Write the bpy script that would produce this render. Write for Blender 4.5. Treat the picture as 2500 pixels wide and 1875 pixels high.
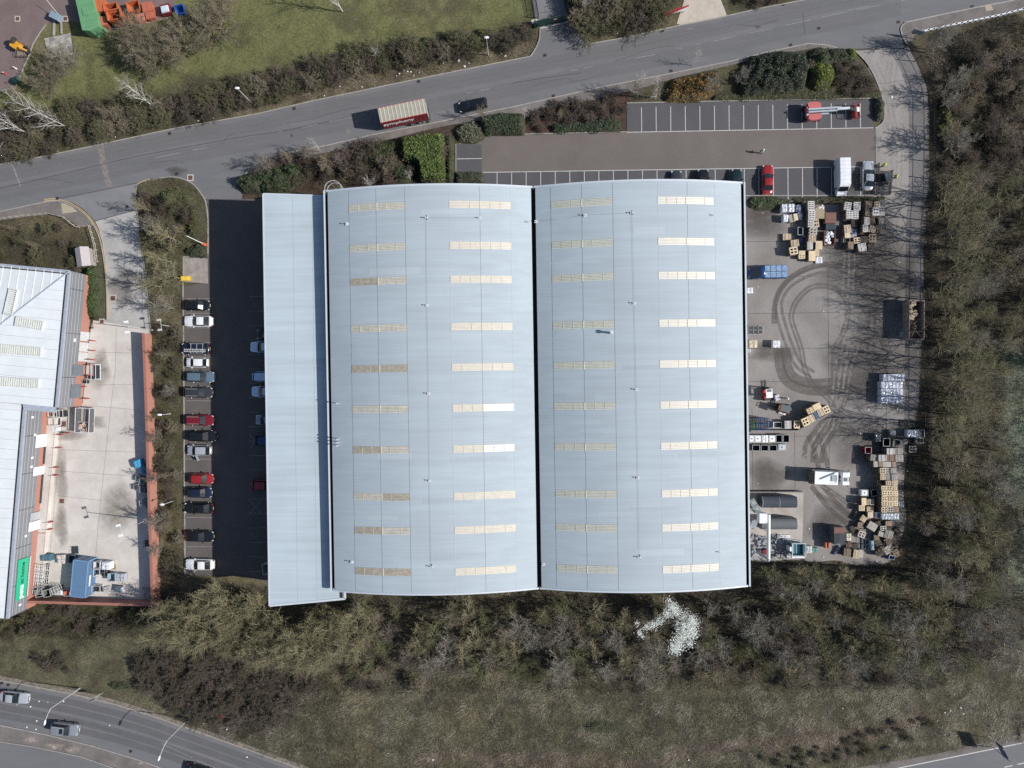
import bpy, math, random
import numpy as np
from mathutils import Vector, Matrix
from mathutils.geometry import tessellate_polygon
rad = math.radians
S = bpy.context.scene
for o in list(bpy.data.objects): bpy.data.objects.remove(o)
# ------------------------------------------------------------------ camera, sky, sun, exposure
H = 117.0; F = 1732.0
NX, NY = 1275.0, 925.0            # where the plumb line under the drone meets the picture
cam = bpy.data.cameras.new('camera'); cam.sensor_width = 36; cam.lens = 36*F/2500
cam.clip_end = 6000; cam.clip_start = 0.5
cob = bpy.data.objects.new('camera', cam); S.collection.objects.link(cob); S.camera = cob
_n = Vector(((NX-1250)/F, -(NY-937.5)/F, -1)).normalized()
RQ = _n.rotation_difference(Vector((0, 0, -1)))
cob.location = (0, 0, H); cob.rotation_mode = 'QUATERNION'; cob.rotation_quaternion = RQ
w = bpy.data.worlds.new('World'); S.world = w; w.use_nodes = True
nt = w.node_tree; bg = nt.nodes['Background']
sky = nt.nodes.new('ShaderNodeTexSky'); sky.sky_type = 'NISHITA'; sky.sun_disc = False
SUN_EL = rad(37.5); SUN_DIR = Vector((math.cos(rad(-7))*math.cos(SUN_EL), math.sin(rad(-7))*math.cos(SUN_EL), math.sin(SUN_EL)))
sky.sun_elevation = SUN_EL; sky.sun_rotation = rad(97)
nt.links.new(sky.outputs[0], bg.inputs[0]); bg.inputs[1].default_value = 0.08
sl = bpy.data.lights.new('sun', 'SUN'); sl.energy = 4.2; sl.angle = rad(0.53); sl.color = (1, 0.955, 0.9)
so = bpy.data.objects.new('sun', sl); S.collection.objects.link(so)
so.rotation_euler = SUN_DIR.to_track_quat('Z', 'Y').to_euler(); so.location = (60, -10, 60)
S.view_settings.view_transform = 'Standard'; S.view_settings.look = 'None'
S.view_settings.exposure = 0.35; S.view_settings.gamma = 1.0
S.render.resolution_x = 1024; S.render.resolution_y = 768
S.render.engine = 'CYCLES'; S.cycles.use_denoising = False; S.cycles.adaptive_threshold = .006

def P(px, py, z=0.0):
    d = RQ @ Vector(((px-1250)/F, -(py-937.5)/F, -1))
    return Vector((0, 0, H)) + d*((z-H)/d.z)
RI = RQ.inverted()
def pix(v):
    d = RI @ (Vector(v)-Vector((0, 0, H)))
    return (1250-F*d.x/d.z, 937.5+F*d.y/d.z)
M2 = F/H                           # pixels per metre on the ground
def ang(dx, dy): return math.atan2(-dy, dx)

# ------------------------------------------------------------------ materials
MATS = {}
def mat(name, col, rough=0.8, var=0.15, scale=2.0, metal=0.0, bump=0.0, bscale=None, col2=None, attr=None, spec=0.5, objrand=0.0, alpha=None, coords='Object', detail=6):
    if name in MATS: return MATS[name]
    m = bpy.data.materials.new(name); m.use_nodes = True; MATS[name] = m
    n = m.node_tree.nodes; L = m.node_tree.links; b = n['Principled BSDF']
    b.inputs['Roughness'].default_value = rough; b.inputs['Metallic'].default_value = metal
    b.inputs['Specular IOR Level'].default_value = spec
    b.inputs['Base Color'].default_value = (*col, 1)
    tc = n.new('ShaderNodeTexCoord')
    src = None
    if attr:
        a = n.new('ShaderNodeAttribute'); a.attribute_name = attr; src = a.outputs['Color']
    if var > 0 or col2:
        no = n.new('ShaderNodeTexNoise'); no.inputs['Scale'].default_value = scale; no.inputs['Detail'].default_value = detail
        no.inputs['Roughness'].default_value = 0.65
        if coords == 'World':
            g = n.new('ShaderNodeNewGeometry'); L.new(g.outputs['Position'], no.inputs['Vector'])
        else: L.new(tc.outputs['Object'], no.inputs['Vector'])
        r = n.new('ShaderNodeMapRange'); r.inputs[1].default_value = 0.3; r.inputs[2].default_value = 0.7
        L.new(no.outputs[0], r.inputs[0])
        if col2:
            mx = n.new('ShaderNodeMix'); mx.data_type = 'RGBA'
            mx.inputs[6].default_value = (*col, 1); mx.inputs[7].default_value = (*col2, 1)
            L.new(r.outputs[0], mx.inputs[0]); src = mx.outputs[2]
        else:
            r.inputs[3].default_value = 1-var; r.inputs[4].default_value = 1+var
            mu = n.new('ShaderNodeVectorMath'); mu.operation = 'SCALE'
            if src: L.new(src, mu.inputs[0])
            else: mu.inputs[0].default_value = col
            L.new(r.outputs[0], mu.inputs['Scale']); src = mu.outputs[0]
    if objrand > 0:
        oi = n.new('ShaderNodeObjectInfo'); r2 = n.new('ShaderNodeMapRange')
        r2.inputs[3].default_value = 1-objrand; r2.inputs[4].default_value = 1+objrand
        L.new(oi.outputs['Random'], r2.inputs[0])
        m2 = n.new('ShaderNodeVectorMath'); m2.operation = 'SCALE'
        if src: L.new(src, m2.inputs[0])
        else: m2.inputs[0].default_value = col
        L.new(r2.outputs[0], m2.inputs['Scale']); src = m2.outputs[0]
    if src: L.new(src, b.inputs['Base Color'])
    if bump > 0:
        no2 = n.new('ShaderNodeTexNoise'); no2.inputs['Scale'].default_value = bscale or scale*6; no2.inputs['Detail'].default_value = 4
        L.new(tc.outputs['Object'], no2.inputs['Vector'])
        bm = n.new('ShaderNodeBump'); bm.inputs['Strength'].default_value = bump; bm.inputs['Distance'].default_value = 0.05
        L.new(no2.outputs[0], bm.inputs['Height']); L.new(bm.outputs[0], b.inputs['Normal'])
    return m
def paint(name, col, **k):
    k.setdefault('rough', 0.35); k.setdefault('var', 0.06); k.setdefault('scale', 1.5)
    return mat(name, col, **k)

# ------------------------------------------------------------------ mesh building
class MB:
    def __init__(s): s.v = []; s.f = []; s.m = []
    def add(s, vs, fs, mi=0, T=None):
        b = len(s.v)
        if T is not None: vs = [T @ Vector(x) for x in vs]
        s.v += [tuple(x) for x in vs]; s.f += [tuple(i+b for i in f) for f in fs]; s.m += [mi]*len(fs)
        return s
    def box(s, c, d, mi=0, rz=0.0, T=None, top=None):
        x, y, z = d[0]/2, d[1]/2, d[2]/2; tx, ty = (top or (1, 1))
        vs = [(-x, -y, -z), (x, -y, -z), (x, y, -z), (-x, y, -z), (-x*tx, -y*ty, z), (x*tx, -y*ty, z), (x*tx, y*ty, z), (-x*tx, y*ty, z)]
        cr, sr = math.cos(rz), math.sin(rz)
        vs = [(c[0]+a*cr-b*sr, c[1]+a*sr+b*cr, c[2]+e) for a, b, e in vs]
        return s.add(vs, [(0, 3, 2, 1), (4, 5, 6, 7), (0, 1, 5, 4), (1, 2, 6, 5), (2, 3, 7, 6), (3, 0, 4, 7)], mi, T)
    def tube(s, p0, p1, r0, r1=None, n=8, mi=0, cap=True):
        p0 = Vector(p0); p1 = Vector(p1); r1 = r0 if r1 is None else r1
        d = (p1-p0)
        if d.length < 1e-6: return s
        q = d.to_track_quat('Z', 'Y'); vs = []
        for k in range(n):
            a = 2*math.pi*k/n; o = q @ Vector((math.cos(a), math.sin(a), 0)); vs.append(p0+o*r0)
        for k in range(n):
            a = 2*math.pi*k/n; o = q @ Vector((math.cos(a), math.sin(a), 0)); vs.append(p1+o*r1)
        fs = [(k, (k+1) % n, n+(k+1) % n, n+k) for k in range(n)]
        if cap: fs += [tuple(range(n-1, -1, -1)), tuple(range(n, 2*n))]
        return s.add(vs, fs, mi)
    def path(s, pts, r, n=8, mi=0):
        for a, b in zip(pts[:-1], pts[1:]): s.tube(a, b, r, r, n, mi)
        return s
    def grid(s, rows, mi=0, flip=False):
        n = len(rows[0]); vs = [p for r in rows for p in r]; fs = []
        for i in range(len(rows)-1):
            for j in range(n-1):
                q = (i*n+j, i*n+j+1, (i+1)*n+j+1, (i+1)*n+j)
                fs.append(q[::-1] if flip else q)
        return s.add(vs, fs, mi)
    def ellipsoid(s, c, r, nu=10, nv=6, mi=0, T=None):
        vs = []; fs = []
        for i in range(nv+1):
            t = math.pi*i/nv
            for j in range(nu):
                a = 2*math.pi*j/nu
                vs.append((c[0]+r[0]*math.sin(t)*math.cos(a), c[1]+r[1]*math.sin(t)*math.sin(a), c[2]+r[2]*math.cos(t)))
        for i in range(nv):
            for j in range(nu):
                fs.append((i*nu+j, (i+1)*nu+j, (i+1)*nu+(j+1) % nu, i*nu+(j+1) % nu))
        return s.add(vs, fs, mi, T)
    def prism(s, pts, z0, z1, mi=0, mside=None):
        ms = mi if mside is None else mside
        p = [Vector((q[0], q[1], 0)) for q in pts]
        area = sum(a.x*b.y-b.x*a.y for a, b in zip(p, p[1:]+p[:1]))
        if area < 0: p = p[::-1]
        n = len(p); tri = tessellate_polygon([p])
        top = [(q.x, q.y, z1) for q in p]; bot = [(q.x, q.y, z0) for q in p]
        fs = []
        for t in tri:
            a, b, c = [p[i] for i in t]
            if (b.x-a.x)*(c.y-a.y)-(c.x-a.x)*(b.y-a.y) < 0: t = (t[0], t[2], t[1])
            fs.append(tuple(t))
        s.add(top, fs, mi)
        if z1-z0 > 1e-4:
            s.add(bot+top, [(i, (i+1) % n, n+(i+1) % n, n+i) for i in range(n)], ms)
        return s
    def ribbon(s, pts, w, z0, z1=None, mi=0):
        """strip of width w along pts; a solid bar if z1 is given"""
        pts = [Vector((p[0], p[1])) for p in pts]; L = []; R = []
        for i, p in enumerate(pts):
            a = pts[max(i-1, 0)]; b = pts[min(i+1, len(pts)-1)]; d = (b-a).normalized(); nrm = Vector((-d.y, d.x))
            L.append(p+nrm*w/2); R.append(p-nrm*w/2)
        if z1 is None:
            return s.grid([[(q.x, q.y, z0) for q in R], [(q.x, q.y, z0) for q in L]], mi)
        a = [(q.x, q.y) for q in R]; b = [(q.x, q.y) for q in L]
        s.grid([[(*q, z1) for q in a], [(*q, z1) for q in b]], mi)
        s.grid([[(*q, z0) for q in a], [(*q, z1) for q in a]], mi)
        s.grid([[(*q, z1) for q in b], [(*q, z0) for q in b]], mi)
        s.add([(*a[0], z0), (*b[0], z0), (*b[0], z1), (*a[0], z1), (*a[-1], z0), (*b[-1], z0), (*b[-1], z1), (*a[-1], z1)], [(3, 2, 1, 0), (4, 5, 6, 7)], mi)
        return s
    def build(s, name, m, parent=None, smooth=False, loc=None, rz=0.0):
        me = bpy.data.meshes.new(name); me.from_pydata(s.v, [], s.f)
        ms = m if isinstance(m, (list, tuple)) else [m]
        for q in ms: me.materials.append(q)
        if len(ms) > 1: me.polygons.foreach_set('material_index', s.m)
        if smooth: me.polygons.foreach_set('use_smooth', [True]*len(s.f))
        me.update()
        o = bpy.data.objects.new(name, me); S.collection.objects.link(o)
        if parent is not None: o.parent = parent
        if loc is not None: o.location = loc
        if rz: o.rotation_euler = (0, 0, rz)
        return o
def npmesh(name, V, Fq, mats, col=None, smooth=False):
    """V (n,3), Fq (m,k) arrays -> mesh"""
    me = bpy.data.meshes.new(name); V = np.asarray(V, np.float32); Fq = np.asarray(Fq, np.int32); k = Fq.shape[1]
    me.vertices.add(len(V)); me.vertices.foreach_set('co', V.ravel())
    me.loops.add(Fq.size); me.loops.foreach_set('vertex_index', Fq.ravel())
    me.polygons.add(len(Fq)); me.polygons.foreach_set('loop_start', np.arange(0, Fq.size, k, dtype=np.int32))
    me.polygons.foreach_set('loop_total', np.full(len(Fq), k, np.int32))
    if smooth: me.polygons.foreach_set('use_smooth', np.ones(len(Fq), bool))
    for m in (mats if isinstance(mats, (list, tuple)) else [mats]): me.materials.append(m)
    if col is not None:
        a = me.color_attributes.new('Col', 'FLOAT_COLOR', 'POINT')
        c = np.ones((len(V), 4), np.float32); c[:, :3] = col; a.data.foreach_set('color', c.ravel())
    me.update(calc_edges=True); me.validate()
    return me
def link(name, me, parent=None, loc=None):
    o = bpy.data.objects.new(name, me); S.collection.objects.link(o)
    if parent is not None: o.parent = parent
    if loc is not None: o.location = loc
    return o
def tag(o, label, cat, group=None, kind=None):
    if label: o['label'] = label
    if cat: o['category'] = cat
    if group: o['group'] = group
    if kind: o['kind'] = kind
    return o
def thing(name, label, cat, loc=(0, 0, 0), rz=0.0, group=None):
    o = bpy.data.objects.new(name, None); S.collection.objects.link(o); o.empty_display_size = 0.3
    o.location = loc; o.rotation_euler = (0, 0, rz); return tag(o, label, cat, group)
def struct(o): o['kind'] = 'structure'; return o
def copy_tree(o, parent=None):
    c = o.copy(); S.collection.objects.link(c)
    if parent is not None: c.parent = parent
    for ch in list(o.children): copy_tree(ch, c)
    return c
def G(pts, z=0.0): return [P(x, y, z) for x, y in pts]
def smoothpx(pts, n=4, closed=False):
    out = []; N = len(pts)
    rng = range(N if closed else N-1)
    for i in rng:
        g = lambda k: pts[k % N] if closed else pts[min(max(k, 0), N-1)]
        p0, p1, p2, p3 = g(i-1), g(i), g(i+1), g(i+2)
        for k in range(n):
            t = k/n
            out.append(tuple(0.5*((2*p1[j])+(-p0[j]+p2[j])*t+(2*p0[j]-5*p1[j]+4*p2[j]-p3[j])*t*t+(-p0[j]+3*p1[j]-3*p2[j]+p3[j])*t**3) for j in (0, 1)))
    if not closed: out.append(tuple(pts[-1]))
    return out
def sheet(name, pts, m, z, px=True):
    mb = MB(); mb.prism(G(pts) if px else pts, z, z); return struct(mb.build(name, m))
def text_mesh(txt, size, shear=0.0, extrude=0.01, bold=0.0):
    c = bpy.data.curves.new('t', 'FONT'); c.body = txt; c.size = size; c.shear = shear; c.extrude = extrude; c.offset = bold
    c.align_x = 'CENTER'; c.align_y = 'CENTER'
    o = bpy.data.objects.new('t', c); S.collection.objects.link(o)
    bpy.context.view_layer.update()
    me = bpy.data.meshes.new_from_object(o.evaluated_get(bpy.context.evaluated_depsgraph_get()))
    bpy.data.objects.remove(o); bpy.data.curves.remove(c); return me

# ------------------------------------------------------------------ labels: which one of many look-alikes
LM = [  # landmarks of the photograph
 (75, 330, 'the leftmost white birch'), (300, 200, 'the lone leaning birch'), (535, 45, 'the big domed tree'), (250, 25, 'the orange skips'),
 (870, 275, 'the red lorry trailer'), (1155, 255, 'the black road car'), (1030, 390, 'the square laurel hedge'), (1350, 60, 'the green gate'),
 (1660, 20, 'the red roadside board'), (2000, 200, 'the round yellow-green bush'), (1990, 275, 'the red boom lift'), (2240, 75, 'the roadside sign frame'),
 (206, 628, 'the small grey kiosk'), (420, 450, 'the yellow lined kerb'), (475, 590, 'the white barrier arm'), (452, 680, 'the yellow grit bin'), (185, 1420, 'the blue container'),
 (300, 1150, 'the blue wheeled bin'), (2238, 780, 'the long open container'), (2028, 1168, 'the white tipper lorry'), (2175, 950, 'the foil wrapped crates'),
 (2180, 1230, 'the block pallet rows'), (1960, 1350, 'the framed compactor'), (1645, 1510, 'the white blossom'), (700, 1480, 'the annex roof corner'),
 (1320, 1440, 'the roof valley end'), (1000, 1450, 'the west vault foot'), (157, 1780, 'the dark estate car'), (545, 1750, 'the fallen traffic cone'), (460, 1790, 'the long lamp post'), (2420, 1810, 'the blue road sign'),
 (2030, 540, 'the rust red skip'), (2200, 1400, 'the pallet heap corner'), (2380, 700, 'the eastern wood centre'), (1100, 1650, 'the rough grass centre'), (1700, 1700, 'the broad grass bank')]
ORD = ['nearest', 'second nearest', 'third nearest', 'fourth nearest', 'fifth nearest', 'sixth nearest', 'seventh nearest', 'eighth nearest', 'ninth nearest', 'tenth nearest', 'eleventh nearest', 'twelfth nearest']+['%dth nearest' % i for i in range(13, 60)]
USED = {}
def where(items):
    """items: list of (obj-like, px, py, look); returns label per item, each singled out by a landmark, a side and a rank"""
    out = [None]*len(items); buckets = {}
    for i, (px, py, look) in enumerate(items):
        k = min(range(len(LM)), key=lambda q: (LM[q][0]-px)**2+(LM[q][1]-py)**2)
        dx, dy = px-LM[k][0], py-LM[k][1]
        side = ('right of' if dx > 0 else 'left of') if abs(dx) > abs(dy) else ('below' if dy > 0 else 'above')
        buckets.setdefault((k, side, look), []).append((dx*dx+dy*dy, i))
    for (k, side, look), L in buckets.items():
        L.sort(); base = USED.get((k, side, look), 0)
        for r, (d, i) in enumerate(L):
            if len(L) == 1 and base == 0: out[i] = '%s, only one %s %s' % (look, side, LM[k][2])
            else: out[i] = '%s, %s %s %s' % (look, ORD[min(r+base, 58)], side, LM[k][2])
        USED[(k, side, look)] = base+len(L)
    return out
def inpoly(x, y, poly):
    """numpy point in polygon"""
    c = np.zeros(np.shape(x), bool); n = len(poly)
    for i in range(n):
        x0, y0 = poly[i][0], poly[i][1]; x1, y1 = poly[(i+1) % n][0], poly[(i+1) % n][1]
        k = ((y0 > y) != (y1 > y)) & (x < (x1-x0)*(y-y0)/((y1-y0) if y1 != y0 else 1e-9)+x0)
        c ^= k
    return c
def sdist(x, y, poly):
    d = np.full(np.shape(x), 1e9); n = len(poly)
    for i in range(n):
        x0, y0 = poly[i][0], poly[i][1]; x1, y1 = poly[(i+1) % n][0], poly[(i+1) % n][1]
        dx, dy = x1-x0, y1-y0; t = np.clip(((x-x0)*dx+(y-y0)*dy)/(dx*dx+dy*dy+1e-9), 0, 1)
        d = np.minimum(d, np.hypot(x-x0-t*dx, y-y0-t*dy))
    return np.where(inpoly(x, y, poly), -d, d)
RNG = np.random.default_rng(7)
_NG = RNG.random((128, 128))
def vnoise(x, y, s):
    x = np.asarray(x)*s+37.3; y = np.asarray(y)*s+11.7
    xi = np.floor(x).astype(int); yi = np.floor(y).astype(int); fx = x-xi; fy = y-yi
    fx = fx*fx*(3-2*fx); fy = fy*fy*(3-2*fy)
    a = _NG[xi % 128, yi % 128]; b = _NG[(xi+1) % 128, yi % 128]; c = _NG[xi % 128, (yi+1) % 128]; d = _NG[(xi+1) % 128, (yi+1) % 128]
    return a*(1-fx)*(1-fy)+b*fx*(1-fy)+c*(1-fx)*fy+d*fx*fy
def fbm(x, y, s, o=4):
    r = 0; a = 0.5
    for k in range(o): r = r+a*vnoise(x+k*17, y-k*31, s*2**k); a *= 0.5
    return r/(1-0.5**o)
PEND = []
def pend(o, px, py, look): PEND.append((o, px, py, look)); return o
def finish_labels():
    for (o, _, _, _), l in zip(PEND, where([(a, b, c) for _, a, b, c in PEND])):
        if len(l.split()) > 16-(3 if isinstance(o, list) else 0): print('LONG', l)
        if isinstance(o, list):
            for q, pre in o: q['label'] = pre+' '+l
        else: o['label'] = l
# ================================================================== ground sheet
def axis(a, b, s, far):
    c = list(np.arange(a, b+1e-6, s)); e = s; lo = [a]; hi = [b]
    while hi[-1] < far: e *= 1.5; hi.append(hi[-1]+e); lo.append(lo[-1]-e)
    return np.array(lo[:0:-1]+c+hi[1:])
gx = axis(-105, 105, 0.42, 2500); gy = axis(-85, 85, 0.42, 2500)
X, Y = np.meshgrid(gx, gy, indexing='ij')
def P2(pts): return [(p.x, p.y) for p in G(pts)]
ZONES = [  # polygon in photo pixels, earth or turf colour, soft edge in metres
 ([(-900, -900), (1310, -900), (1310, 95), (1180, 95), (1000, 130), (800, 170), (620, 178), (400, 235), (200, 262), (0, 290), (-900, 330)], (.128, .132, .056), 1.5),
 ([(-900, 330), (0, 275), (200, 250), (400, 215), (620, 175), (800, 160), (1000, 120), (1180, 85), (1330, 60), (1330, 160), (-900, 600)], (.068, .064, .038), 2.0),
 ([(560, 300), (560, 240), (760, 190), (900, 160), (1100, 130), (1290, 100), (1290, 160), (800, 270)], (.13, .11, .075), 1.5),
 ([(1380, -900), (3400, -900), (3400, 30), (1900, 0), (1400, 130)], (.085, .08, .048), 1.5),
 ([(560, 330), (1120, 300), (1540, 240), (1540, 330), (1120, 335), (1120, 500), (560, 500)], (.055, .040, .030), .7),
 ([(1120, 300), (1320, 240), (1535, 215), (1535, 330), (1120, 330)], (.075, .045, .036), .5),
 ([(1530, 215), (1800, 130), (2060, 110), (2160, 260), (1530, 260)], (.065, .060, .034), .5),
 ([(325, 430), (510, 430), (515, 700), (450, 720), (460, 1420), (385, 1420), (360, 800), (325, 560)], (.075, .070, .040), .5),
 ([(-400, 520), (210, 520), (235, 800), (-400, 800)], (.062, .056, .036), .5),
 ([(2200, 60), (3400, -60), (3400, 2100), (2240, 1600), (2205, 1060), (2240, 1000), (2258, 500)], (.070, .060, .042), 2.0),
 ([(2240, 440), (2600, 440), (2480, 1500), (2320, 1660), (1500, 1650), (900, 1640), (330, 1560), (340, 1440), (1840, 1368), (2170, 1372), (2215, 1040)], (.075, .066, .046), 3.0),
 ([(2440, 860), (3600, 820), (3600, 1440), (2470, 1440)], (.15, .175, .125), 3.0),
 ([(-500, 1470), (350, 1480), (340, 1560), (-500, 1570)], (.058, .056, .030), 1.5),
 ([(-500, 1570), (360, 1560), (360, 1640), (600, 1830), (-500, 1700)], (.105, .098, .060), 1.5),
 ([(340, 1590), (760, 1600), (780, 1700), (640, 1800), (500, 1770), (350, 1690)], (.075, .062, .048), 2.0),
 ([(760, 1650), (2300, 1650), (2600, 1500), (3600, 1500), (3400, 2600), (800, 2600)], (.088, .080, .050), 3.0),
 ([(1000, 1835), (1500, 1850), (1840, 1800), (2080, 1790), (2240, 1730), (2260, 1750), (2080, 1815), (1840, 1825), (1500, 1872), (1000, 1862)], (.125, .095, .072), .8),
 ([(385, 1395), (660, 1400), (660, 1430), (385, 1430)], (.11, .10, .06), .3)]
def ground_rgb(x, y):
    wx = x+(fbm(x, y, .22)-.5)*5; wy = y+(fbm(x+90, y+50, .22)-.5)*5
    c = np.empty(np.shape(x)+(3,)); c[:] = (.085, .078, .050)
    for poly, col, fe in ZONES:
        k = 1/(1+np.exp(np.clip(sdist(wx, wy, P2(poly))/(fe*.35), -30, 30)))
        c = c*(1-k[..., None])+np.array(col)*k[..., None]
    n1 = fbm(x, y, .12, 5); n2 = fbm(x+200, y, .9, 3); n3 = fbm(x, y+300, .35, 4)
    f = .72+.56*n2; c = c*f[..., None]
    # drier straw patches and bare earth patches in the growth
    k = np.clip((n1-.53)*5, 0, 1)[..., None]*.55; c = c*(1-k)+np.array((.125, .105, .060))*k*f[..., None]
    k = np.clip((.44-n3)*6, 0, 1)[..., None]*.5; c = c*(1-k)+np.array((.060, .050, .036))*k
    return c
C = ground_rgb(X, Y)
Z = (fbm(X, Y, .3)-.5)*.12-.06
i = np.arange(len(gx)*len(gy)).reshape(len(gx), len(gy))
Fq = np.stack([i[:-1, :-1], i[1:, :-1], i[1:, 1:], i[:-1, 1:]], -1).reshape(-1, 4)
m_ground = mat('earth_and_turf', (.1, .1, .05), rough=.95, var=.45, scale=3.2, attr='Col', coords='World', spec=.2, detail=9)
g = struct(link('ground', npmesh('ground', np.stack([X, Y, Z], -1).reshape(-1, 3), Fq, m_ground, C.reshape(-1, 3), True)))

# ================================================================== paved surfaces
def paving(name, col, col2, s1=.25, s2=14, grain=.22, rough=.85, patch=.5, streak=None):
    m = bpy.data.materials.new(name); m.use_nodes = True; n = m.node_tree.nodes; L = m.node_tree.links; b = n['Principled BSDF']
    b.inputs['Roughness'].default_value = rough; b.inputs['Specular IOR Level'].default_value = .3
    g = n.new('ShaderNodeNewGeometry')
    vec = g.outputs['Position']
    if streak:
        mp = n.new('ShaderNodeMapping'); mp.inputs['Rotation'].default_value = (0, 0, streak[0]); mp.inputs['Scale'].default_value = streak[1]
        L.new(vec, mp.inputs[0]); v1 = mp.outputs[0]
    else: v1 = vec
    a = n.new('ShaderNodeTexNoise'); a.inputs['Scale'].default_value = s1; a.inputs['Detail'].default_value = 7; a.inputs['Roughness'].default_value = .62; a.inputs['Distortion'].default_value = .4
    L.new(v1, a.inputs['Vector'])
    r = n.new('ShaderNodeMapRange'); r.inputs[1].default_value = .5-patch*.3; r.inputs[2].default_value = .5+patch*.3; L.new(a.outputs[0], r.inputs[0])
    mx = n.new('ShaderNodeMix'); mx.data_type = 'RGBA'; mx.inputs[6].default_value = (*col, 1); mx.inputs[7].default_value = (*col2, 1); L.new(r.outputs[0], mx.inputs[0])
    f = n.new('ShaderNodeTexNoise'); f.inputs['Scale'].default_value = s2*.35; f.inputs['Detail'].default_value = 5; L.new(vec, f.inputs['Vector'])
    r2 = n.new('ShaderNodeMapRange'); r2.inputs[1].default_value = .25; r2.inputs[2].default_value = .75; r2.inputs[3].default_value = 1-grain; r2.inputs[4].default_value = 1+grain; L.new(f.outputs[0], r2.inputs[0])
    mu = n.new('ShaderNodeVectorMath'); mu.operation = 'SCALE'; L.new(mx.outputs[2], mu.inputs[0]); L.new(r2.outputs[0], mu.inputs['Scale'])
    L.new(mu.outputs[0], b.inputs['Base Color']); return m
def worn(name, col, cover=.6, scale=2.5, soft=.25, rough=.8, fade=False):
    m = bpy.data.materials.new(name); m.use_nodes = True; n = m.node_tree.nodes; L = m.node_tree.links; b = n['Principled BSDF']
    b.inputs['Base Color'].default_value = (*col, 1); b.inputs['Roughness'].default_value = rough
    g = n.new('ShaderNodeNewGeometry'); a = n.new('ShaderNodeTexNoise'); a.inputs['Scale'].default_value = scale; a.inputs['Detail'].default_value = 8; a.inputs['Roughness'].default_value = .7
    L.new(g.outputs['Position'], a.inputs['Vector'])
    r = n.new('ShaderNodeMapRange'); t = .5+(cover-.5)*-.55; r.inputs[1].default_value = t-soft*.5; r.inputs[2].default_value = t+soft*.5
    L.new(a.outputs[0], r.inputs[0]); out = r.outputs[0]
    if fade:
        at = n.new('ShaderNodeAttribute'); at.attribute_name = 'fade'; mu = n.new('ShaderNodeMath'); mu.operation = 'MULTIPLY'; L.new(out, mu.inputs[0]); L.new(at.outputs['Fac'], mu.inputs[1]); out = mu.outputs[0]
    L.new(out, b.inputs['Alpha']); return m
m_road = paving('road_asphalt', (.125, .128, .136), (.165, .165, .172), .35, 16, .14, streak=(-.2, (.35, 1.6, 1)), patch=.9)
m_drive = paving('worn_pale_asphalt', (.165, .168, .180), (.20, .20, .208), .3, 12, .1)
m_conc = paving('yard_concrete', (.47, .435, .40), (.565, .535, .50), .35, 10, .06)
m_conc2 = paving('drive_concrete', (.31, .305, .30), (.40, .39, .375), .4, 10, .09)
m_yard = paving('stained_concrete', (.165, .153, .144), (.30, .282, .268), .16, 10, .12, patch=1.0, streak=(.3, (1, .7, 1)))
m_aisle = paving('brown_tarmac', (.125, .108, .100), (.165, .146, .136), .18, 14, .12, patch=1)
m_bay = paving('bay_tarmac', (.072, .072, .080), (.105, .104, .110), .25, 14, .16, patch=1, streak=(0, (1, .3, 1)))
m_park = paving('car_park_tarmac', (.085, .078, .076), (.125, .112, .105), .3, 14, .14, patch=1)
m_foot = paving('footway_tarmac', (.130, .115, .110), (.185, .168, .160), .35, 12, .14)
m_access = paving('access_concrete', (.21, .195, .185), (.33, .31, .295), .22, 10, .14, streak=(.15, (1.6, .35, 1)), patch=1)
m_block = paving('block_paving', (.150, .112, .108), (.185, .142, .136), .3, 9, .12)
m_kerb = mat('kerb_stone', (.30, .285, .26), var=.18, scale=1.4, rough=.9)
m_joint = mat('slab_joint', (.30, .28, .26), var=.25, scale=3)
m_jointd = mat('tar_joint', (.055, .052, .050), var=.2, scale=3)
m_line = worn('road_paint', (.50, .50, .49), .9, 3.0, .4)
m_lined = worn('worn_road_paint', (.36, .36, .36), .5, 4.0, .5)
m_yel = worn('yellow_paint', (.55, .40, .20), .85, 3.0, .3)
m_tyre = worn('tyre_marks', (.13, .118, .11), .34, 1.1, .9)
m_tyre2 = worn('light_scuffs', (.34, .32, .30), .32, 1.6, .4)
m_stain = worn('dark_stains', (.105, .092, .083), .38, .9, .9)
m_stainf = worn('soft_dark_stains', (.075, .065, .058), .5, .45, .9, fade=True); m_palef = worn('soft_pale_wear', (.30, .28, .265), .5, .5, .9, fade=True)
m_dust = worn('verge_dust', (.27, .235, .20), .6, 1.6, .4)

ROADN = [(-600, 520), (-200, 446), (0, 402), (113, 381), (255, 351), (425, 314), (625, 279), (767, 246), (1022, 193), (1250, 147), (1295, 138), (1443, 107), (1533, 91), (1652, 64), (1771, 40), (1875, 17), (1960, 1), (2200, -50), (2700, -150)]
ROADS = [(2800, -80), (2473, 1), (2406, 14), (2229, 51), (2208, 58), (2199, 71), (2206, 112), (2052, 122), (2045, 116), (2016, 108), (1974, 105), (1875, 125), (1788, 147), (1647, 176), (1448, 215), (1250, 260), (1050, 300), (925, 324), (795, 354), (655, 380), (625, 398), (598, 432), (590, 490), (496, 490), (490, 470), (470, 447), (433, 433), (400, 433), (365, 440), (345, 446), (334, 453), (144, 490), (108, 494), (0, 517), (-600, 650)]
sheet('road', ROADN+ROADS, m_road, .004)
sheet('drive', [(144, 488), (221, 470), (334, 447), (331, 480), (334, 512), (232, 540), (205, 512), (180, 496)], m_drive, .009)
sheet('drive_concrete', [(232, 540), (334, 512), (342, 580), (352, 650), (360, 720), (366, 780), (369, 815), (222, 806), (262, 778), (261, 700), (257, 640), (249, 589), (242, 560)], m_conc2, .010)
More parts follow.
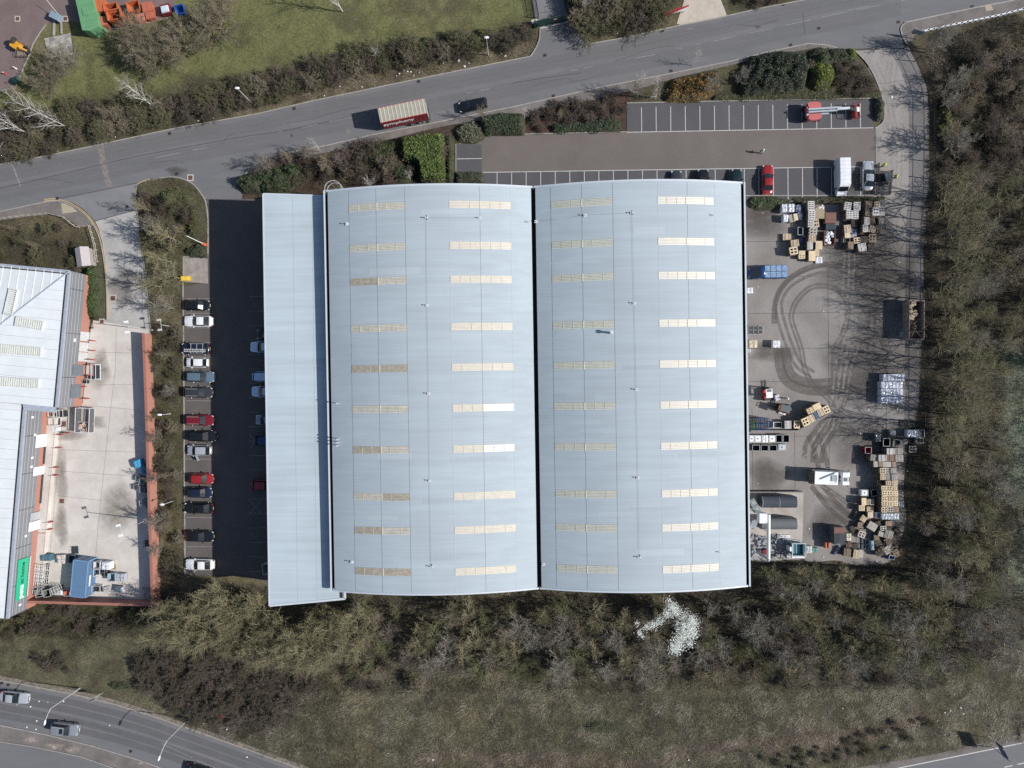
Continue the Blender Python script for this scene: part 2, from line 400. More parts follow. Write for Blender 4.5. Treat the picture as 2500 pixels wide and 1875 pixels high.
sheet('retail_yard', [(222, 800), (228, 782), (372, 805), (374, 900), (390, 1410), (388, 1480), (60, 1470), (104, 1250), (116, 985), (202, 985), (216, 850)], m_conc, .012)
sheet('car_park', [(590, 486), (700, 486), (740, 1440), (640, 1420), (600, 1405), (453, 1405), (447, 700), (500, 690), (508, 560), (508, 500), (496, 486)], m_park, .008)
sheet('gate_drive', [(1295, 140), (1443, 107), (1420, 92), (1402, 72), (1392, 50), (1372, -20), (1360, -200), (1290, -200), (1302, 0), (1312, 60), (1318, 75), (1316, 105)], m_road, .010)
sheet('gate_road', [(1310, 62), (1389, 46), (1372, -20), (1360, -200), (1285, -200), (1300, 0)], m_drive, .015)
sheet('sandy_drive', [(1652, 58), (1668, 62), (1765, 43), (1774, 36), (1760, 0), (1740, -120), (1600, -140), (1670, 2)], paving('sandy_concrete', (.42, .37, .31), (.50, .45, .38), .5, 8, .1), .013)
sheet('north_car_park', [(1113, 352), (1178, 332), (1530, 323), (2134, 312), (2138, 410), (2138, 478), (1700, 560), (1178, 560), (1178, 425), (1113, 426)], m_aisle, .012)
sheet('parking_bays', [(1530, 252), (1810, 246), (2133, 240), (2134, 313), (1530, 323)], m_bay, .016)
sheet('parking_bays', [(1178, 421), (1810, 410), (2134, 406), (2136, 478), (1780, 500), (1178, 520)], m_bay, .016)
sheet('parking_bay', [(1114, 352), (1176, 353), (1176, 421), (1114, 421)], m_bay, .017)
sheet('access_road', [(2087, 124), (2206, 112), (2218, 113), (2245, 170), (2262, 212), (2268, 269), (2268, 480), (2138, 480), (2137, 400), (2135, 313), (2156, 300), (2158, 265), (2146, 215), (2120, 160)], m_access, .014)
sheet('goods_yard', smoothpx([(2262, 478), (2260, 560), (2254, 640), (2258, 740), (2250, 830), (2246, 930), (2240, 1010), (2218, 1060), (2212, 1130), (2205, 1200), (2212, 1270), (2190, 1335), (2170, 1372), (2100, 1380), (2040, 1368), (1990, 1372), (1930, 1366), (1860, 1374), (1842, 1368)], 5)+[(1700, 1372), (1700, 478)], m_yard, .011)
sheet('tank_pad', [(1700, 1200), (1962, 1199), (1960, 1290), (1957, 1362), (1900, 1368), (1700, 1368)], paving('tank_pad_concrete', (.33, .30, .27), (.46, .43, .40), .4, 9, .12), .016)
sheet('paved_apron', [(-400, -300), (440, -300), (430, 14), (410, 45), (262, 78), (216, 72), (213, 60), (150, 48), (113, 60), (98, 80), (80, 110), (73, 133), (60, 160), (45, 200), (38, 215), (0, 222), (-400, 300)], m_block, .010)
sheet('substation_slab', [(108, 94), (172, 81), (181, 136), (116, 126)], paving('mossy_concrete', (.20, .19, .17), (.40, .39, .36), 1.2, 9, .25, patch=.4), .05)
sheet('service_pad', [(447, 625), (472, 625), (507, 632), (508, 692), (447, 688)], paving('pink_pad', (.24, .21, .19), (.33, .30, .28), .8, 9, .12), .014)
FOOT = [(625, 400), (655, 382), (795, 356), (925, 326), (1050, 302), (1250, 262), (1448, 217), (1647, 178), (1788, 149), (1875, 127), (1974, 107), (2016, 110), (2045, 118), (2035, 122), (1985, 118), (1880, 137), (1780, 160), (1650, 190), (1540, 222), (1448, 245), (1340, 262), (1250, 282), (1100, 305), (1050, 315), (960, 338), (880, 355), (800, 372), (720, 385), (660, 398), (625, 432), (605, 470), (598, 430)]
def raised(name, pts, m, z=.12):
    mb = MB(); mb.prism(G(pts), 0, z, 0, 1); return struct(mb.build(name, [m, m_kerb]))
raised('footway', FOOT, m_foot)
raised('footway', [(2199, 71), (2208, 58), (2229, 51), (2406, 14), (2473, 1), (2800, -80), (2800, -30), (2480, 26), (2436, 38), (2300, 64), (2235, 78), (2222, 112), (2208, 100)], m_foot)
raised('footway', [(-200, 560), (0, 518), (108, 495), (144, 491), (172, 500), (200, 520), (228, 552), (216, 550), (192, 555), (178, 543), (160, 532), (120, 524), (60, 530), (0, 538), (-200, 590)], m_foot)
raised('planting_island', [(334, 453), (345, 447), (365, 441), (400, 434), (433, 434), (470, 448), (490, 471), (500, 490), (508, 540), (508, 625), (447, 624), (447, 700), (452, 1405), (392, 1412), (370, 800), (360, 700), (352, 640), (343, 570), (334, 512)], m_ground, .11)
# the raised island is turf and soil, so its sheet carries the ground colours
def soil_sheet(name, pts, z, step=.6):
    poly = P2(pts); xs = [p[0] for p in poly]; ys = [p[1] for p in poly]
    a, b = np.meshgrid(np.arange(min(xs), max(xs)+step, step), np.arange(min(ys), max(ys)+step, step), indexing='ij')
    ins = sdist(a, b, poly) < .05
    c = ground_rgb(a, b); i = np.arange(a.size).reshape(a.shape)
    q = np.stack([i[:-1, :-1], i[1:, :-1], i[1:, 1:], i[:-1, 1:]], -1).reshape(-1, 4); ok = ins.ravel()[q].all(1)
    V = np.stack([a, b, np.full(a.shape, z)+fbm(a, b, .8)*.05], -1).reshape(-1, 3)
    return struct(link(name, npmesh(name, V, q[ok], m_ground, c.reshape(-1, 3))))
for o in [o for o in S.objects if o.name.startswith('planting_island')]:
    a = o.data.color_attributes.new('Col', 'FLOAT_COLOR', 'POINT')
    for d in a.data: d.color = (.07, .065, .04, 1)
soil_sheet('soil', [(338, 456), (345, 449), (365, 443), (400, 436), (433, 436), (468, 450), (487, 472), (497, 490), (505, 540), (505, 622), (445, 622), (445, 700), (450, 1403), (394, 1410), (372, 800), (362, 700), (354, 640), (345, 570), (337, 512)], .115)
# main dual carriageway at the foot of the photo
DN = [(-700, 1560), (-300, 1612), (0, 1660), (57, 1670), (181, 1694), (283, 1719), (368, 1745), (482, 1785), (625, 1836), (744, 1880), (900, 1950), (1250, 2060), (1700, 2070)]
DS = [(-700, 1680), (-300, 1722), (0, 1770), (113, 1793), (227, 1821), (340, 1855), (400, 1877), (520, 1925), (800, 2040), (1250, 2150), (1700, 2160)]
sheet('carriageway', DN+DS[::-1], m_road, .004)
sheet('carriageway', [(-700, 1730), (-300, 1765), (0, 1810), (85, 1823), (198, 1847), (283, 1876), (420, 1930), (750, 2070), (750, 2200), (-700, 2000)], m_road, .004)
raised('central_reserve', DS[:-2]+[(800, 2095), (420, 1928), (283, 1873), (198, 1845), (85, 1821), (0, 1808), (-300, 1763), (-700, 1728)], m_foot, .12)
BN = [(1500, 1990), (1900, 1925), (2102, 1876), (2272, 1847), (2500, 1799), (2900, 1710), (3600, 1540)]
sheet('carriageway', BN+[(3800, 1800), (2900, 2000), (1500, 2300)], m_road, .004)
sheet('hard_strip', [(1500, 1975), (1900, 1912), (2085, 1875), (2272, 1843), (2500, 1790), (2900, 1700), (2900, 1725), (2500, 1812), (2195, 1875), (1900, 1940), (1500, 2010)], m_foot, .009)
sheet('verge_strip', [(p[0], p[1]-10) for p in DN[1:-2]]+[(p[0], p[1]+5) for p in DN[1:-2]][::-1], m_dust, .012)
# kerbs
def kerb(pts, w=.16, z0=0, z1=.125, name='kerb', m=None):
    mb = MB(); mb.ribbon(G(pts), w, z0, z1); return struct(mb.build(name, m or m_kerb))
kerb([p for p in ROADN if p[0] < 1300]); kerb([(1443, 107), (1533, 91), (1652, 64)]); kerb(ROADN[13:])
kerb(FOOT[0:13]); kerb([(598, 430), (604, 418), (625, 400)]); kerb(smoothpx([(2218, 113), (2206, 95), (2199, 71), (2208, 58), (2229, 51), (2406, 14), (2473, 1), (2700, -55)], 5), .2)
kerb(smoothpx([(365, 441), (400, 434), (433, 433.5), (468, 447), (490, 471), (503, 495), (508, 540), (508, 620)], 4)); kerb([(0, 517), (108, 494), (144, 490)])
kerb(smoothpx([(144, 490), (184, 506), (218, 534), (240, 572), (252, 620), (260, 690), (262, 779)], 4)); kerb(smoothpx([(334, 453), (332, 480), (334, 512), (343, 575), (352, 645), (360, 715), (368, 800)], 3))
kerb([(447, 690), (449, 900), (452, 1405)]); kerb(smoothpx([(1295, 138), (1308, 118), (1317, 95), (1318, 75)], 4)); kerb(smoothpx([(1443, 107), (1424, 95), (1406, 78), (1394, 55), (1388, 40)], 4))
kerb([(1178, 330), (1530, 322)], .14); kerb([(1530, 252), (1810, 246), (2133, 240)], .14); kerb([(1113, 352), (1113, 426)], .12); kerb([(1815, 478), (2166, 477)], .14)
kerb(smoothpx([(2087, 124), (2120, 160), (2146, 215), (2158, 262), (2156, 297), (2135, 313)], 4), .14)
kerb(DN, .14); kerb(DS, .16); kerb([(-700, 1730), (-300, 1765), (0, 1810), (85, 1823), (198, 1847), (283, 1876), (420, 1930)], .14)
kerb([(0, 222), (38, 215), (45, 200), (60, 160), (73, 133), (80, 110), (98, 80), (113, 60)], .14); kerb([(213, 74), (300, 70), (410, 45)], .14)
kerb([(0, 1560), (0, 1560.1)], .1)
# joints, gutters and painted lines
def lines(name, segs, w, m, z, label=None):
    mb = MB()
    for s in segs: mb.ribbon(G(s), w, z)
    return struct(mb.build(name, m))
lines('bay_marking', [[(1566+35.62*i, 262-.72*i), (1566.5+35.62*i, 322-.72*i)] for i in range(16)]+[[(1178+35.5*i, 422-.5*i), (1178.5+35.5*i, 500-.6*i)] for i in range(28)]+[[(1530, 323), (2134, 312)], [(1178, 421), (2134, 406.5)], [(1115, 388), (1176, 387)]], .11, m_line, .024)
lines('bay_marking', [[(455, 729+35.6*i), (522, 729.5+35.6*i)] for i in range(19)]+[[(608, 724+35.3*i), (680, 724+35.3*i)] for i in range(20)], .1, m_lined, .02)
lines('bay_marking', [[(608, y), (640, y+35)] for y in (1060, 1220)]+[[(640, y), (608, y+35)] for y in (1060, 1220)], .1, m_lined, .02)
lines('road_marking', [[(2070, 25+0), (2120, 15)], [(2003, 43), (2063, 29)], [(2093, 24), (2150, 12)], [(1917, 62), (1977, 49)], [(1828, 81), (1886, 70)], [(1758, 97), (1797, 88)], [(1738, 101), (1756, 98)], [(1700, 109), (1709, 107)], [(1652, 120), (1667, 117)], [(1394, 173), (1412, 170)], [(1425, 167), (1447, 162)], [(1141, 227), (1155, 224)], [(804, 297), (861, 286)], [(738, 312), (775, 303)], [(680, 323), (687, 321)], [(1000, 252), (1040, 243)]], .10, m_lined, .014)
lines('road_marking', [[(470, 367), (506, 360)], [(380, 385), (440, 373)], [(1173, 221), (1196, 216)], [(1552, 142), (1600, 133)], [(2200, 2), (2260, -10)]], .12, m_lined, .014)
lines('crack', [smoothpx(q_, 3) for q_ in ([(700, 300), (760, 292), (830, 270), (880, 262)], [(60, 440), (130, 438), (180, 448)], [(1300, 210), (1380, 190), (1400, 200), (1470, 182)], [(1500, 150), (1600, 118), (1660, 112)], [(1800, 60), (1850, 62), (1900, 48)], [(360, 400), (420, 392), (450, 398)], [(1960, 30), (1965, 85)], [(100, 1740), (180, 1760), (300, 1790)], [(540, 352), (560, 330), (575, 325)])], .05, m_jointd, .0155)
lines('polish_track', [[(p[0], p[1]+o_) for p in ROADN[1:18]] for o_ in (18, 34, 62, 80)], 1.1, worn('wheel_polish', (.20, .20, .205), .22, .5, .9), .0085)
lines('polish_track', [[(p[0], p[1]+o_) for p in DN[:-2]] for o_ in (22, 42, 66, 86)], 1.1, worn('wheel_polish_dark', (.14, .14, .15), .3, .5, .9), .0085)
lines('road_seam', [smoothpx([(-200, 495), (0, 459), (150, 425), (320, 385), (450, 360), (600, 333), (700, 318), (860, 285)], 4), [(1250, 203), (1330, 190), (1420, 178)]], .09, m_jointd, .013)
lines('road_patch', [[(245, 352), (252, 400), (262, 440), (271, 457)]], 1.0, worn('pinkish_patch', (.205, .175, .165), .75, 1.6, .3), .012)
yl = [smoothpx([(108, 487), (140, 486), (184, 502), (219, 531), (244, 572), (257, 620), (263, 700), (266, 778)], 5), smoothpx([(108, 491), (140, 489.5), (182, 505.5), (216, 535), (240, 575), (253, 622), (259, 700), (262, 778)], 5)]
lines('double_yellow_line', yl+[smoothpx([(365, 436.5), (348, 443), (335, 452), (329, 470), (331, 510)], 5), smoothpx([(366, 440), (350, 446), (339, 454), (333, 471), (334.5, 510)], 5)], .11, m_yel, .022)
lines('slab_joint', [[(284, 800), (282, 900), (270, 1000), (256, 1130), (240, 1280), (228, 1430)], [(205, 990), (330, 1000)], [(148, 1098), (345, 1104)], [(145, 1150), (335, 1163)], [(140, 1210), (250, 1222)], [(232, 940), (330, 938)], [(240, 860), (325, 862)], [(150, 1050), (133, 1230), (118, 1400)], [(360, 640), (364, 780)], [(345, 650), (350, 800)], [(360, 715), (360, 800)]], .07, m_joint, .02)
lines('slab_joint', [[(1820, 590), (2250, 588)], [(1820, 676), (2240, 672)], [(1820, 766), (2240, 760)], [(1820, 851), (2240, 849)], [(1820, 932), (2230, 930)], [(1940, 1065), (2200, 1060)], [(2021, 650), (2025, 1180)], [(1940, 1050), (1941, 1200)], [(1836, 1000), (1838, 1200)], [(2160, 500), (2166, 1180)], [(2120, 255), (2262, 250)], [(2144, 205), (2240, 192)]], .06, m_jointd, .02)
lines('edge_line', [[(1900, 1940), (2195, 1875), (2500, 1813), (2900, 1725)]], .16, m_line, .015)
lines('road_marking', [[(2452, 1873), (2472, 1869)], [(2484, 1866), (2512, 1860)], [(2525, 1857), (2560, 1850)]], .16, m_line, .015)
lines('road_marking', [[(395, 1815), (470, 1850)], [(480, 1855), (560, 1890)]], .1, m_lined, .013)
lines('drive_joint', [[(144, 485), (221, 470), (334, 447)], [(232, 540), (334, 512)], [(2096, 123), (2205, 118)], [(2137, 313), (2138, 478)]], .1, m_jointd, .02)
lines('gate_threshold', [[(1319, 69), (1388, 54)]], .3, mat('threshold_concrete', (.4, .38, .35)), .024)
lines('faded_box_marking', [[(30, 400), (50, 455)], [(28, 404), (40, 401)]], .25, m_lined, .013)
sheet('tactile_paving', [(150, 497), (160, 498), (178, 506), (191, 517), (154, 522)], mat('tactile_paving', (.36, .31, .23), var=.15, scale=3), .126)
sheet('tactile_paving', [(2403, 15), (2418, 12), (2424, 25), (2407, 28)], mat('tactile_paving', (.4, .3, .2)), .126)
# tyre marks, stains, scuffs of the goods yard
def curve_marks(name, pts, w, m, z, n=1, off=.0, sm=6):
    mb = MB(); q = smoothpx(pts, sm)
    g0 = G(q)
    for k in range(n):
        o = (k-(n-1)/2)*off; L = []
        for i, p in enumerate(g0):
            a = g0[max(i-1, 0)]; b = g0[min(i+1, len(g0)-1)]; d = (b-a).normalized(); L.append((p.x-d.y*o, p.y+d.x*o))
        mb.ribbon(L, w, z+.0003*k)
    return struct(mb.build(name, m))
loop1 = [(2040, 1005), (2024, 975), (1985, 940), (1965, 900), (1955, 850), (1938, 800), (1932, 770), (1945, 735), (1975, 705), (2010, 698), (2045, 708), (2068, 740), (2069, 780), (2055, 820), (2040, 850), (2035, 900), (2040, 950)]
loop2 = [(1985, 915), (1950, 890), (1930, 850), (1912, 800), (1902, 760), (1903, 730), (1925, 695), (1970, 668), (2015, 658), (2060, 672), (2110, 715), (2130, 760), (2125, 810)]
curve_marks('tyre_mark', loop1, .4, m_tyre, .026, 2, .55); curve_marks('tyre_mark', loop2, .5, m_tyre, .028, 2, 1.0)
curve_marks('tyre_mark', [(1890, 790), (1893, 740), (1910, 700), (1950, 665), (2010, 645), (2070, 650)], .9, m_stain, .023)
curve_marks('tyre_mark', [(1909, 850), (1915, 900), (1935, 930), (1985, 945), (2060, 940), (2120, 935)], 1.6, m_stain, .023, 2, 1.2)
for k, p in enumerate([[(2010, 1140), (2000, 1100), (1985, 1060)], [(1975, 1120), (1980, 1085), (2010, 1045), (2040, 1000), (2060, 960)], [(1995, 1130), (2000, 1090), (2025, 1050), (2050, 1010)], [(2000, 1195), (2040, 1220), (2080, 1250)], [(1990, 1180), (2030, 1230), (2075, 1270)]]):
    curve_marks('tyre_mark', p, .8, m_stain, .029+.001*k, 2, 1.5)
for k, p in enumerate([[(2075, 560), (2070, 700), (2055, 860), (2040, 1000)], [(2085, 840), (2065, 900), (2055, 960), (2030, 1050)], [(2000, 1170), (2050, 1200), (2090, 1230)], [(1935, 1130), (1980, 1100), (2020, 1040)], [(2180, 150), (2170, 260), (2190, 380), (2180, 560)], [(2130, 160), (2165, 240), (2170, 330)]]):
    curve_marks('scuff_mark', p, .35, m_tyre2, .034+.001*k, 3, .8)
def blot(name, cx, cy, rx, ry, m, z):
    pts = [(cx+rx*math.cos(a)*(1+.25*math.sin(3*a+cx)), cy+ry*math.sin(a)*(1+.2*math.cos(2*a+cy))) for a in np.linspace(0, 2*math.pi, 26)[:-1]]
    g0 = G(pts); c = sum(g0, Vector())/len(g0); n_ = len(g0); rings = [0, .35, .7, 1]; V = [(c.x, c.y, z)]; fd = [1.0]
    for q in rings[1:]: V += [(c.x+(p.x-c.x)*q, c.y+(p.y-c.y)*q, z) for p in g0]; fd += [1-q*q]*n_
    fs = [(0, 1+i, 1+(i+1) % n_) for i in range(n_)]
    for k in range(2): a = 1+k*n_; fs += [(a+i, a+n_+i, a+n_+(i+1) % n_, a+(i+1) % n_) for i in range(n_)]
    mb = MB(); mb.add(V, fs); o = mb.build(name, m); at = o.data.attributes.new('fade', 'FLOAT', 'POINT'); at.data.foreach_set('value', fd); return struct(o)
for k, (cx, cy, rx, ry) in enumerate([(1875, 1160, 40, 28), (2100, 640, 90, 80), (2120, 900, 90, 70), (2120, 1080, 90, 60), (2030, 1270, 45, 40), (1880, 860, 40, 20), (2150, 700, 60, 120), (1860, 540, 40, 40), (2080, 440, 40, 25)]): blot('yard_stain', cx, cy, rx*1.5, ry*1.5, m_stainf, .018+.0007*k)
m_stain2 = worn('faint_stain', (.20, .18, .16), .45, .8, .8, fade=True)
for k, (cx, cy, rx, ry) in enumerate([(165, 1062, 30, 16), (245, 900, 20, 45), (225, 1030, 30, 18), (150, 1160, 14, 60), (150, 1280, 14, 50), (290, 1240, 40, 50), (300, 700, 30, 40)]): blot('concrete_stain', cx, cy, rx*1.4, ry*1.2, m_stain2, .026+.0007*k)
for k, (cx, cy, rx, ry) in enumerate([(850, 322, 9, 12), (712, 331, 5, 5), (1850, 66, 10, 4), (1683, 70, 14, 4), (430, 418, 30, 12)]): blot('road_stain', cx, cy, rx, ry, m_palef if k in (0, 3) else m_stainf, .016+.0005*k)
m_moss = worn('peeled_surface', (.36, .31, .28), .6, 1.6, .25, fade=True)
for k, (cx, cy, rx, ry) in enumerate([(75, 1806, 25, 9), (135, 1822, 26, 12), (180, 1830, 22, 10), (345, 1862, 10, 6)]): blot('peeled_patch', cx, cy, rx, ry, m_moss, .13+.0005*k)
# iron gully covers
m_iron = mat('cast_iron', (.030, .028, .028), rough=.7, var=.3, scale=9)
def gully(px, py, a=0, w=.55, h=.45, rim=True):
    p = P(px, py); t = thing('gully_cover', '', 'drain cover', (p.x, p.y, .012), ang(math.cos(a), math.sin(a)), 'iron drain covers set in the paving')
    mb = MB(); mb.box((0, 0, .006), (w, h, .012)); mb.build('frame', m_iron, t)
    mb = MB()
    for k in range(5): mb.box((-w*.36+k*w*.18, 0, .015), (w*.07, h*.8, .008))
    mb.build('grate', m_iron, t); pend(t, px, py, 'dark iron drain cover')
for px, py in [(121, 385), (414, 326), (431, 425), (140, 484), (718, 265), (1022, 199), (741, 361), (1044, 298), (1330, 135), (1617, 75), (1351, 234), (1638, 173), (1912, 11), (1930, 110), (2193, 54), (2373, 16), (1999, 69), (336, 518), (4, 1668), (20, 1672), (319, 1834), (310, 505)]: gully(px, py, -.2)
m_rust = mat('rusty_iron', (.11, .055, .042), rough=.8, var=.3, scale=5)
m_pale = mat('pale_surround', (.42, .38, .34), var=.1)
for px, py, s in [(276, 728, .75), (151, 1223, .75), (155, 1035, .85), (249, 785, .6), (160, 46, .6), (43, 46, .6), (465, 434, .7)]:
    p = P(px, py); t = thing('manhole_cover', '', 'drain cover', (p.x, p.y, .027), 0, 'iron manhole covers'); mb = MB(); mb.box((0, 0, .004), (s*1.6, s*1.6, .008)); mb.build('surround', m_pale, t)
    mb = MB(); mb.box((0, 0, .014), (s, s, .012)); mb.box((0, 0, .022), (s*.1, s*.8, .006)); mb.build('lid', m_rust, t); pend(t, px, py, 'square rusty manhole cover')
# ================================================================== the big warehouse
def roofmat(name, col, ribs=(0, 18.85, 0), dirt=.10, rough=.42, tint=None):
    m = bpy.data.materials.new(name); m.use_nodes = True; n = m.node_tree.nodes; L = m.node_tree.links; b = n['Principled BSDF']
    b.inputs['Roughness'].default_value = rough; b.inputs['Specular IOR Level'].default_value = .2
    tc = n.new('ShaderNodeTexCoord')
    sep = n.new('ShaderNodeSeparateXYZ'); L.new(tc.outputs['Object'], sep.inputs[0])
    sn = n.new('ShaderNodeMath'); sn.operation = 'MULTIPLY'; sn.inputs[1].default_value = ribs[1]; L.new(sep.outputs[1], sn.inputs[0])
    si = n.new('ShaderNodeMath'); si.operation = 'SINE'; L.new(sn.outputs[0], si.inputs[0])
    bm = n.new('ShaderNodeBump'); bm.inputs['Strength'].default_value = .3; bm.inputs['Distance'].default_value = .018
    L.new(si.outputs[0], bm.inputs['Height']); L.new(bm.outputs[0], b.inputs['Normal'])
    mp = n.new('ShaderNodeMapping'); mp.inputs['Scale'].default_value = (.05, 1.3, 1); L.new(tc.outputs['Object'], mp.inputs[0])
    a = n.new('ShaderNodeTexNoise'); a.inputs['Scale'].default_value = 1; a.inputs['Detail'].default_value = 6; L.new(mp.outputs[0], a.inputs['Vector'])
    c = n.new('ShaderNodeTexNoise'); c.inputs['Scale'].default_value = .12; c.inputs['Detail'].default_value = 5; L.new(tc.outputs['Object'], c.inputs['Vector'])
    ad = n.new('ShaderNodeMath'); ad.operation = 'ADD'; L.new(a.outputs[0], ad.inputs[0]); L.new(c.outputs[0], ad.inputs[1])
    r = n.new('ShaderNodeMapRange'); r.inputs[1].default_value = .65; r.inputs[2].default_value = 1.35; r.inputs[3].default_value = 1-dirt; r.inputs[4].default_value = 1+dirt; L.new(ad.outputs[0], r.inputs[0])
    # base colour slightly darker along the rib valleys
    r3 = n.new('ShaderNodeMapRange'); r3.inputs[1].default_value = -1; r3.inputs[2].default_value = -.2; r3.inputs[3].default_value = .96; r3.inputs[4].default_value = 1.0; L.new(si.outputs[0], r3.inputs[0])
    mm = n.new('ShaderNodeMath'); mm.operation = 'MULTIPLY'; L.new(r.outputs[0], mm.inputs[0]); L.new(r3.outputs[0], mm.inputs[1])
    mu = n.new('ShaderNodeVectorMath'); mu.operation = 'SCALE'; mu.inputs[0].default_value = col; L.new(mm.outputs[0], mu.inputs['Scale'])
    L.new(mu.outputs[0], b.inputs['Base Color']); return m
m_roof = roofmat('ribbed_roof_sheet', (.385, .447, .487), dirt=.09, rough=.75)
m_roof2 = roofmat('ribbed_annex_sheet', (.42, .492, .535), dirt=.12)
m_trim = mat('pale_trim', (.50, .55, .60), var=.06, rough=.5)
m_wall = mat('grey_cladding', (.20, .22, .25), var=.08, scale=.6, rough=.6)
m_gut = mat('gutter_lining', (.018, .016, .017), var=.4, scale=2, rough=.9)
m_lap = mat('lap_dark_strip', (.22, .25, .27), var=.35, scale=1.5, rough=.7)  # dark tone of the raised sheet lap joints
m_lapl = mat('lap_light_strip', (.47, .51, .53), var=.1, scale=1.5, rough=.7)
ZE = 11.1; ZC = 13.7
m_new = [roofmat('roof_sheet_newer', (.405, .468, .508), dirt=.05, rough=.7), roofmat('roof_sheet_older', (.362, .42, .455), dirt=.08, rough=.8), roofmat('roof_sheet_paler', (.42, .48, .515), dirt=.06, rough=.7)]
cn = [P(792, 467.5, ZE), P(1816.5, 446, ZE), P(1833.6, 1430.5, ZE), P(806.3, 1441, ZE)]   # NW NE SE SW
ctr = sum(cn, Vector())/4
WU = ((cn[1]-cn[0]).length+(cn[2]-cn[3]).length)/2; WV = ((cn[0]-cn[3]).length+(cn[1]-cn[2]).length)/2
e = ((cn[1]-cn[0])+(cn[2]-cn[3])); bang = math.atan2(e.y, e.x); nn = ((cn[0]-cn[3])+(cn[1]-cn[2])); bang = (bang+math.atan2(nn.y, nn.x)-math.pi/2)/2
wh = thing('warehouse', 'large warehouse under two pale blue grey ribbed vaulted roofs with rows of rooflights', 'warehouse', (ctr.x, ctr.y, 0), bang)
MW = wh.matrix_basis.copy(); MWI = (Matrix.Translation(wh.location) @ Matrix.Rotation(bang, 4, 'Z')).inverted()
def toL(px, py, z): return MWI @ P(px, py, z)
HU, HV = WU/2, WV/2
ugs = [toL(x, 950, z).x for x, z in ((805, ZE), (1304, ZE), (1314.5, ZE), (1818.5, ZE))]
vaults = [(-HU+.62, ugs[1]), (ugs[2], HU-.62)]
def zv(u, k):
    a, b = vaults[k]; t = (u-(a+b)/2)/((b-a)/2); return ZE+.15+(ZC-ZE-.15)*(1-t*t)
mb = MB(); mb.box((0, 0, ZE/2-.4), (WU-.5, WV-.3, ZE-.8)); mb.build('wall', m_wall, wh)
for k in (0, 1):
    a, b = vaults[k]; N = 40; rows = []
    for v in (-HV+.12, HV-.12): rows.append([(a+(b-a)*i/N, v, zv(a+(b-a)*i/N, k)) for i in range(N+1)])
    mb = MB(); mb.grid(rows, flip=False)
    mb.build('roof', m_roof, wh, smooth=True)
    rr_ = random.Random(40+k)
    for q_ in range(11):     # replaced or cleaner sheets
        u0 = rr_.uniform(a+1, b-10); u1 = u0+rr_.uniform(4, 9); v0 = rr_.uniform(-HV+2, HV-3); v1 = v0+rr_.choice([.33, .66, 1.0])
        us = [u0+(u1-u0)*i/8 for i in range(9)]; mb = MB(); mb.grid([[(u, v0, zv(u, k)+.008) for u in us], [(u, v1, zv(u, k)+.008) for u in us]]); mb.build('replaced_sheet', m_new[q_ % 3], wh)
    for s in (-1, 1):       # verge trim and gable under each arc end
        mb = MB(); u = [a-.25+(b-a+.5)*i/N for i in range(N+1)]; z = [zv(min(max(q, a), b), k) for q in u]
        v0, v1 = s*(HV-.14), s*(HV+.12)
        mb.grid([[(q, v0, h+.05) for q, h in zip(u, z)], [(q, v1, h+.05) for q, h in zip(u, z)]], flip=(s < 0))
        mb.grid([[(q, v1, h+.05) for q, h in zip(u, z)], [(q, v1, h-.35) for q, h in zip(u, z)]])
        mb.grid([[(q, v0, h+.05) for q, h in zip(u, z)], [(q, v0, h-.02) for q, h in zip(u, z)]])
        mb.build('verge_trim', m_trim, wh)
        mb = MB(); mb.grid([[(q, s*(HV-.2), h-.06) for q, h in zip(u, z)], [(q, s*(HV-.2), ZE-1.6) for q in u]]); mb.build('gable', m_wall, wh)
# gutters and parapets
for (u0, u1, nm) in ((-HU+.22, -HU+.62, 'west'), (vaults[0][1], vaults[1][0], 'mid'), (HU-.62, HU-.26, 'east')):
    mb = MB(); mb.box(((u0+u1)/2, 0, ZE-.33), (u1-u0, WV-.5, .06))
    mb.box((u0+.015, 0, ZE-.1), (.03, WV-.5, .5)); mb.box((u1-.015, 0, ZE-.1), (.03, WV-.5, .5)); mb.build('gutter', m_gut, wh)
for s in (-1, 1):
    mb = MB(); mb.box((s*(HU-.1), 0, ZE-.1), (.24, WV+.2, .56)); mb.build('parapet', m_trim, wh)
# sheet lap lines along the building, walkway cable
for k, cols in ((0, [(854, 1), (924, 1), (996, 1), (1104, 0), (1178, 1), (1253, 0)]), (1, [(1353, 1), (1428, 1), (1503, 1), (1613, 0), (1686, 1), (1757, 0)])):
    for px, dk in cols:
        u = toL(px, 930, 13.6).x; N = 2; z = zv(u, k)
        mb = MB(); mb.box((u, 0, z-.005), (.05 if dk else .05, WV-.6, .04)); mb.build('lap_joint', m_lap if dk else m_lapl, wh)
m_rl = [mat('rooflight_grp_a', (.53, .51, .44), var=.18, scale=1.4, rough=.5), mat('rooflight_grp_b', (.60, .56, .48), var=.1, scale=1.2, rough=.5), mat('rooflight_grp_c', (.50, .52, .45), var=.12, scale=1.4, rough=.5), mat('rooflight_grp_d', (.68, .66, .59), var=.05, scale=1.2, rough=.5)]
m_rl_brown = mat('grimy_rooflight', (.36, .32, .25), var=.35, scale=2.2, rough=.7); m_rl_white = mat('new_rooflight', (.74, .76, .76), var=.05)
def ribbed(col, name): return mat(name, col)
ys = [(502, 497), (602, 596), (684, 679), (800, 794), (898, 893.5), (998, 992), (1096, 1093), (1210.5, 1208), (1293, 1291), (1393, 1392)]
xs = [(0, 854, 995.5, 924.5), (0, 1104, 1253, 1178), (1, 1353, 1501, 1428), (1, 1611, 1753, 1684)]
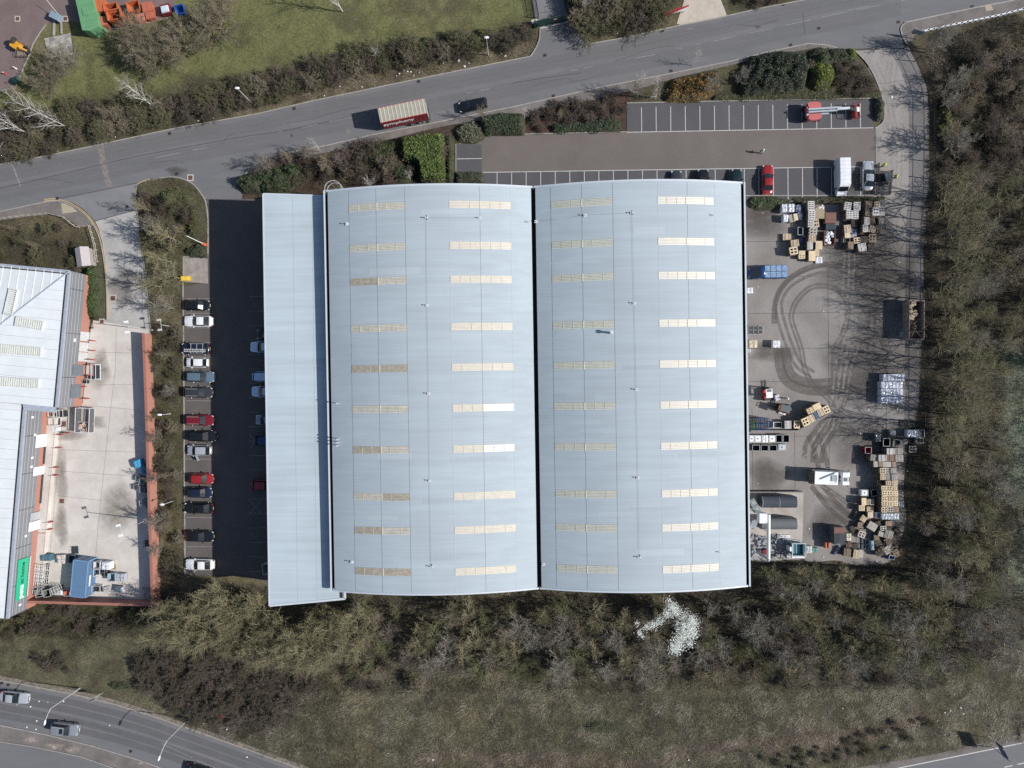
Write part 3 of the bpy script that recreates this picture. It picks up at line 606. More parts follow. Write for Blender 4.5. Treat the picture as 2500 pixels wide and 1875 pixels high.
browns = {(0, 4, 0), (0, 4, 1), (0, 6, 0), (0, 7, 1), (0, 8, 0), (0, 9, 0), (0, 9, 1), (0, 2, 0)}; whites = {(1, 5, 1), (1, 6, 1)}
vlist = [(toL(925, a, zv(toL(925, a, 13.5).x, 0)).y+toL(1428, b+1, zv(toL(1428, b, 13.5).x, 1)).y)/2 for a, b in ys]
rngl = random.Random(5)
RLL = ['northmost', 'second from the north', 'third from the north', 'fourth from the north', 'fifth from the north', 'fifth from the south', 'fourth from the south', 'third from the south', 'second from the south', 'southmost']
for c, (k, x0, x1, xm) in enumerate(xs):
    ua, ub, um = toL(x0, 930, 13.5).x, toL(x1, 930, 13.5).x, toL(xm, 930, 14).x
    for r_, v in enumerate(vlist):
        mb = MB(); hw = .54
        for hidx, (q0, q1) in enumerate(((ua, um-.04), (um+.04, ub))):
            mi = 1 if (c, r_, hidx) in browns else (2 if (c, r_, hidx) in whites else 0)
            nb = 5                        # ribs of the translucent sheets, real ridges
            for j in range(nb):
                va = v-hw+2*hw*j/nb; vb = va+2*hw/nb
                us = [q0+(q1-q0)*i/8 for i in range(9)]
                mb.grid([[(u, va+.03, zv(u, k)+.03) for u in us], [(u, vb-.045, zv(u, k)+.055) for u in us]], mi)
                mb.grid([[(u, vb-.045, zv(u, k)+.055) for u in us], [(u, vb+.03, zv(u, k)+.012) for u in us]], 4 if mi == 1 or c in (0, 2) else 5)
        mb.box((um, v, zv(um, k)+.06), (.09, 2*hw+.06, .05), 3)
        for t in range(1, 3):
            for q0, q1 in ((ua, um), (um, ub)):
                if rngl.random() < .75:
                    u = q0+(q1-q0)*t/3; mb.box((u, v, zv(u, k)+.058), (.035, 2*hw-.05, .03), 3)
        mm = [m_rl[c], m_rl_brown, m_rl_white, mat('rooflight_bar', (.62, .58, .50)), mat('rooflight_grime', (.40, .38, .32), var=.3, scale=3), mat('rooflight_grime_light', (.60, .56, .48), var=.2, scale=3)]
        o = mb.build('rooflight', mm, wh)
# anchor posts of the roof safety line, vents
m_st = mat('weathered_steel', (.22, .23, .23), var=.2)
m_galv = mat('galvanised', (.55, .56, .57), rough=.4, var=.1); m_dark = mat('dark_metal', (.04, .04, .045), rough=.5, var=.1); m_black = mat('black_rubber', (.016, .016, .017), rough=.8, var=.1)
def roofz(u): return zv(u, 0) if u < (vaults[0][1]+vaults[1][0])/2 else zv(u, 1)
for px, py in [(840, 540), (1040, 531), (1170, 529), (1042, 745), (1046, 961), (1048, 1174), (1052, 1384), (852, 1380), (1291, 533), (1310, 531), (1430, 522), (1543, 519), (1748, 520), (1549, 740), (1554, 951), (1558, 1167), (1561, 1361), (1764, 1354), (1328, 1389)]:
    q = toL(px, py, 14); z = roofz(q.x); big = px in (1040, 1543, 1561, 1052)
    mb = MB(); mb.box((q.x, q.y, z+.06), (.5, .42, .04)); mb.tube((q.x, q.y, z), (q.x, q.y, z+.55), .05, n=6); mb.box((q.x, q.y, z+.56), (.16, .16, .06))
    if big: mb.tube((q.x, q.y, z+.1), (q.x+.4, q.y+.3, z+.3), .05, n=6); mb.tube((q.x, q.y, z+.1), (q.x+.4, q.y-.3, z+.3), .05, n=6)
    mb.build('anchor_post', m_galv, wh)
def cable(pts):
    mb = MB(); L = [toL(x, y, 14) for x, y in pts]; mb.path([(q.x, q.y, roofz(q.x)+.12) for q in L], .010, 4); mb.build('safety_cable', m_dark, wh)
cable([(1040, 531), (1042, 745), (1046, 961), (1048, 1174), (1052, 1384)]); cable([(1543, 519), (1549, 740), (1554, 951), (1558, 1167), (1561, 1361)]); cable([(1310, 531), (1430, 522), (1543, 519)]); cable([(1040, 531), (1105, 531), (1170, 529)])
q = toL(1493, 812, 14.2); mb = MB(); mb.tube((q.x, q.y, roofz(q.x)), (q.x, q.y, roofz(q.x)+1.1), .16, n=10); mb.tube((q.x, q.y, roofz(q.x)+1.1), (q.x, q.y, roofz(q.x)+1.25), .27, n=10); mb.build('roof_vent', m_galv, wh)
for x, y in ((825, 515+470), (826, 1072), (826, 1080), (825, 1088)):
    if y == 985: y = 985
    q = toL(x, y, 12); mb = MB(); mb.tube((q.x, q.y, roofz(q.x)), (q.x, q.y, roofz(q.x)+1.0), .06, n=8); mb.tube((q.x, q.y, roofz(q.x)+1.0), (q.x, q.y, roofz(q.x)+1.12), .12, n=8); mb.build('vent_pipe', m_galv, wh)
# west annex with a lower flat roof
an = thing('annex', 'long narrow annex with pale flat ribbed roof along the west side of the warehouse', 'annex')
ZA = 9.6; ZS = 10.0; ac = [P(643, 473, ZA), P(800, 478, ZA), P(842, 1461.7, ZS), P(658.4, 1478.7, ZS)]
ex = (ac[1]-ac[0]).normalized(); dn = (ac[3]-ac[0]).normalized()
aang = math.atan2(-dn.x, dn.y)+math.pi if dn.y < 0 else 0
AL = Matrix.Translation((ac[0].x, ac[0].y, 0)) @ Matrix.Rotation(math.atan2(dn.x, -dn.y), 4, 'Z')
an.matrix_basis = AL; AI = AL.inverted(); q = [AI @ v for v in ac]; LQ = q[3].y
cap = MB(); N = 6
def az(x, y=None): return ZA+(0 if y is None else (ZS-ZA)*y/LQ)
top = []
mb = MB()
for e_, (l, r) in enumerate(((q[0], q[1]), (q[3], q[2]))):
    top.append([(l.x+(r.x-l.x)*i/N, l.y+(r.y-l.y)*i/N, az(0, l.y)) for i in range(N+1)])
mb.grid(top[::-1]); mb.build('roof', m_roof2, an, smooth=True)
mb = MB(); w_ = [Vector((v.x, v.y, 0)) for v in q]; c0 = sum(w_, Vector())/4; ins = [(c0+(v-c0)*.985) for v in w_]
mb.prism([(v.x, v.y) for v in ins], 0, ZA-.12); mb.build('wall', m_wall, an)
mb = MB(); fx = q[0].x
for x0_, z0_, x1_, z1_ in ((q[0], ZA, q[3], ZS),):
    for s in (-.15, .15): pass
    mb.add([(q[0].x-.15, q[0].y, ZA+.06), (q[0].x+.12, q[0].y, ZA+.06), (q[3].x+.12, q[3].y, ZS+.06), (q[3].x-.15, q[3].y, ZS+.06), (q[0].x-.15, q[0].y, ZA-.35), (q[3].x-.15, q[3].y, ZS-.35)], [(0, 3, 2, 1), (0, 4, 5, 3)])
mb.ribbon([q[3], q[2]], .3, ZS-.3, ZS+.07); mb.ribbon([q[2], q[2]+(q[1]-q[2])*.05], .25, ZS-.3, ZS+.07); mb.ribbon([q[0], q[1]], .2, ZA-.3, ZA+.06); mb.build('fascia', m_trim, an)
mb = MB(); g1 = AI @ P(834, 1451, ZS); mb.box((g1.x, g1.y, ZS+.05), (.35, 1.0, .14)); mb.build('gutter_box', m_gut, an)
for x in (715, 762): mb = MB(); a = AI @ P(x, 480, ZA); b = AI @ P(x+14, 1470, ZA); mb.add([(a.x-.025, a.y, ZA+.02), (a.x+.025, a.y, ZA+.02), (b.x+.025, b.y, az(0, b.y)+.02), (b.x-.025, b.y, az(0, b.y)+.02)], [(0, 3, 2, 1)]); mb.build('lap_joint', mat('lap_faint', (.40, .46, .49), var=.2), an)
m_pp = worn('clean_sheet_patch', (.50, .59, .64), .6, .5, .9, rough=.5)
for py in ():
    mb = MB(); a = AI @ P(665+(py % 3)*8, py, ZA); b = AI @ P(770, py-2, ZA); mid = (a+b)/2
    mb.grid([[(a.x+(b.x-a.x)*i/6, a.y-.5, az(0, a.y-.5)+.012) for i in range(7)], [(a.x+(b.x-a.x)*i/6, a.y+.2, az(0, a.y+.2)+.012) for i in range(7)]]); mb.build('clean_patch', m_pp, an)
# external round stair at the north west corner
st = thing('spiral_stair', 'grey metal spiral stair cage at the north west roof corner', 'spiral stair', (P(813, 461, 10.9).x, P(813, 461, 10.9).y, 0))
mb = MB(); R = 1.25
mb.tube((0, 0, 0), (0, 0, 10.4), .09, n=8); mb.build('centre_pole', m_galv, st)
for k in range(30):
    a = k*.42; mb = MB(); mb.box((R*.5, 0, 0), (R, .3, .04)); o = mb.build('tread', m_st, st); o.location = (0, 0, .35*k); o.rotation_euler = (0, 0, a)
for z in (9.6, 10.9):
    mb = MB(); mb.path([(R*math.cos(t), R*math.sin(t), z) for t in np.linspace(0, 2*math.pi, 25)], .04, 6); mb.build('cage_ring', m_galv, st)
for k in range(12): mb = MB(); a = k*math.pi/6; mb.tube((R*math.cos(a), R*math.sin(a), 0), (R*math.cos(a), R*math.sin(a), 10.9), .025, n=5); mb.build('cage_bar', m_st, st)

# ================================================================== retail building on the left
rb = thing('retail_building', 'retail shed with pale standing seam hipped roof, grey cladding and red brick rear wall', 'shop building')
ZR = 6.8
m_rr = mat('pale_roof_membrane', (.60, .64, .66), var=.06, scale=.5, rough=.45); m_clad = mat('grey_wall_panels', (.185, .195, .215), var=.05, scale=.8, rough=.5)
m_brick = mat('red_brick', (.36, .175, .135), var=.12, scale=6, rough=.9); m_seam = mat('roof_seam', (.44, .47, .50), rough=.5); m_eave = mat('blue_grey_eave', (.33, .37, .43), rough=.4)
def U(px, py): v = P(px, py, ZR); return Vector((v.x, v.y, 0))
c0, c1, c2, c3 = U(168.5, 663), U(138, 994), U(61, 988), U(18, 1510)
vd = (c1-c0).normalized(); pd = Vector((vd.y, -vd.x, 0))          # along wall (down), outward... 
if pd.x < 0: pd = -pd
west = -pd
WD = 62.0
# wall outline (follows the eaves), roof eaves oversail by .35 m
foot = [c0, c1, c2, c3, c3+west*WD, c0+west*WD*1.0]
rise = .105
def rz(p):           # pitched roof: height grows with distance from the eaves, limited by the ridges
    d_e = min(abs((p-c0).dot(pd)) if (p-c0).dot(vd) < (c1-c0).length+.01 else abs((p-c2).dot(pd)), 22)
    d_n = abs((p-c0).dot(vd))
    return ZR+rise*min(d_e, d_n, 14)
# wall as stacked brick plinth and cladding
def wallrun(a, b, nm, m, z0, z1, off=0.0):
    mb = MB(); d = (b-a).normalized(); o = Vector((-d.y, d.x, 0))*0
    mb.ribbon([a, b], .3+off, z0, z1); return mb.build(nm, m, rb)
cc = [c0-pd*.0, c1, c2, c3]
bz = 2.35
for a, b in ((c0+west*WD, c0), (c0, c1), (c1, c2), (c2, c3), (c3, c3+west*30)):
    a2 = a-pd*.35 if True else a; b2 = b-pd*.35
    wallrun(a2, b2, 'brick_wall', m_brick, 0, bz); wallrun(a2, b2, 'clad_wall', m_clad, bz, ZR-.15, .1)
for s in (.18, .36, .54, .72, .9):
    for a, b in ((c0, c1), (c2, c3)):
        mb = MB(); d = pd*(-.35+.205); mb.ribbon([a+d, b+d], .02, bz+(ZR-bz)*s, bz+(ZR-bz)*s+.035); mb.build('panel_joint', m_galv, rb)
for a, b, ts in ((c0, c1, (.12, .45, .78)), (c2, c3, (.15, .33, .5, .68, .86))):
    for t in ts: mb = MB(); p = a+(b-a)*t+pd*(-.35+.21); mb.box((p.x, p.y, (bz+ZR)/2), (.03, .08, ZR-bz-.3), rz=math.atan2(vd.y, vd.x)-math.pi/2); mb.build('panel_joint', m_dark, rb)
# roof: facets
hipdir = (west+vd).normalized()
r1 = c0+west*14+vd*14; zr1 = ZR+rise*14
mb = MB()
def v3(p, z): return (p.x, p.y, z)
far = c0+west*WD
mb.add([v3(c0, ZR), v3(far, ZR), v3(far+vd*14, zr1), v3(r1, zr1)], [(0, 3, 2, 1)])              # north slope
e_end = c1+west*14
mb.add([v3(c0, ZR), v3(c1, ZR), v3(c1+west*((c1-c2).dot(pd)), ZR+rise*(c1-c2).dot(pd)), v3(e_end, zr1), v3(r1, zr1)], [(0, 1, 2, 3, 4)])
w2 = c2+west*14; d2 = (c1-c2).dot(pd)
c2h = c1+west*d2
zj = ZR+rise*d2
mb.add([v3(c2, ZR), v3(c3, ZR), v3(c3+west*14, zr1), v3(c1+west*(d2+14), zr1)], [(0, 1, 2, 3)])
mb.add([v3(r1, zr1), v3(e_end, zr1), v3(c1+west*(d2+14), zr1), v3(c3+west*14, zr1), v3(c3+west*WD, zr1), v3(far+vd*14, zr1)], [(0, 5, 4, 3, 2, 1)])
mb.build('roof', m_rr, rb)
# step wall between the two roof levels and eaves gutters
mb = MB(); mb.add([v3(c1, ZR-.3), v3(c2h, ZR-.3), v3(c2h, zj), v3(c1, ZR)], [(0, 1, 2, 3)]); mb.add([v3(c1, ZR+.04), v3(c2h, zj+.04), v3(c2h+vd*.9, ZR+.25), v3(c1+vd*.9, ZR-.1)], [(0, 1, 2, 3)]); mb.build('step_flashing', m_eave, rb)
for a, b in ((far, c0), (c0, c1), (c2, c3)):
    mb = MB(); mb.ribbon([a, b], .42, ZR-.28, ZR+.06); mb.build('eave', m_eave, rb)
    mb = MB(); off = (pd*-.36) if a is not far else vd*.36; mb.ribbon([a+off, b+off], .2, ZR+.03, ZR+.085); mb.build('eave_gutter', m_gut, rb)
mb = MB(); mb.tube(v3(c0, ZR+.06), v3(r1, zr1+.06), .11, n=6); mb.build('hip_cap', m_eave, rb)
L1 = (c1-c0).length
for k in range(1, 22):
    t = k*1.55
    if t < L1:   # east slope seams run east-west
        dmax = min(14, t); p = c0+vd*t; mb = MB(); q2 = p+west*dmax; mb.tube(v3(p, ZR+.02), v3(q2, ZR+rise*dmax+.02), .026, n=4, cap=False); mb.build('roof_seam', m_seam, rb)
L2 = (c3-c2).length
for k in range(0, 23):
    t = 1.0+k*1.55
    if t < L2: p = c2+vd*t; mb = MB(); q2 = p+west*14; mb.tube(v3(p, ZR+.02), v3(q2, zr1+.02), .026, n=4, cap=False); mb.build('roof_seam', m_seam, rb)
for k in range(1, 20):
    t = k*1.3; p = c0+west*t; dm = min(14, t); mb = MB(); q2 = p+vd*dm; mb.tube(v3(p, ZR+.03), v3(q2, ZR+rise*dm+.03), .05, n=4, cap=False); mb.build('roof_seam', mat('pale_seam', (.62, .65, .68)), rb)
def skylight(pxa, pya, pxb, pyb, wd):
    a, b = P(pxa, pya, ZR+1), P(pxb, pyb, ZR+1); a.z = b.z = 0; L = (b-a).length; d = (b-a)/L; m_ = (a+b)/2
    za = rz(a)+.05; zb = rz(b)+.05; t = None; rot = Matrix.Translation((m_.x, m_.y, (za+zb)/2)) @ Matrix.Rotation(math.atan2(d.y, d.x), 4, 'Z') @ Matrix.Rotation(-math.atan2(zb-za, L), 4, 'Y')
    fr = MB()
    for s in (-1, 1): fr.box((0, s*wd/2, .12), (L, .08, .3)); fr.box((s*L/2, 0, .14), (.16, wd+.1, .34))
    f = fr.build('skylight', mat('skylight_frame', (.50, .52, .52)), rb); f.matrix_basis = rot
    n_ = int(L/.33); p = MB()
    for k in range(n_):
        x = -L/2+.1+(L-.2)*(k+.5)/n_; p.box((x, 0, .14), ((L-.2)/n_*.62, wd-.1, .16))
    o = p.build('pane', mat('skylight_sheet', (.62, .65, .61), var=.1, rough=.3), f)
skylight(38, 784, 98, 795, 1.35); skylight(0-60, 845, 94, 859, 1.35); skylight(-60, 926, 88, 937, 1.35); skylight(28, 706, 19, 768, 1.3)
# doors, shutters, buffers and lights of the service wall
dU = pd*(-.35+.22); eang = math.atan2(vd.y, vd.x)
def wdir(a):
    d_ = (c3-c2).normalized() if (a-c2).length < .01 else vd; p_ = Vector((d_.y, -d_.x, 0)); return d_, (p_ if p_.x > 0 else -p_)
def walldoor(px, py, wdt, h, z0, m, name='roller_door', a=c2, b=c3, th=.06, prot=.02):
    g0 = P(px, py, z0+h/2); d_, p_ = wdir(a); t = (g0-a).dot(d_); p = a+d_*t+p_*(-.10+th/2+prot); eang = math.atan2(d_.y, d_.x); pd = p_
    mb = MB(); mb.box((p.x, p.y, z0+h/2), (wdt, th, h), rz=eang)
    if name == 'roller_door':
        for k in range(int(h/.25)): mb.box((p.x+pd.x*.035, p.y+pd.y*.035, z0+.12+k*.25), (wdt-.1, .03, .03), rz=eang)
    return mb.build(name, m, rb)
m_white = mat('white_painted', (.72, .73, .74), var=.05); m_shut = mat('grey_shutter', (.14, .16, .19)); m_red = mat('red_paint', (.42, .035, .03), rough=.45)
a0, b0 = c0, c1
for px, py in ((213, 822), (211, 848), (208, 872)): walldoor(px, py, 1.5, 2.4, .05, mat('louvred_door', (.48, .49, .49)), 'roller_door', c0, c1)
walldoor(202, 905, 1.8, 2.6, .9, m_shut, 'roller_door', c0, c1); walldoor(195, 956, 2.2, 2.6, .9, m_shut, 'roller_door', c0, c1)
walldoor(122, 1078, 2.1, 2.6, .9, m_white); walldoor(113, 1151, 1.4, 2.6, .9, m_white); walldoor(98, 1285, 1.5, 2.6, .9, m_white); walldoor(107, 1262, 1.3, 2.4, .9, mat('grey_door', (.36, .38, .40)))
walldoor(128, 1110, 3.3, .5, .8, m_dark, 'dock_edge'); walldoor(118, 1195, 4.8, .5, .8, m_dark, 'dock_edge')
for px, py, hh, a in ((158, 828, 3.5, c0), (79, 1061, 3.6, c2), (62, 1116, 3.8, c2), (61, 1138, 3.8, c2), (47, 1307, 3.8, c2), (43, 1370, 3.8, c2), (41, 1388, 3.8, c2), (38, 1400, 3.8, c2), (34, 1475, 3.8, c2), (72, 1018, 4.5, c2)):
    walldoor(px, py, .35 if py > 1010 else .5, .5, hh, m_white, 'wall_light', a, c3)
# dock leveller platform strip
mb = MB(); p0 = c2+vd*2; p1 = c2+vd*(L2*.88)
mb.ribbon([p0+pd*.55, p1+pd*.55], 1.5, 0, .95); dk = mb.build('loading_dock', m_conc, None); tag(dk, 'concrete loading dock along the foot of the brick service wall', 'loading dock')
dkr = MB(); dkr.ribbon([p0+pd*1.32, p1+pd*1.32], .05, .95, 1.02); struct(dkr.build('dock_nosing', mat('nosing', (.5, .47, .42))))
for px, py in ((222, 891), (221, 917), (205, 944), (213, 973), (165, 1057), (148, 1061), (145, 1093), (139, 1141), (137, 1160), (124, 1274), (123, 1292), (112, 1300), (228, 832), (228, 856), (226, 878)):
    p = P(px, py, .5); t = thing('door_barrier', '', 'barrier', (p.x, p.y, 0), ang(1, .02), 'red barriers beside the shop loading doors')
    small = px > 226
    mb = MB(); L_ = .5 if small else 1.0
    mb.box((-L_/2, 0, .95), (L_, .06, .08)); mb.build('rail', m_dark, t); mb = MB(); mb.tube((0, 0, 0), (0, 0, 1.1), .09, n=8); mb.box((.1, 0, .6), (.35, .08, .9)); mb.build('post', m_red, t)
    mb = MB(); mb.tube((-L_, 0, 0), (-L_, 0, 1.0), .05, n=6); mb.build('post', m_dark, t); pend(t, px, py, 'red and black steel barrier')
# shop sign on the rear wall
sg = P(60, 1414, 4.2); d2_, p2_ = wdir(c2); t_ = (sg-c2).dot(d2_); sp = c2+d2_*t_+p2_*.02; eang = math.atan2(d2_.y, d2_.x); pd = p2_
sign = thing('shop_sign', 'green shop sign with white and dark lettering on the grey wall', 'sign', (sp.x, sp.y, 3.05))
sign.rotation_euler = (0, 0, eang)
yo = MB(); yo.box((0, 0, 1.15), (6.6, .12, 2.3)); yo.build('sign_board', mat('green_sign', (.03, .42, .24), rough=.4, var=.03), sign)
fl = 1 if (Matrix.Rotation(eang, 3, 'Z') @ Vector((0, 1, 0))).dot(pd) > 0 else -1
def sign_text(txt, size, x, z, m, thick=.02):
    me = text_mesh(txt, size, bold=thick); me.materials.append(m); o = link('lettering', me, sign)
    # upright on the board and facing the yard
    o.matrix_basis = Matrix.Translation((x, fl*.075, z)) @ (Matrix.Rotation(math.pi, 4, 'Z') if fl > 0 else Matrix.Identity(4)) @ Matrix.Rotation(math.pi/2, 4, 'X')
    return o
# facing the yard from the east, text reads from south to north
sgn = (Matrix.Rotation(math.pi, 3, 'Z') if fl > 0 else Matrix.Identity(3)) @ Vector((1, 0, 0)); rd = (Matrix.Rotation(eang, 3, 'Z') @ sgn)
s_ = 1 if sgn.x > 0 else -1
sign_text('pets', 1.35, -s_*2.05, 1.2, mat('sign_white', (.8, .8, .8))); sign_text('at home', 1.05, s_*1.0, 1.2, mat('sign_dark', (.01, .05, .035)))
for k in range(5):
    px, py = 71-k*2.2, 1385+k*19; p = P(px, py, 2.3)
wdl = MB()
for k in range(26): wdl.box((-3.2+k*.25, .1*fl, -.3), (.16, .03, .3))
wdl.build('small_lettering', mat('small_sign_strip', (.6, .63, .63)), sign)
# pale panel at the foot of the wall and rear fence
mb = MB(); a = P(83, 1305); b = P(76, 1372); c = P(97, 1303); d = P(96, 1370); mb.prism([a, b, d, c], 0, .15); tag(mb.build('paved_ramp', m_white), 'pale painted ramp beside the last loading door', 'ramp')
# trolley cage of the upper yard
def frame_box(mb, w, d, h, r=.03, z=0):
    for x in (-w/2, w/2):
        for y in (-d/2, d/2): mb.tube((x, y, z), (x, y, z+h), r, n=5)
    for zz in (z, z+h):
        for y in (-d/2, d/2): mb.tube((-w/2, y, zz), (w/2, y, zz), r, n=5)
        for x in (-w/2, w/2): mb.tube((x, -d/2, zz), (x, d/2, zz), r, n=5)
    return mb
# brick yard walls
def brickwall(pts, h, label, th=.33):
    t = thing('brick_wall', label, 'wall'); mb = MB(); g = G(pts); mb.ribbon(g, th, 0, h-.1); mb.build('brickwork', m_brick, t)
    mb = MB(); mb.ribbon(g, th+.08, h-.1, h); mb.build('coping', mat('brick_coping', (.30, .13, .10), var=.15), t); return t
brickwall([(369, 816), (376, 1000), (382, 1200), (389, 1405), (391, 1480)], 2.5, 'long red brick wall between the concrete yard and the planted strip')
brickwall([(388, 1467), (200, 1462), (86, 1459)], 2.3, 'red brick wall closing the southern end of the retail yard')
# ================================================================== vegetation
def tree_segs(seed, h, n1, n2, n3, n4, a1=(32, 62), L1=(.30, .52), r0=.13, lean=0, start=.2, up=.10, fork=1, droop=0):
    rnd = random.Random(seed); segs = [[], []]
    def grow(p, d, L, r, lev, tips):
        ns = (6, 4, 3, 2, 2)[lev]; sl = L/ns; pts = [(p.copy(), d.copy(), r)]
        for i in range(ns):
            wob = (.045, .16, .26, .34, .4)[lev]
            d = (d+Vector((rnd.gauss(0, wob), rnd.gauss(0, wob), rnd.gauss(0, wob)*.6+(up if lev else .08)-droop*(lev > 1)))).normalized()
            q = p+d*sl; r2 = r*(1-.62/ns) if lev else r*(1-.75/ns)
            segs[0 if lev == 0 else 1].append((p.copy(), q.copy(), r, r2)); p = q; r = max(r2, .007); pts.append((p.copy(), d.copy(), r))
        n = (n1, n2, n3, n4, 0)[lev]
        for k in range(n):
            t = (start+(1-start)*(k+rnd.random())/n) if lev == 0 else (.18+.82*(k+rnd.random())/n)
            f = t*ns; i = min(int(f), ns-1); a, da, ra = pts[i]; b, db, rb_ = pts[i+1]; pos = a.lerp(b, f-i); ax = da
            side = ax.orthogonal().normalized(); side.rotate(Matrix.Rotation(k*2.4+rnd.random()*1.2, 3, ax))
            an = rad(rnd.uniform(*a1)) if lev == 0 else rad(rnd.uniform(24, 58))
            nd = (ax*math.cos(an)+side*math.sin(an)).normalized()
            if lev == 0: nl = h*rnd.uniform(*L1)*(1.08-.62*t)
            else: nl = L*rnd.uniform(.38, .62)*(1.1-.5*t)
            grow(pos, nd, nl, max(ra*(.66 if lev == 0 else .6), .008), lev+1, tips)
    for f in range(fork):
        d = Vector((math.sin(lean), 0, math.cos(lean))) if fork == 1 else Vector((.45*math.cos(f*6.28/fork+.5), .45*math.sin(f*6.28/fork+.5), 1)).normalized()
        grow(Vector((0, 0, -.1)), d, h*.92*(1 if fork == 1 else rnd.uniform(.75, 1)), r0*(1 if fork == 1 else .7), 0, None)
    return segs
def seg_mesh(name, segs, m, thick=1.0):
    A = np.array([s[0] for s in segs]); B = np.array([s[1] for s in segs]); r = np.array([[s[2], s[3]] for s in segs])*thick
    d = B-A; d /= np.linalg.norm(d, axis=1, keepdims=True)+1e-9
    ref = np.where(np.abs(d[:, 2:3]) < .9, [[0, 0, 1]], [[1, 0, 0]]); u = np.cross(d, ref); u /= np.linalg.norm(u, axis=1, keepdims=True); v = np.cross(d, u)
    n = len(A); V = np.empty((n, 6, 3))
    for k in range(3):
        a = k*2*math.pi/3; o = u*math.cos(a)+v*math.sin(a); V[:, k] = A+o*r[:, :1]; V[:, 3+k] = B+o*r[:, 1:]
    Fq = (np.array([[0, 1, 4, 3], [1, 2, 5, 4], [2, 0, 3, 5]])[None]+(np.arange(n)*6)[:, None, None]).reshape(-1, 4)
    return npmesh(name, V.reshape(-1, 3), Fq, m)
m_bark = {k: mat('bark_'+k, c, var=.25, scale=2, rough=.9, objrand=.16, spec=.2) for k, c in {
 'olive': (0.261, 0.239, 0.152), 'grey': (0.252, 0.235, 0.196), 'green': (0.174, 0.178, 0.096), 'tan': (0.235, 0.204, 0.148), 'white': (.50, .48, .45), 'dark': (0.117, 0.100, 0.078), 'purple': (0.174, 0.144, 0.126), 'khaki': (0.253, 0.233, 0.142),
 'scrub_olive': (0.144, 0.139, 0.083), 'scrub_straw': (0.226, 0.196, 0.144), 'scrub_brown': (0.144, 0.117, 0.097)}.items()}
PROTO = {}
def proto(key, kind, colour, cat, **kw):
    s = tree_segs(**{k: v for k, v in kw.items() if k != 'th'})
    root = bpy.data.objects.new(kind, None); S.collection.objects.link(root)
    link('trunk', seg_mesh('trunk', s[0], m_bark[colour]), root); link('crown', seg_mesh('crown', s[1], m_bark[colour if colour != 'birch' else 'white'], kw.get('th', 1.25)), root)
    root['category'] = cat; PROTO[key] = root; root.location = (0, 0, -500); root['_proto'] = 1; return root
TREEGRP = {'wood': 'bare trees of the wood round the yard', 'bed': 'bare trees in the planting beds'}
PROTOSPEC = [
 ('ash1', 'bare_tree', 'olive', dict(seed=1, h=9, n1=18, n2=7, n3=5, n4=3, th=1.1, r0=.16)),
 ('ash2', 'bare_tree', 'grey', dict(seed=2, h=8.5, n1=18, n2=7, n3=5, n4=3, th=1.1, r0=.15)),
 ('ash3', 'bare_tree', 'khaki', dict(seed=3, h=8, n1=18, n2=7, n3=5, n4=3, th=1.1, a1=(25, 50), r0=.15)),
 ('ash4', 'bare_tree', 'tan', dict(seed=4, h=8, n1=18, n2=7, n3=5, n4=3, th=1.1, a1=(35, 70), r0=.14)),
 ('ash5', 'bare_tree', 'purple', dict(seed=5, h=7.5, n1=18, n2=7, n3=5, n4=3, th=1.1, r0=.12)),
 ('ash6', 'bare_tree', 'green', dict(seed=6, h=8, n1=18, n2=7, n3=5, n4=3, th=1.1, r0=.13)),
 ('tall1', 'tall_bare_tree', 'olive', dict(seed=31, h=13, n1=13, n2=6, n3=4, n4=2, a1=(14, 40), L1=(.35, .58), r0=.15, th=1.1)),
 ('tall2', 'tall_bare_tree', 'khaki', dict(seed=32, h=12, n1=12, n2=6, n3=4, n4=2, a1=(16, 44), L1=(.35, .58), r0=.14, th=1.1)),
 ('will', 'willow_tree', 'khaki', dict(seed=7, h=9, n1=9, n2=8, n3=5, n4=2, a1=(14, 40), L1=(.5, .75), r0=.22, fork=3, up=.16, th=1.15)),
 ('birch1', 'birch_tree', 'white', dict(seed=8, h=11, n1=16, n2=6, n3=2, n4=0, a1=(25, 48), L1=(.25, .45), r0=.14, start=.12, up=.12, th=.9)),
 ('birch2', 'birch_tree', 'white', dict(seed=9, h=10, n1=14, n2=5, n3=2, n4=0, a1=(22, 45), L1=(.24, .42), r0=.11, start=.1, th=.9)),
 ('slim', 'slim_tree', 'tan', dict(seed=10, h=6, n1=14, n2=6, n3=3, n4=2, a1=(22, 50), L1=(.25, .45), r0=.06)),
 ('bush1', 'bramble_shrub', 'dark', dict(seed=11, h=2.2, n1=9, n2=7, n3=5, n4=3, a1=(30, 75), L1=(.5, .8), r0=.03, fork=4, start=.05)),
 ('bush2', 'hawthorn_shrub', 'scrub_olive', dict(seed=12, h=2.2, n1=9, n2=7, n3=5, n4=3, a1=(30, 75), L1=(.5, .8), r0=.03, fork=4, start=.05)),
 ('bush3', 'bare_shrub', 'scrub_brown', dict(seed=13, h=1.9, n1=9, n2=7, n3=5, n4=3, a1=(30, 75), L1=(.5, .8), r0=.03, fork=4, start=.05)),
 ('bush4', 'bare_shrub', 'scrub_straw', dict(seed=14, h=2.4, n1=9, n2=7, n3=5, n4=3, a1=(20, 60), L1=(.5, .8), r0=.03, fork=4, start=.05)),
 ('dome', 'bare_tree', 'tan', dict(seed=15, h=6, n1=20, n2=9, n3=6, n4=5, a1=(40, 80), L1=(.55, .8), r0=.15, start=.1, fork=2)),
]
for k, kind, colr, kw in PROTOSPEC: proto(k, kind, colr, 'tree' if 'shrub' not in kind else 'shrub', **kw)
RT = random.Random(77)
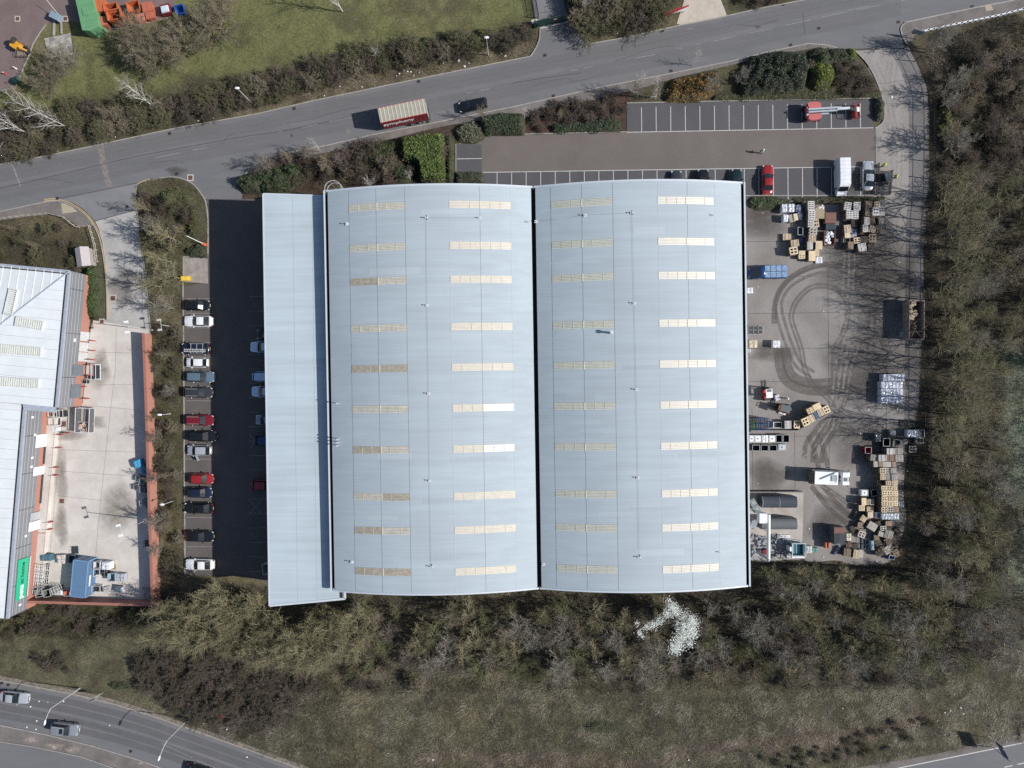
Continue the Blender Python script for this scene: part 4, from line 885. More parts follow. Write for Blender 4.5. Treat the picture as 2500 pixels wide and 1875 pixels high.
def tree(key, px, py, hs=1.0, ws=None, look=None, group=None, z=0.0, lean=(0, 0), rot=None, at=None):
    o = copy_tree(PROTO[key]); del o['_proto']; p = P(px, py) if at is None else at
    ws = ws or hs; o.location = (p.x, p.y, z); o.scale = (ws, ws, hs)
    o.rotation_euler = (lean[1], lean[0], RT.random()*6.28 if rot is None else rot)
    if group: o['group'] = group
    q = pix((p.x, p.y, 3.5 if 'bush' not in key else 1)); pend(o, q[0], q[1], look or 'bare tree'); return o
LOOK = {'tall1': 'tall olive bare tree', 'tall2': 'tall khaki bare tree', 'ash1': 'olive brown bare tree', 'ash2': 'grey bare tree', 'ash3': 'yellowish khaki bare tree', 'ash4': 'pale tan bare tree', 'ash5': 'purplish brown bare tree', 'ash6': 'mossy green bare tree', 'will': 'tall khaki bare tree with sweeping limbs',
 'birch1': 'white barked bare birch', 'birch2': 'slender white barked birch', 'slim': 'small slim bare tree', 'bush1': 'dark brown leafless shrub', 'bush2': 'green twigged shrub', 'bush3': 'purplish brown shrub', 'bush4': 'straw coloured leafless shrub', 'dome': 'wide domed bare tree'}
# named trees of the photograph: key, base pixel, height scale, width scale
for k, x, y, hs, ws in [('birch1', 380, 266, 1.15, .75), ('birch1', 174, 314, 1.2, .95), ('birch1', 76, 329, 1.1, .9), ('birch2', 12, 372, .8, .8), ('birch2', 836, 28, 1.0, 1.0), ('slim', 280, 291, .85, .8), ('dome', 545, 70, 1.0, 1.15),
 ('dome', 400, 140, .85, 1.0), ('dome', 345, 120, .85, 1.0), ('dome', 455, 112, .85, .9), ('ash4', 375, 165, .7, .8), ('ash3', 470, 110, .7, .7), ('dome', 150, 185, .75, 1.05), ('ash2', 180, 165, .6, .75), ('ash3', 95, 215, .5, .55), ('ash4', 60, 235, .5, .5),
 ('birch2', 1425, 35, .55, .55), ('birch2', 922, 146, .4, .5), ('birch1', 1556, 238, .62, .62), ('birch1', 1600, 240, .62, .6), ('slim', 1548, 236, 1.1, .9), ('slim', 1595, 238, 1.05, .9), ('ash2', 770, 385, .6, .6), ('ash2', 665, 415, .65, .6), ('slim', 720, 395, 1.0, .9), ('ash2', 2258, 128, .8, .8), ('slim', 1180, 290, .9, .9), ('ash2', 1728, 225, .65, .6), ('ash2', 1798, 208, .72, .55), ('birch2', 1280, 290, .45, .4), ('slim', 1370, 290, .6, .6), ('slim', 1472, 275, .6, .5),
 ('birch2', 785, 372, .7, .4), ('ash4', 810, 415, .75, .62), ('birch2', 905, 455, .45, .55), ('birch2', 1003, 440, .45, .45), ('ash5', 840, 400, .6, .6), ('ash5', 930, 400, .45, .5), ('slim', 950, 425, .6, .6),
 ('ash1', 440, 590, .95, .85), ('ash1', 445, 680, .9, .8), ('ash2', 425, 755, .85, .8), ('ash3', 420, 640, .9, .85), ('ash2', 400, 560, .8, .7), ('ash1', 395, 700, .8, .8), ('slim', 425, 866, .9, .8), ('slim', 380, 520, 1.2, 1), ('ash6', 440, 500, .6, .6),
 ('ash5', 395, 1165, .6, .6), ('ash5', 405, 1065, .7, .6), ('ash2', 410, 1260, .7, .65), ('slim', 436, 1154, 1.0, .5), ('slim', 430, 1270, 1.0, .5), ('ash2', 430, 955, .45, .5), ('ash6', 380, 1020, .35, .4), ('ash2', 400, 1330, .5, .55),
 ('birch2', 1690, 130+30, .5, .5), ('slim', 1960, 175, .7, .7), ('slim', 2250, 114, 1.15, .9), ('ash2', 2262, 120, .75, .6), ('ash2', 2290, 235, .7, .7), ('ash4', 2290, 345, .85, .9), ('ash2', 2300, 372, .9, .9), ('ash2', 2290, 262, .6, .6), ('slim', 60, 565, .9, .4), ('slim', 110, 605, .8, .4)]:
    tree(k, x, y, hs, ws, LOOK[k], 'bare trees beside the roads and beds')
# the wood: east belt, south belt
def scatter(poly, step, seed, jit=.42):
    r = random.Random(seed); xs = [p[0] for p in poly]; ys = [p[1] for p in poly]; out = []; y = min(ys); row = 0
    while y < max(ys):
        x = min(xs)+(row % 2)*step/2
        while x < max(xs):
            a, b = x+r.uniform(-jit, jit)*step, y+r.uniform(-jit, jit)*step
            if inpoly(np.array([a]), np.array([b]), poly)[0]: out.append((a, b))
            x += step
        y += step*.86; row += 1
    return out, r
def belt(poly, step, seed, keys, hs, group, wsf=(.9, 1.15)):
    pts, r = scatter(poly, step, seed)
    for (x, y) in pts:
        k = r.choices([a for a, b in keys], [b for a, b in keys])[0]; h_ = r.uniform(*hs)
        tree(k, x, y, h_, h_*r.uniform(*wsf), LOOK[k], group, rot=r.random()*6.28)
W1 = [('ash1', 4), ('ash2', 5), ('ash3', 3), ('ash4', 2), ('ash5', 2), ('ash6', 3)]
belt([(2290, 455), (2440, 440), (2700, 430), (2700, 900), (2430, 900), (2420, 1420), (2240, 1420), (2240, 1050), (2285, 1040)], 56, 21, W1, (.55, .9), 'bare trees of the eastern wood')
belt([(2290, 160), (2440, 60), (2700, 40), (2700, 430), (2300, 430)], 92, 22, [('ash2', 4), ('ash5', 4), ('ash4', 2), ('ash1', 1)], (.35, .6), 'small bare trees of the north eastern scrub', (1.1, 1.4))
belt([(1850, 1385), (2230, 1395), (2440, 1420), (2440, 1600), (2200, 1620), (1850, 1630)], 48, 23, [('ash1', 3), ('ash2', 6), ('ash3', 2), ('ash5', 2), ('ash6', 3)], (.6, 1.0), 'bare trees of the southern wood')
belt([(870, 1470), (1840, 1458), (1840, 1630), (1500, 1620), (1200, 1625), (880, 1610)], 47, 24, [('ash1', 3), ('ash2', 4), ('ash3', 3), ('ash4', 2), ('ash6', 3), ('ash5', 1)], (.5, .85), 'bare trees of the southern wood', (1.0, 1.25))
belt([(470, 1430), (640, 1425), (740, 1480), (900, 1480), (880, 1560), (760, 1570), (560, 1545), (430, 1500)], 50, 25, [('will', 5), ('ash3', 3), ('ash1', 2)], (.75, 1.05), 'bare trees of the southern wood')
for k in range(19):
    kk = RT.choice(['tall1', 'tall2']); tree(kk, (2272 if k < 17 else 2245)+RT.uniform(0, 30), 475+k*33+RT.uniform(-8, 8), RT.uniform(.8, 1.05), RT.uniform(.7, .95), LOOK[kk], 'bare trees of the eastern wood')
# shrubs
def shrubs(poly, step, seed, keys, hs, group, z=0.0):
    pts, r = scatter(poly, step*1.16, seed)
    for x, y in pts:
        k = r.choices([a for a, b in keys], [b for a, b in keys])[0]; h_ = r.uniform(*hs); tree(k, x, y, h_, h_*r.uniform(1.0, 1.5), LOOK[k], group, z, rot=r.random()*6.28)
B1 = [('bush1', 3), ('bush2', 3), ('bush3', 1), ('bush4', 1)]
shrubs([(0, 340), (0, 268), (180, 262), (420, 240), (620, 205), (610, 268), (430, 302), (250, 335), (110, 368), (0, 392)], 27, 31, B1, (.8, 1.2), 'shrubs of the northern roadside hedge')
shrubs([(625, 190), (790, 160), (900, 120), (1180, 85), (1280, 70), (1285, 118), (1180, 128), (1000, 160), (830, 195), (780, 218), (630, 262)], 26, 32, B1, (.7, 1.2), 'shrubs of the northern roadside hedge')
shrubs([(1400, -20), (1640, -20), (1625, 50), (1540, 75), (1440, 95), (1405, 60)], 30, 33, [('bush2', 4), ('bush1', 2), ('bush4', 1)], (1.1, 1.6), 'shrubs between the two northern gateways')
shrubs([(1790, -20), (1960, -20), (1860, 10), (1780, 22)], 22, 34, B1, (.6, .8), 'shrubs right of the sandy gateway')
shrubs([(620, 400), (1085, 335), (1085, 450), (800, 470), (620, 470)], 34, 35, [('bush1', 2), ('bush3', 3), ('bush4', 1)], (.8, 1.1), 'shrubs north of the warehouse')
shrubs([(1320, 262), (1525, 232), (1525, 290), (1500, 300), (1320, 318), (1300, 290)], 21, 36, [('bush3', 6)], (.55, .8), 'low red brown shrubs beside the parking bays')
shrubs([(2040, 160), (2095, 160), (2130, 225), (2080, 240), (2020, 235)], 18, 37, [('bush3', 6)], (.5, .65), 'low red brown shrubs at the car park corner')
shrubs([(345, 460), (480, 465), (500, 600), (430, 610), (355, 600)], 34, 38, [('bush2', 3), ('bush3', 1), ('bush1', 1)], (.8, 1.2), 'shrubs in the western island bed', .1)
shrubs([(375, 800), (444, 760), (448, 1400), (396, 1400)], 30, 39, [('bush1', 3), ('bush2', 2), ('bush3', 1), ('bush4', 2)], (.5, .85), 'shrubs in the strip beside the brick wall', .1)
shrubs([(0, 560), (150, 535), (215, 590), (205, 650), (160, 645), (0, 640)], 36, 40, [('bush2', 3), ('bush3', 2), ('bush1', 1)], (.5, .8), 'low shrubs above the shop roof')
shrubs([(100, 1485), (345, 1490), (350, 1550), (0, 1550), (0, 1520)], 30, 41, [('bush1', 4), ('bush2', 2)], (.6, .9), 'shrubs behind the retail yard')
shrubs([(90, 1600), (190, 1595), (190, 1640), (120, 1650)], 24, 42, [('bush3', 3), ('bush1', 2)], (.5, .8), 'shrubs on the dry grass slope')
shrubs([(345, 1585), (480, 1575), (770, 1610), (760, 1700), (640, 1770), (470, 1755), (350, 1660)], 28, 43, [('bush1', 5), ('bush3', 3)], (.7, 1.1), 'dark bramble shrubs above the dual carriageway')
shrubs([(770, 1590), (1300, 1600), (2260, 1600), (2200, 1660), (1500, 1650), (1200, 1670), (800, 1690)], 46, 44, [('bush1', 3), ('bush3', 2), ('bush4', 3), ('bush2', 3)], (.7, 1.2), 'shrubs along the foot of the southern wood')
shrubs([(2300, 150), (2480, 80), (2520, 430), (2300, 430)], 44, 45, [('bush1', 4), ('bush3', 3), ('bush4', 3), ('bush2', 1)], (.7, 1.2), 'shrubs of the north eastern scrub')


shrubs([(1860, 1848), (2080, 1800), (2200, 1750), (2290, 1748), (2260, 1790), (2200, 1825), (2080, 1855), (1900, 1880)], 24, 46, [('bush2', 4), ('bush4', 3)], (.25, .5), 'low scrub above the lower right carriageway')
for k, (x, y) in enumerate([(1868, 1388), (1925, 1392), (1980, 1390), (2040, 1394), (1900, 1420)]): tree('ash6' if k % 2 == 0 else 'ash3', x, y, .62, .85, LOOK['ash6' if k % 2 == 0 else 'ash3'], 'bare trees of the southern wood')
# ---- leafy masses
m_leaf = mat('leaf', (.1, .12, .04), attr='Col', var=.2, scale=1.5, rough=.55, spec=.4)
m_twigcore = mat('dark_twig_core', (.045, .045, .026), var=.4, scale=6, rough=.95, bump=.6)  # dark solid core under the leaves, in place of separate twigs
def leafmass(name, poly_px, h, col, n_m2=60, leaf=.16, cat='hedge', label='', flat=.75, lump=.35, ls=1.6, group=None, seed=0, wpx=None, z0=0.0):
    """foliage filling an outline on the ground, height h, lumpy top, leaf sized faces"""
    r = np.random.default_rng(seed+11); poly = P2(poly_px); xs = np.array([p[0] for p in poly]); ys = np.array([p[1] for p in poly])
    w_, h_ = xs.max()-xs.min(), ys.max()-ys.min()
    n = int(w_*h_*n_m2*2.2); x = r.uniform(xs.min()-.2, xs.max()+.2, n); y = r.uniform(ys.min()-.2, ys.max()+.2, n)
    sd = sdist(x+(fbm(x, y, 1.6)-.5)*.7, y+(fbm(x+50, y, 1.6)-.5)*.7, poly); k = sd < 0; x, y, sd = x[k], y[k], -sd[k]
    prof = np.clip(sd/(h*(1-flat)+.35), 0, 1)**.5
    top = h*prof*(1-lump*.5+lump*(fbm(x, y, ls, 3)-.35))
    side = r.random(len(x)) < .35
    z = np.where(side & (sd < .6), r.uniform(0, 1, len(x))*top, top-np.abs(r.normal(0, .12, len(x)))*h*.5)
    z = np.maximum(z, .05)
    n = len(x); a = r.uniform(0, 6.28, n); t = r.uniform(-.9, .9, n); tb = r.uniform(-.7, .7, n); s = leaf*r.uniform(.6, 1.3, n)
    ux = np.stack([np.cos(a)*np.cos(t), np.sin(a)*np.cos(t), np.sin(t)], -1); vx = np.stack([-np.sin(a)*np.cos(tb), np.cos(a)*np.cos(tb), np.sin(tb)], -1)
    c = np.stack([x, y, z], -1); V = np.empty((n, 4, 3)); V[:, 0] = c-ux*s[:, None]; V[:, 1] = c+vx*s[:, None]*.5; V[:, 2] = c+ux*s[:, None]; V[:, 3] = c-vx*s[:, None]*.5
    f = (.55+.9*r.random(n))*(.75+.5*fbm(x*1., y*1., 2.2))
    col_ = np.array(col)[None]*f[:, None]; yel = r.random(n) < .12; col_[yel] *= (1.5, 1.3, .9)
    ctr_ = Vector((xs.mean(), ys.mean(), z0)); V -= np.array([ctr_.x, ctr_.y, 0])
    root = thing(name, label, cat, ctr_, 0, group)
    link('foliage', npmesh('foliage', V.reshape(-1, 3), np.arange(n*4).reshape(-1, 4), m_leaf, np.repeat(col_, 4, 0)), root)
    st = .35; A, B = np.meshgrid(np.arange(xs.min(), xs.max()+st, st), np.arange(ys.min(), ys.max()+st, st), indexing='ij'); d = -sdist(A, B, poly)
    hh = np.clip(d/(h*(1-flat)+.35), 0, 1)**.5*h*(1-lump*.5+lump*(fbm(A, B, ls, 3)-.35))*.84; hh = np.where(d > 0, hh, -.05)
    i = np.arange(A.size).reshape(A.shape); q = np.stack([i[:-1, :-1], i[1:, :-1], i[1:, 1:], i[:-1, 1:]], -1).reshape(-1, 4); ok = (d.ravel()[q] > -.3).any(1)
    link('twig_core', npmesh('twig_core', np.stack([A-ctr_.x, B-ctr_.y, hh], -1).reshape(-1, 3), q[ok], m_twigcore), root)
    return root
def ell(cx, cy, rx, ry, n=14, a=0, irr=.12, seed=0):
    r = random.Random(seed+int(cx)); out = []
    for k in range(n):
        t = 2*math.pi*k/n; f = 1+r.uniform(-irr, irr); x, y = rx*math.cos(t)*f, ry*math.sin(t)*f; out.append((cx+x*math.cos(a)-y*math.sin(a), cy+x*math.sin(a)+y*math.cos(a)))
    return out
LG = (.075, .112, .026); DG = (.030, .050, .020); MG = (.050, .085, .024); GG = (.048, .062, .044)
leafmass('hedge', [(982, 345), (1030, 334), (1082, 332), (1090, 350), (1090, 440), (1070, 450), (1030, 446), (1022, 405), (984, 392)], 2.8, LG, 75, .17, 'hedge', 'bright green square laurel hedge north of the warehouse', .9, .2)
leafmass('hedge', [(1090, 335), (1104, 335), (1110, 380), (1106, 445), (1092, 446)], 1.6, (.05, .065, .022), 70, .1, 'hedge', 'narrow clipped hedge right of the bright laurel block', .8, .2)
leafmass('hedge', [(890, 362), (960, 342), (980, 345), (982, 395), (930, 410), (895, 395)], 1.6, (.045, .06, .02), 60, .11, 'shrub', 'dull green shrub block left of the bright laurel hedge', .6, .5)
leafmass('conifer_shrub', ell(672, 445, 55, 34), 2.6, DG, 55, .13, 'shrub', 'dark green evergreen shrub by the car park entrance', .5, .7)
leafmass('conifer_shrub', ell(722, 425, 32, 28), 2.6, (.05, .075, .025), 55, .13, 'shrub', 'mid green evergreen shrub beside the spiral stair', .5, .7)
leafmass('conifer_shrub', ell(615, 450, 36, 26), 5.5, DG, 55, .13, 'tree', 'dark broad evergreen beside the mouth of the entrance road', .4, .8)
leafmass('conifer_shrub', ell(985, 425, 30, 25), 1.6, DG, 55, .12, 'shrub', 'dark low evergreen under the pale bare tree', .5, .7)
leafmass('hedge', [(1112, 421), (1178, 421), (1180, 450), (1112, 450)], 1.3, GG, 80, .1, 'hedge', 'grey leaved clipped hedge at the end of the lower bays', .6, .55, 1.1)
leafmass('hedge', [(1174, 300), (1180, 286), (1225, 278), (1278, 282), (1280, 330), (1178, 333)], 2.0, (.035, .055, .026), 60, .12, 'hedge', 'dark green hedge block above the small parking bay', .85, .2)
leafmass('flowering_shrub', ell(1148, 325, 38, 28), 1.8, (.12, .13, .085), 55, .12, 'shrub', 'pale silvery shrub at the corner of the car park', .5, .6)
leafmass('hedge', [(1345, 305), (1420, 298), (1445, 290), (1480, 282), (1512, 300), (1515, 322), (1350, 326)], 1.5, (.035, .060, .032), 80, .11, 'hedge', 'row of clipped dark green shrubs below the red brown bed', .5, .6, .9)
leafmass('shrub', [(1620, 230), (1640, 195), (1720, 182), (1760, 175), (1762, 220), (1705, 250), (1625, 252)], 1.8, (.20, .115, .025), 60, .11, 'shrub', 'orange brown flowering shrubs above the parking bays', .5, .7)
leafmass('evergreen_shrub', [(1800, 200), (1830, 140), (1900, 128), (1960, 130), (1975, 165), (1960, 220), (1900, 235), (1810, 240)], 3.2, (.018, .030, .017), 60, .13, 'shrub', 'very dark evergreen thicket above the parking bays', .5, .7)
leafmass('evergreen_shrub', [(1740, 232), (1980, 225), (2020, 232), (2150, 222), (2152, 240), (1740, 248)], .8, (.085, .09, .035), 60, .1, 'hedge', 'low yellow green ground hedge along the top of the bays', .5, .6)
leafmass('evergreen_shrub', [(1975, 135), (2000, 118), (2060, 122), (2090, 150), (2060, 155), (2030, 160), (1985, 165)], 1.8, (.035, .05, .02), 60, .12, 'shrub', 'dark green shrubs along the road end of the bed', .5, .7)
leafmass('evergreen_bush', ell(2002, 188, 32, 33), 3.0, (.10, .135, .016), 90, .11, 'shrub', 'big rounded yellow green bush beside the parking bays', .35, .3)
leafmass('evergreen_bush', ell(2075, 133, 13, 14), 2.6, (.13, .16, .018), 90, .1, 'shrub', 'small bright yellow green bush nearest the drive mouth', .3, .3)
leafmass('evergreen_bush', ell(2051, 142, 9, 12), 2.2, (.11, .15, .018), 90, .1, 'shrub', 'smallest yellow green bush left of its brighter neighbour', .3, .3)
leafmass('evergreen_bush', ell(2002, 152, 22, 18), 2.6, (.035, .065, .018), 70, .12, 'shrub', 'mid green bush directly above the big rounded bush', .4, .5)
leafmass('hedge', [(2130, 240), (2148, 236), (2157, 255), (2156, 290), (2146, 297), (2130, 292)], 1.5, (.065, .078, .058), 90, .1, 'hedge', 'grey leaved hedge at the right end of the top bays', .6, .45)
leafmass('flowering_shrub', ell(1945, 205, 12, 18), 1.8, (.17, .08, .03), 60, .1, 'shrub', 'orange brown shrub left of the round yellow green bush', .4, .6)
leafmass('hedge', [(212, 665), (225, 650), (245, 650), (252, 690), (252, 775), (225, 778), (216, 750), (222, 700)], 1.9, (.045, .085, .020), 75, .11, 'hedge', 'mid green laurel hedge beside the shop corner', .7, .4)
leafmass('evergreen_shrub', [(455, 605), (500, 590), (508, 612), (500, 630), (470, 628), (452, 618)], 1.6, (.030, .042, .020), 70, .12, 'shrub', 'dark evergreen shrub beside the barrier arm', .5, .6)
leafmass('evergreen_shrub', ell(435, 490, 42, 32), 2.2, (.085, .10, .022), 45, .1, 'shrub', 'yellow green spreading bush in the western island', .4, .8, z0=.1)
leafmass('evergreen_shrub', ell(480, 545, 25, 42), 1.6, (.075, .075, .024), 45, .1, 'shrub', 'olive spreading bush beside the shaded car park', .4, .8, z0=.1)
leafmass('evergreen_shrub', ell(385, 520, 28, 40), 1.3, (.075, .04, .024), 40, .1, 'shrub', 'reddish brown bush in the western island', .4, .8, z0=.1)
leafmass('evergreen_shrub', [(1828, 482), (1880, 480), (1930, 490), (1900, 510), (1850, 515), (1830, 505)], 1.3, (.055, .085, .035), 60, .12, 'shrub', 'grey green shrub in the corner by the warehouse wall', .5, .6)
leafmass('ivy_thicket', [(1930, 484), (2160, 482), (2160, 498), (2100, 500), (2030, 498), (1950, 500)], 1.1, (.075, .068, .04), 55, .1, 'shrub', 'tangled brown thicket between bays and pallet yard', .4, .9)
leafmass('gorse_bush', ell(1175, 100, 26, 26), 1.7, (.085, .095, .02), 60, .1, 'shrub', 'yellow green bush left of the roadside lamp post', .4, .7)
leafmass('gorse_bush', ell(1050, 118, 34, 24), 1.6, (.065, .085, .02), 55, .1, 'shrub', 'mid green bush in the roadside hedge above the trailer', .4, .8)
leafmass('gorse_bush', ell(1432, 72, 22, 18), 1.5, (.09, .105, .022), 60, .1, 'shrub', 'yellow green bush at the bend of the gated drive', .4, .7)
leafmass('gorse_bush', ell(1595, 25, 20, 25), 2.0, (.08, .095, .02), 60, .1, 'shrub', 'yellow green bush left of the red roadside board', .4, .7)
leafmass('gorse_bush', ell(2305, 300, 30, 45), 2.4, (.085, .085, .02), 35, .12, 'shrub', 'yellow green thicket right of the access road', .3, .9)
leafmass('gorse_bush', ell(355, 1580, 14, 8), .8, (.03, .05, .02), 60, .1, 'shrub', 'small dark green bush at the bramble edge', .4, .7)
leafmass('gorse_bush', ell(300, 1674, 34, 9, a=.1), .9, (.035, .05, .02), 60, .1, 'shrub', 'dark ivy clump beside the carriageway verge', .4, .8)
leafmass('gorse_bush', ell(1470, 1775, 45, 14), .9, (.05, .065, .028), 30, .1, 'shrub', 'low green weed clump on the broad grass bank', .4, .9)
# white blossom trees
def blossom(px, py, h, rpx, label, lobes):
    q_ = P(px, py, h*.85); t = thing('blossom_tree', label, 'tree', (q_.x, q_.y, 0)); s = tree_segs(51+int(px), h, 14, 6, 4, 2, r0=.1, L1=(.3, .5)); link('trunk', seg_mesh('trunk', s[0], m_bark['dark']), t); link('branches', seg_mesh('branches', s[1], m_bark['dark']), t)
    r = np.random.default_rng(int(px)); Vs = []
    for (lx, ly, lr, n) in lobes:
        c = P(lx, ly, h*.85)-Vector(t.location); p = r.normal(0, 1, (n, 3))*np.array([lr, lr, 4])*.0577*.8+np.array([c.x, c.y, h*.85])
        # petals strung along random twigs
        for k in range(1): Vs.append(p)
    p = np.concatenate(Vs); n = len(p); a = r.uniform(0, 6.28, n); s = r.uniform(.022, .068, n)[:, None]; u = np.stack([np.cos(a), np.sin(a), r.uniform(-.6, .6, n)], -1); v = np.stack([-np.sin(a), np.cos(a), r.uniform(-.6, .6, n)], -1)
    V = np.empty((n, 4, 3)); V[:, 0] = p-u*s*2; V[:, 1] = p+v*s*.7; V[:, 2] = p+u*s*2; V[:, 3] = p-v*s*.7
    link('blossom', npmesh('blossom', V.reshape(-1, 3), np.arange(4*n).reshape(-1, 4), mat('white_petals', (.70, .74, .70), rough=.8, var=.2, scale=2)), t)
blossom(1662, 1530, 8.0, 50, 'white blossoming tree in the southern wood, larger right one', [(1672, 1520, 17, 900), (1690, 1520, 12, 600), (1668, 1550, 14, 700), (1655, 1575, 13, 700), (1648, 1585, 9, 300), (1690, 1545, 10, 400), (1685, 1570, 8, 150)])
blossom(1615, 1510, 7.6, 40, 'white blossoming tree in the southern wood, thinner left one', [(1640, 1482, 9, 350), (1628, 1500, 8, 300), (1650, 1493, 10, 400), (1632, 1465, 6, 60), (1610, 1515, 8, 350), (1595, 1525, 8, 250), (1578, 1532, 7, 90), (1562, 1545, 6, 120), (1556, 1522, 5, 50), (1570, 1555, 4, 60)])
# ---- ground cover nobody could count
def blades(name, poly_px, n, L, wd, hgt, label, cat, seed, bright=(.6, 1.9), extra=None, dirbias=None, avoid=()):
    r = np.random.default_rng(seed); poly = P2(poly_px); xs = np.array([p[0] for p in poly]); ys = np.array([p[1] for p in poly])
    x = r.uniform(xs.min(), xs.max(), n*2); y = r.uniform(ys.min(), ys.max(), n*2); jx = x+(fbm(x, y, .5)-.5)*2; jy = y+(fbm(x, y+70, .5)-.5)*2
    k = inpoly(jx, jy, poly)&(fbm(x+5, y-9, .8, 3) > r.random(len(x))*.75-.05); x, y = x[k][:n], y[k][:n]
    for ap in avoid:
        kk = ~inpoly(x, y, P2(ap)); x, y = x[kk], y[kk]
    n = len(x); th = fbm(x, y, .25, 3)*12.0+r.normal(0, .7, n) if dirbias is None else dirbias+r.normal(0, .5, n)
    l = L*r.uniform(.4, 1.4, n); d = np.stack([np.cos(th)*l, np.sin(th)*l, hgt*r.uniform(.1, 1, n)], -1); b = np.stack([x, y, np.full(n, -.08)], -1); s = np.stack([-np.sin(th), np.cos(th), np.zeros(n)], -1)*(wd*r.uniform(.5, 1.5, n))[:, None]
    V = np.stack([b-s, b+s, b+d], 1).reshape(-1, 3)
    c = ground_rgb(x, y)*r.uniform(bright[0], bright[1], n)[:, None]
    if extra is not None:
        kk = r.random(n) < extra[1]; c[kk] = np.array(extra[0])*r.uniform(.6, 1.2, kk.sum())[:, None]
    o = link(name, npmesh(name, V, np.arange(3*n).reshape(-1, 3), m_leaf, np.repeat(c, 3, 0))); return tag(o, label, cat, None, 'stuff')
YARD = [(1700, 478), (2268, 478), (2268, 1400), (1700, 1396)]; PARK = [(447, 480), (760, 480), (760, 1408), (452, 1408)]
ISL = [(334, 453), (365, 441), (433, 434), (490, 471), (508, 540), (508, 625), (447, 624), (447, 700), (452, 1405), (392, 1412), (370, 800), (360, 700), (343, 570)]
blades('rough_grass', [(360, 1640), (760, 1650), (1300, 1620), (2300, 1600), (2620, 1560), (2620, 1790), (2270, 1842), (2090, 1872), (1400, 1920), (760, 1890), (744, 1876), (625, 1832), (482, 1781), (368, 1741)], 260000, .6, .026, .35, 'rough dry grass on the bank above the dual carriageway', 'grass', 61, (.35, 2.2), ((.33, .31, .26), .07))
blades('dry_grass', [(-20, 1560), (350, 1560), (370, 1640), (480, 1760), (368, 1741), (181, 1690), (0, 1655)], 40000, .35, .025, .2, 'dry yellowish grass between the shop and the carriageway', 'grass', 62, (.6, 1.7))
blades('lawn_grass', [(-20, 200), (210, 70), (420, 50), (700, -30), (1310, -30), (1300, 80), (1180, 95), (900, 130), (620, 180), (400, 235), (0, 285)], 90000, .18, .022, .12, 'short green grass of the wide northern lawn', 'grass', 63, (.6, 1.6), None, None, ([(-20, 222), (0, 222), (38, 215), (60, 160), (73, 133), (98, 80), (113, 60), (213, 72), (430, 40), (440, -40), (-20, -40)], [(106, 92), (172, 79), (183, 136), (114, 128)]))
blades('brambles', [(340, 1430), (1842, 1430), (1842, 1372), (2175, 1376), (2212, 1040), (2290, 1000), (2500, 1300), (2600, 1500), (2300, 1680), (900, 1690), (780, 1730), (600, 1800), (350, 1660)], 240000, .55, .03, .8, 'tangled brown undergrowth on the floor of the southern wood', 'undergrowth', 64, (.6, 2.2))
blades('undergrowth', [(2256, 480), (2272, 300), (2270, 120), (2440, 40), (2600, 30), (2600, 1400), (2290, 1400), (2230, 1060), (2252, 900)], 150000, .5, .03, .7, 'tangled brown undergrowth on the floor of the eastern wood', 'undergrowth', 65, (.6, 2.0))
blades('hedge_bottom', [(-20, 290), (200, 250), (620, 175), (900, 130), (1180, 85), (1310, 60), (1300, 134), (1250, 143), (1022, 189), (767, 241), (425, 309), (113, 376), (-20, 400)], 80000, .35, .025, .4, 'mixed brambles and grass under the northern roadside hedge', 'undergrowth', 66, (.6, 2.1))
blades('weeds', [(1405, -30), (1650, -30), (1640, 60), (1533, 86), (1446, 102)], 12000, .3, .025, .3, 'weeds and twigs between the two northern gateways', 'undergrowth', 67, (.6, 2.0))
blades('weeds', [(1780, -30), (1950, -30), (1935, 2), (1870, 14), (1780, 34)], 5000, .3, .025, .3, 'weeds on the verge right of the sandy gateway', 'undergrowth', 68, (.6, 2.0))
blades('bed_weeds', [(625, 425), (800, 380), (960, 345), (1110, 318), (1110, 455), (700, 470), (600, 470)], 26000, .3, .025, .3, 'bark mulch and weeds in the bed north of the warehouse', 'undergrowth', 69, (.5, 2.0))
blades('bed_weeds', [(1300, 300), (1530, 245), (1790, 165), (1985, 122), (2060, 125), (2150, 240), (1540, 250), (1530, 318), (1300, 328)], 22000, .28, .025, .25, 'bark mulch and weeds in the bed above the parking bays', 'undergrowth', 70, (.5, 2.0))
o = blades('island_weeds', ISL, 42000, .3, .025, .3, 'brown and green weeds in the strip beside the brick wall', 'undergrowth', 71, (.5, 1.9)); o.location.z = .19
blades('bed_weeds', [(-20, 545), (60, 532), (150, 528), (190, 555), (225, 560), (240, 620), (250, 780), (170, 660), (-20, 640)], 18000, .3, .025, .3, 'low weeds in the bed above the shop roof', 'undergrowth', 72, (.5, 2.0))
blades('bank_weeds', [(90, 1478), (350, 1480), (350, 1560), (-20, 1560), (-20, 1520), (20, 1515)], 22000, .35, .028, .4, 'bramble bank behind the shop and its yard wall', 'undergrowth', 73, (.5, 2.0))
blades('verge_grass', [(2436, 36), (2600, -5), (2600, 60), (2240, 100), (2225, 110), (2235, 82), (2300, 66)], 9000, .25, .025, .2, 'grass below the white rail beside the road', 'grass', 74, (.6, 1.8))
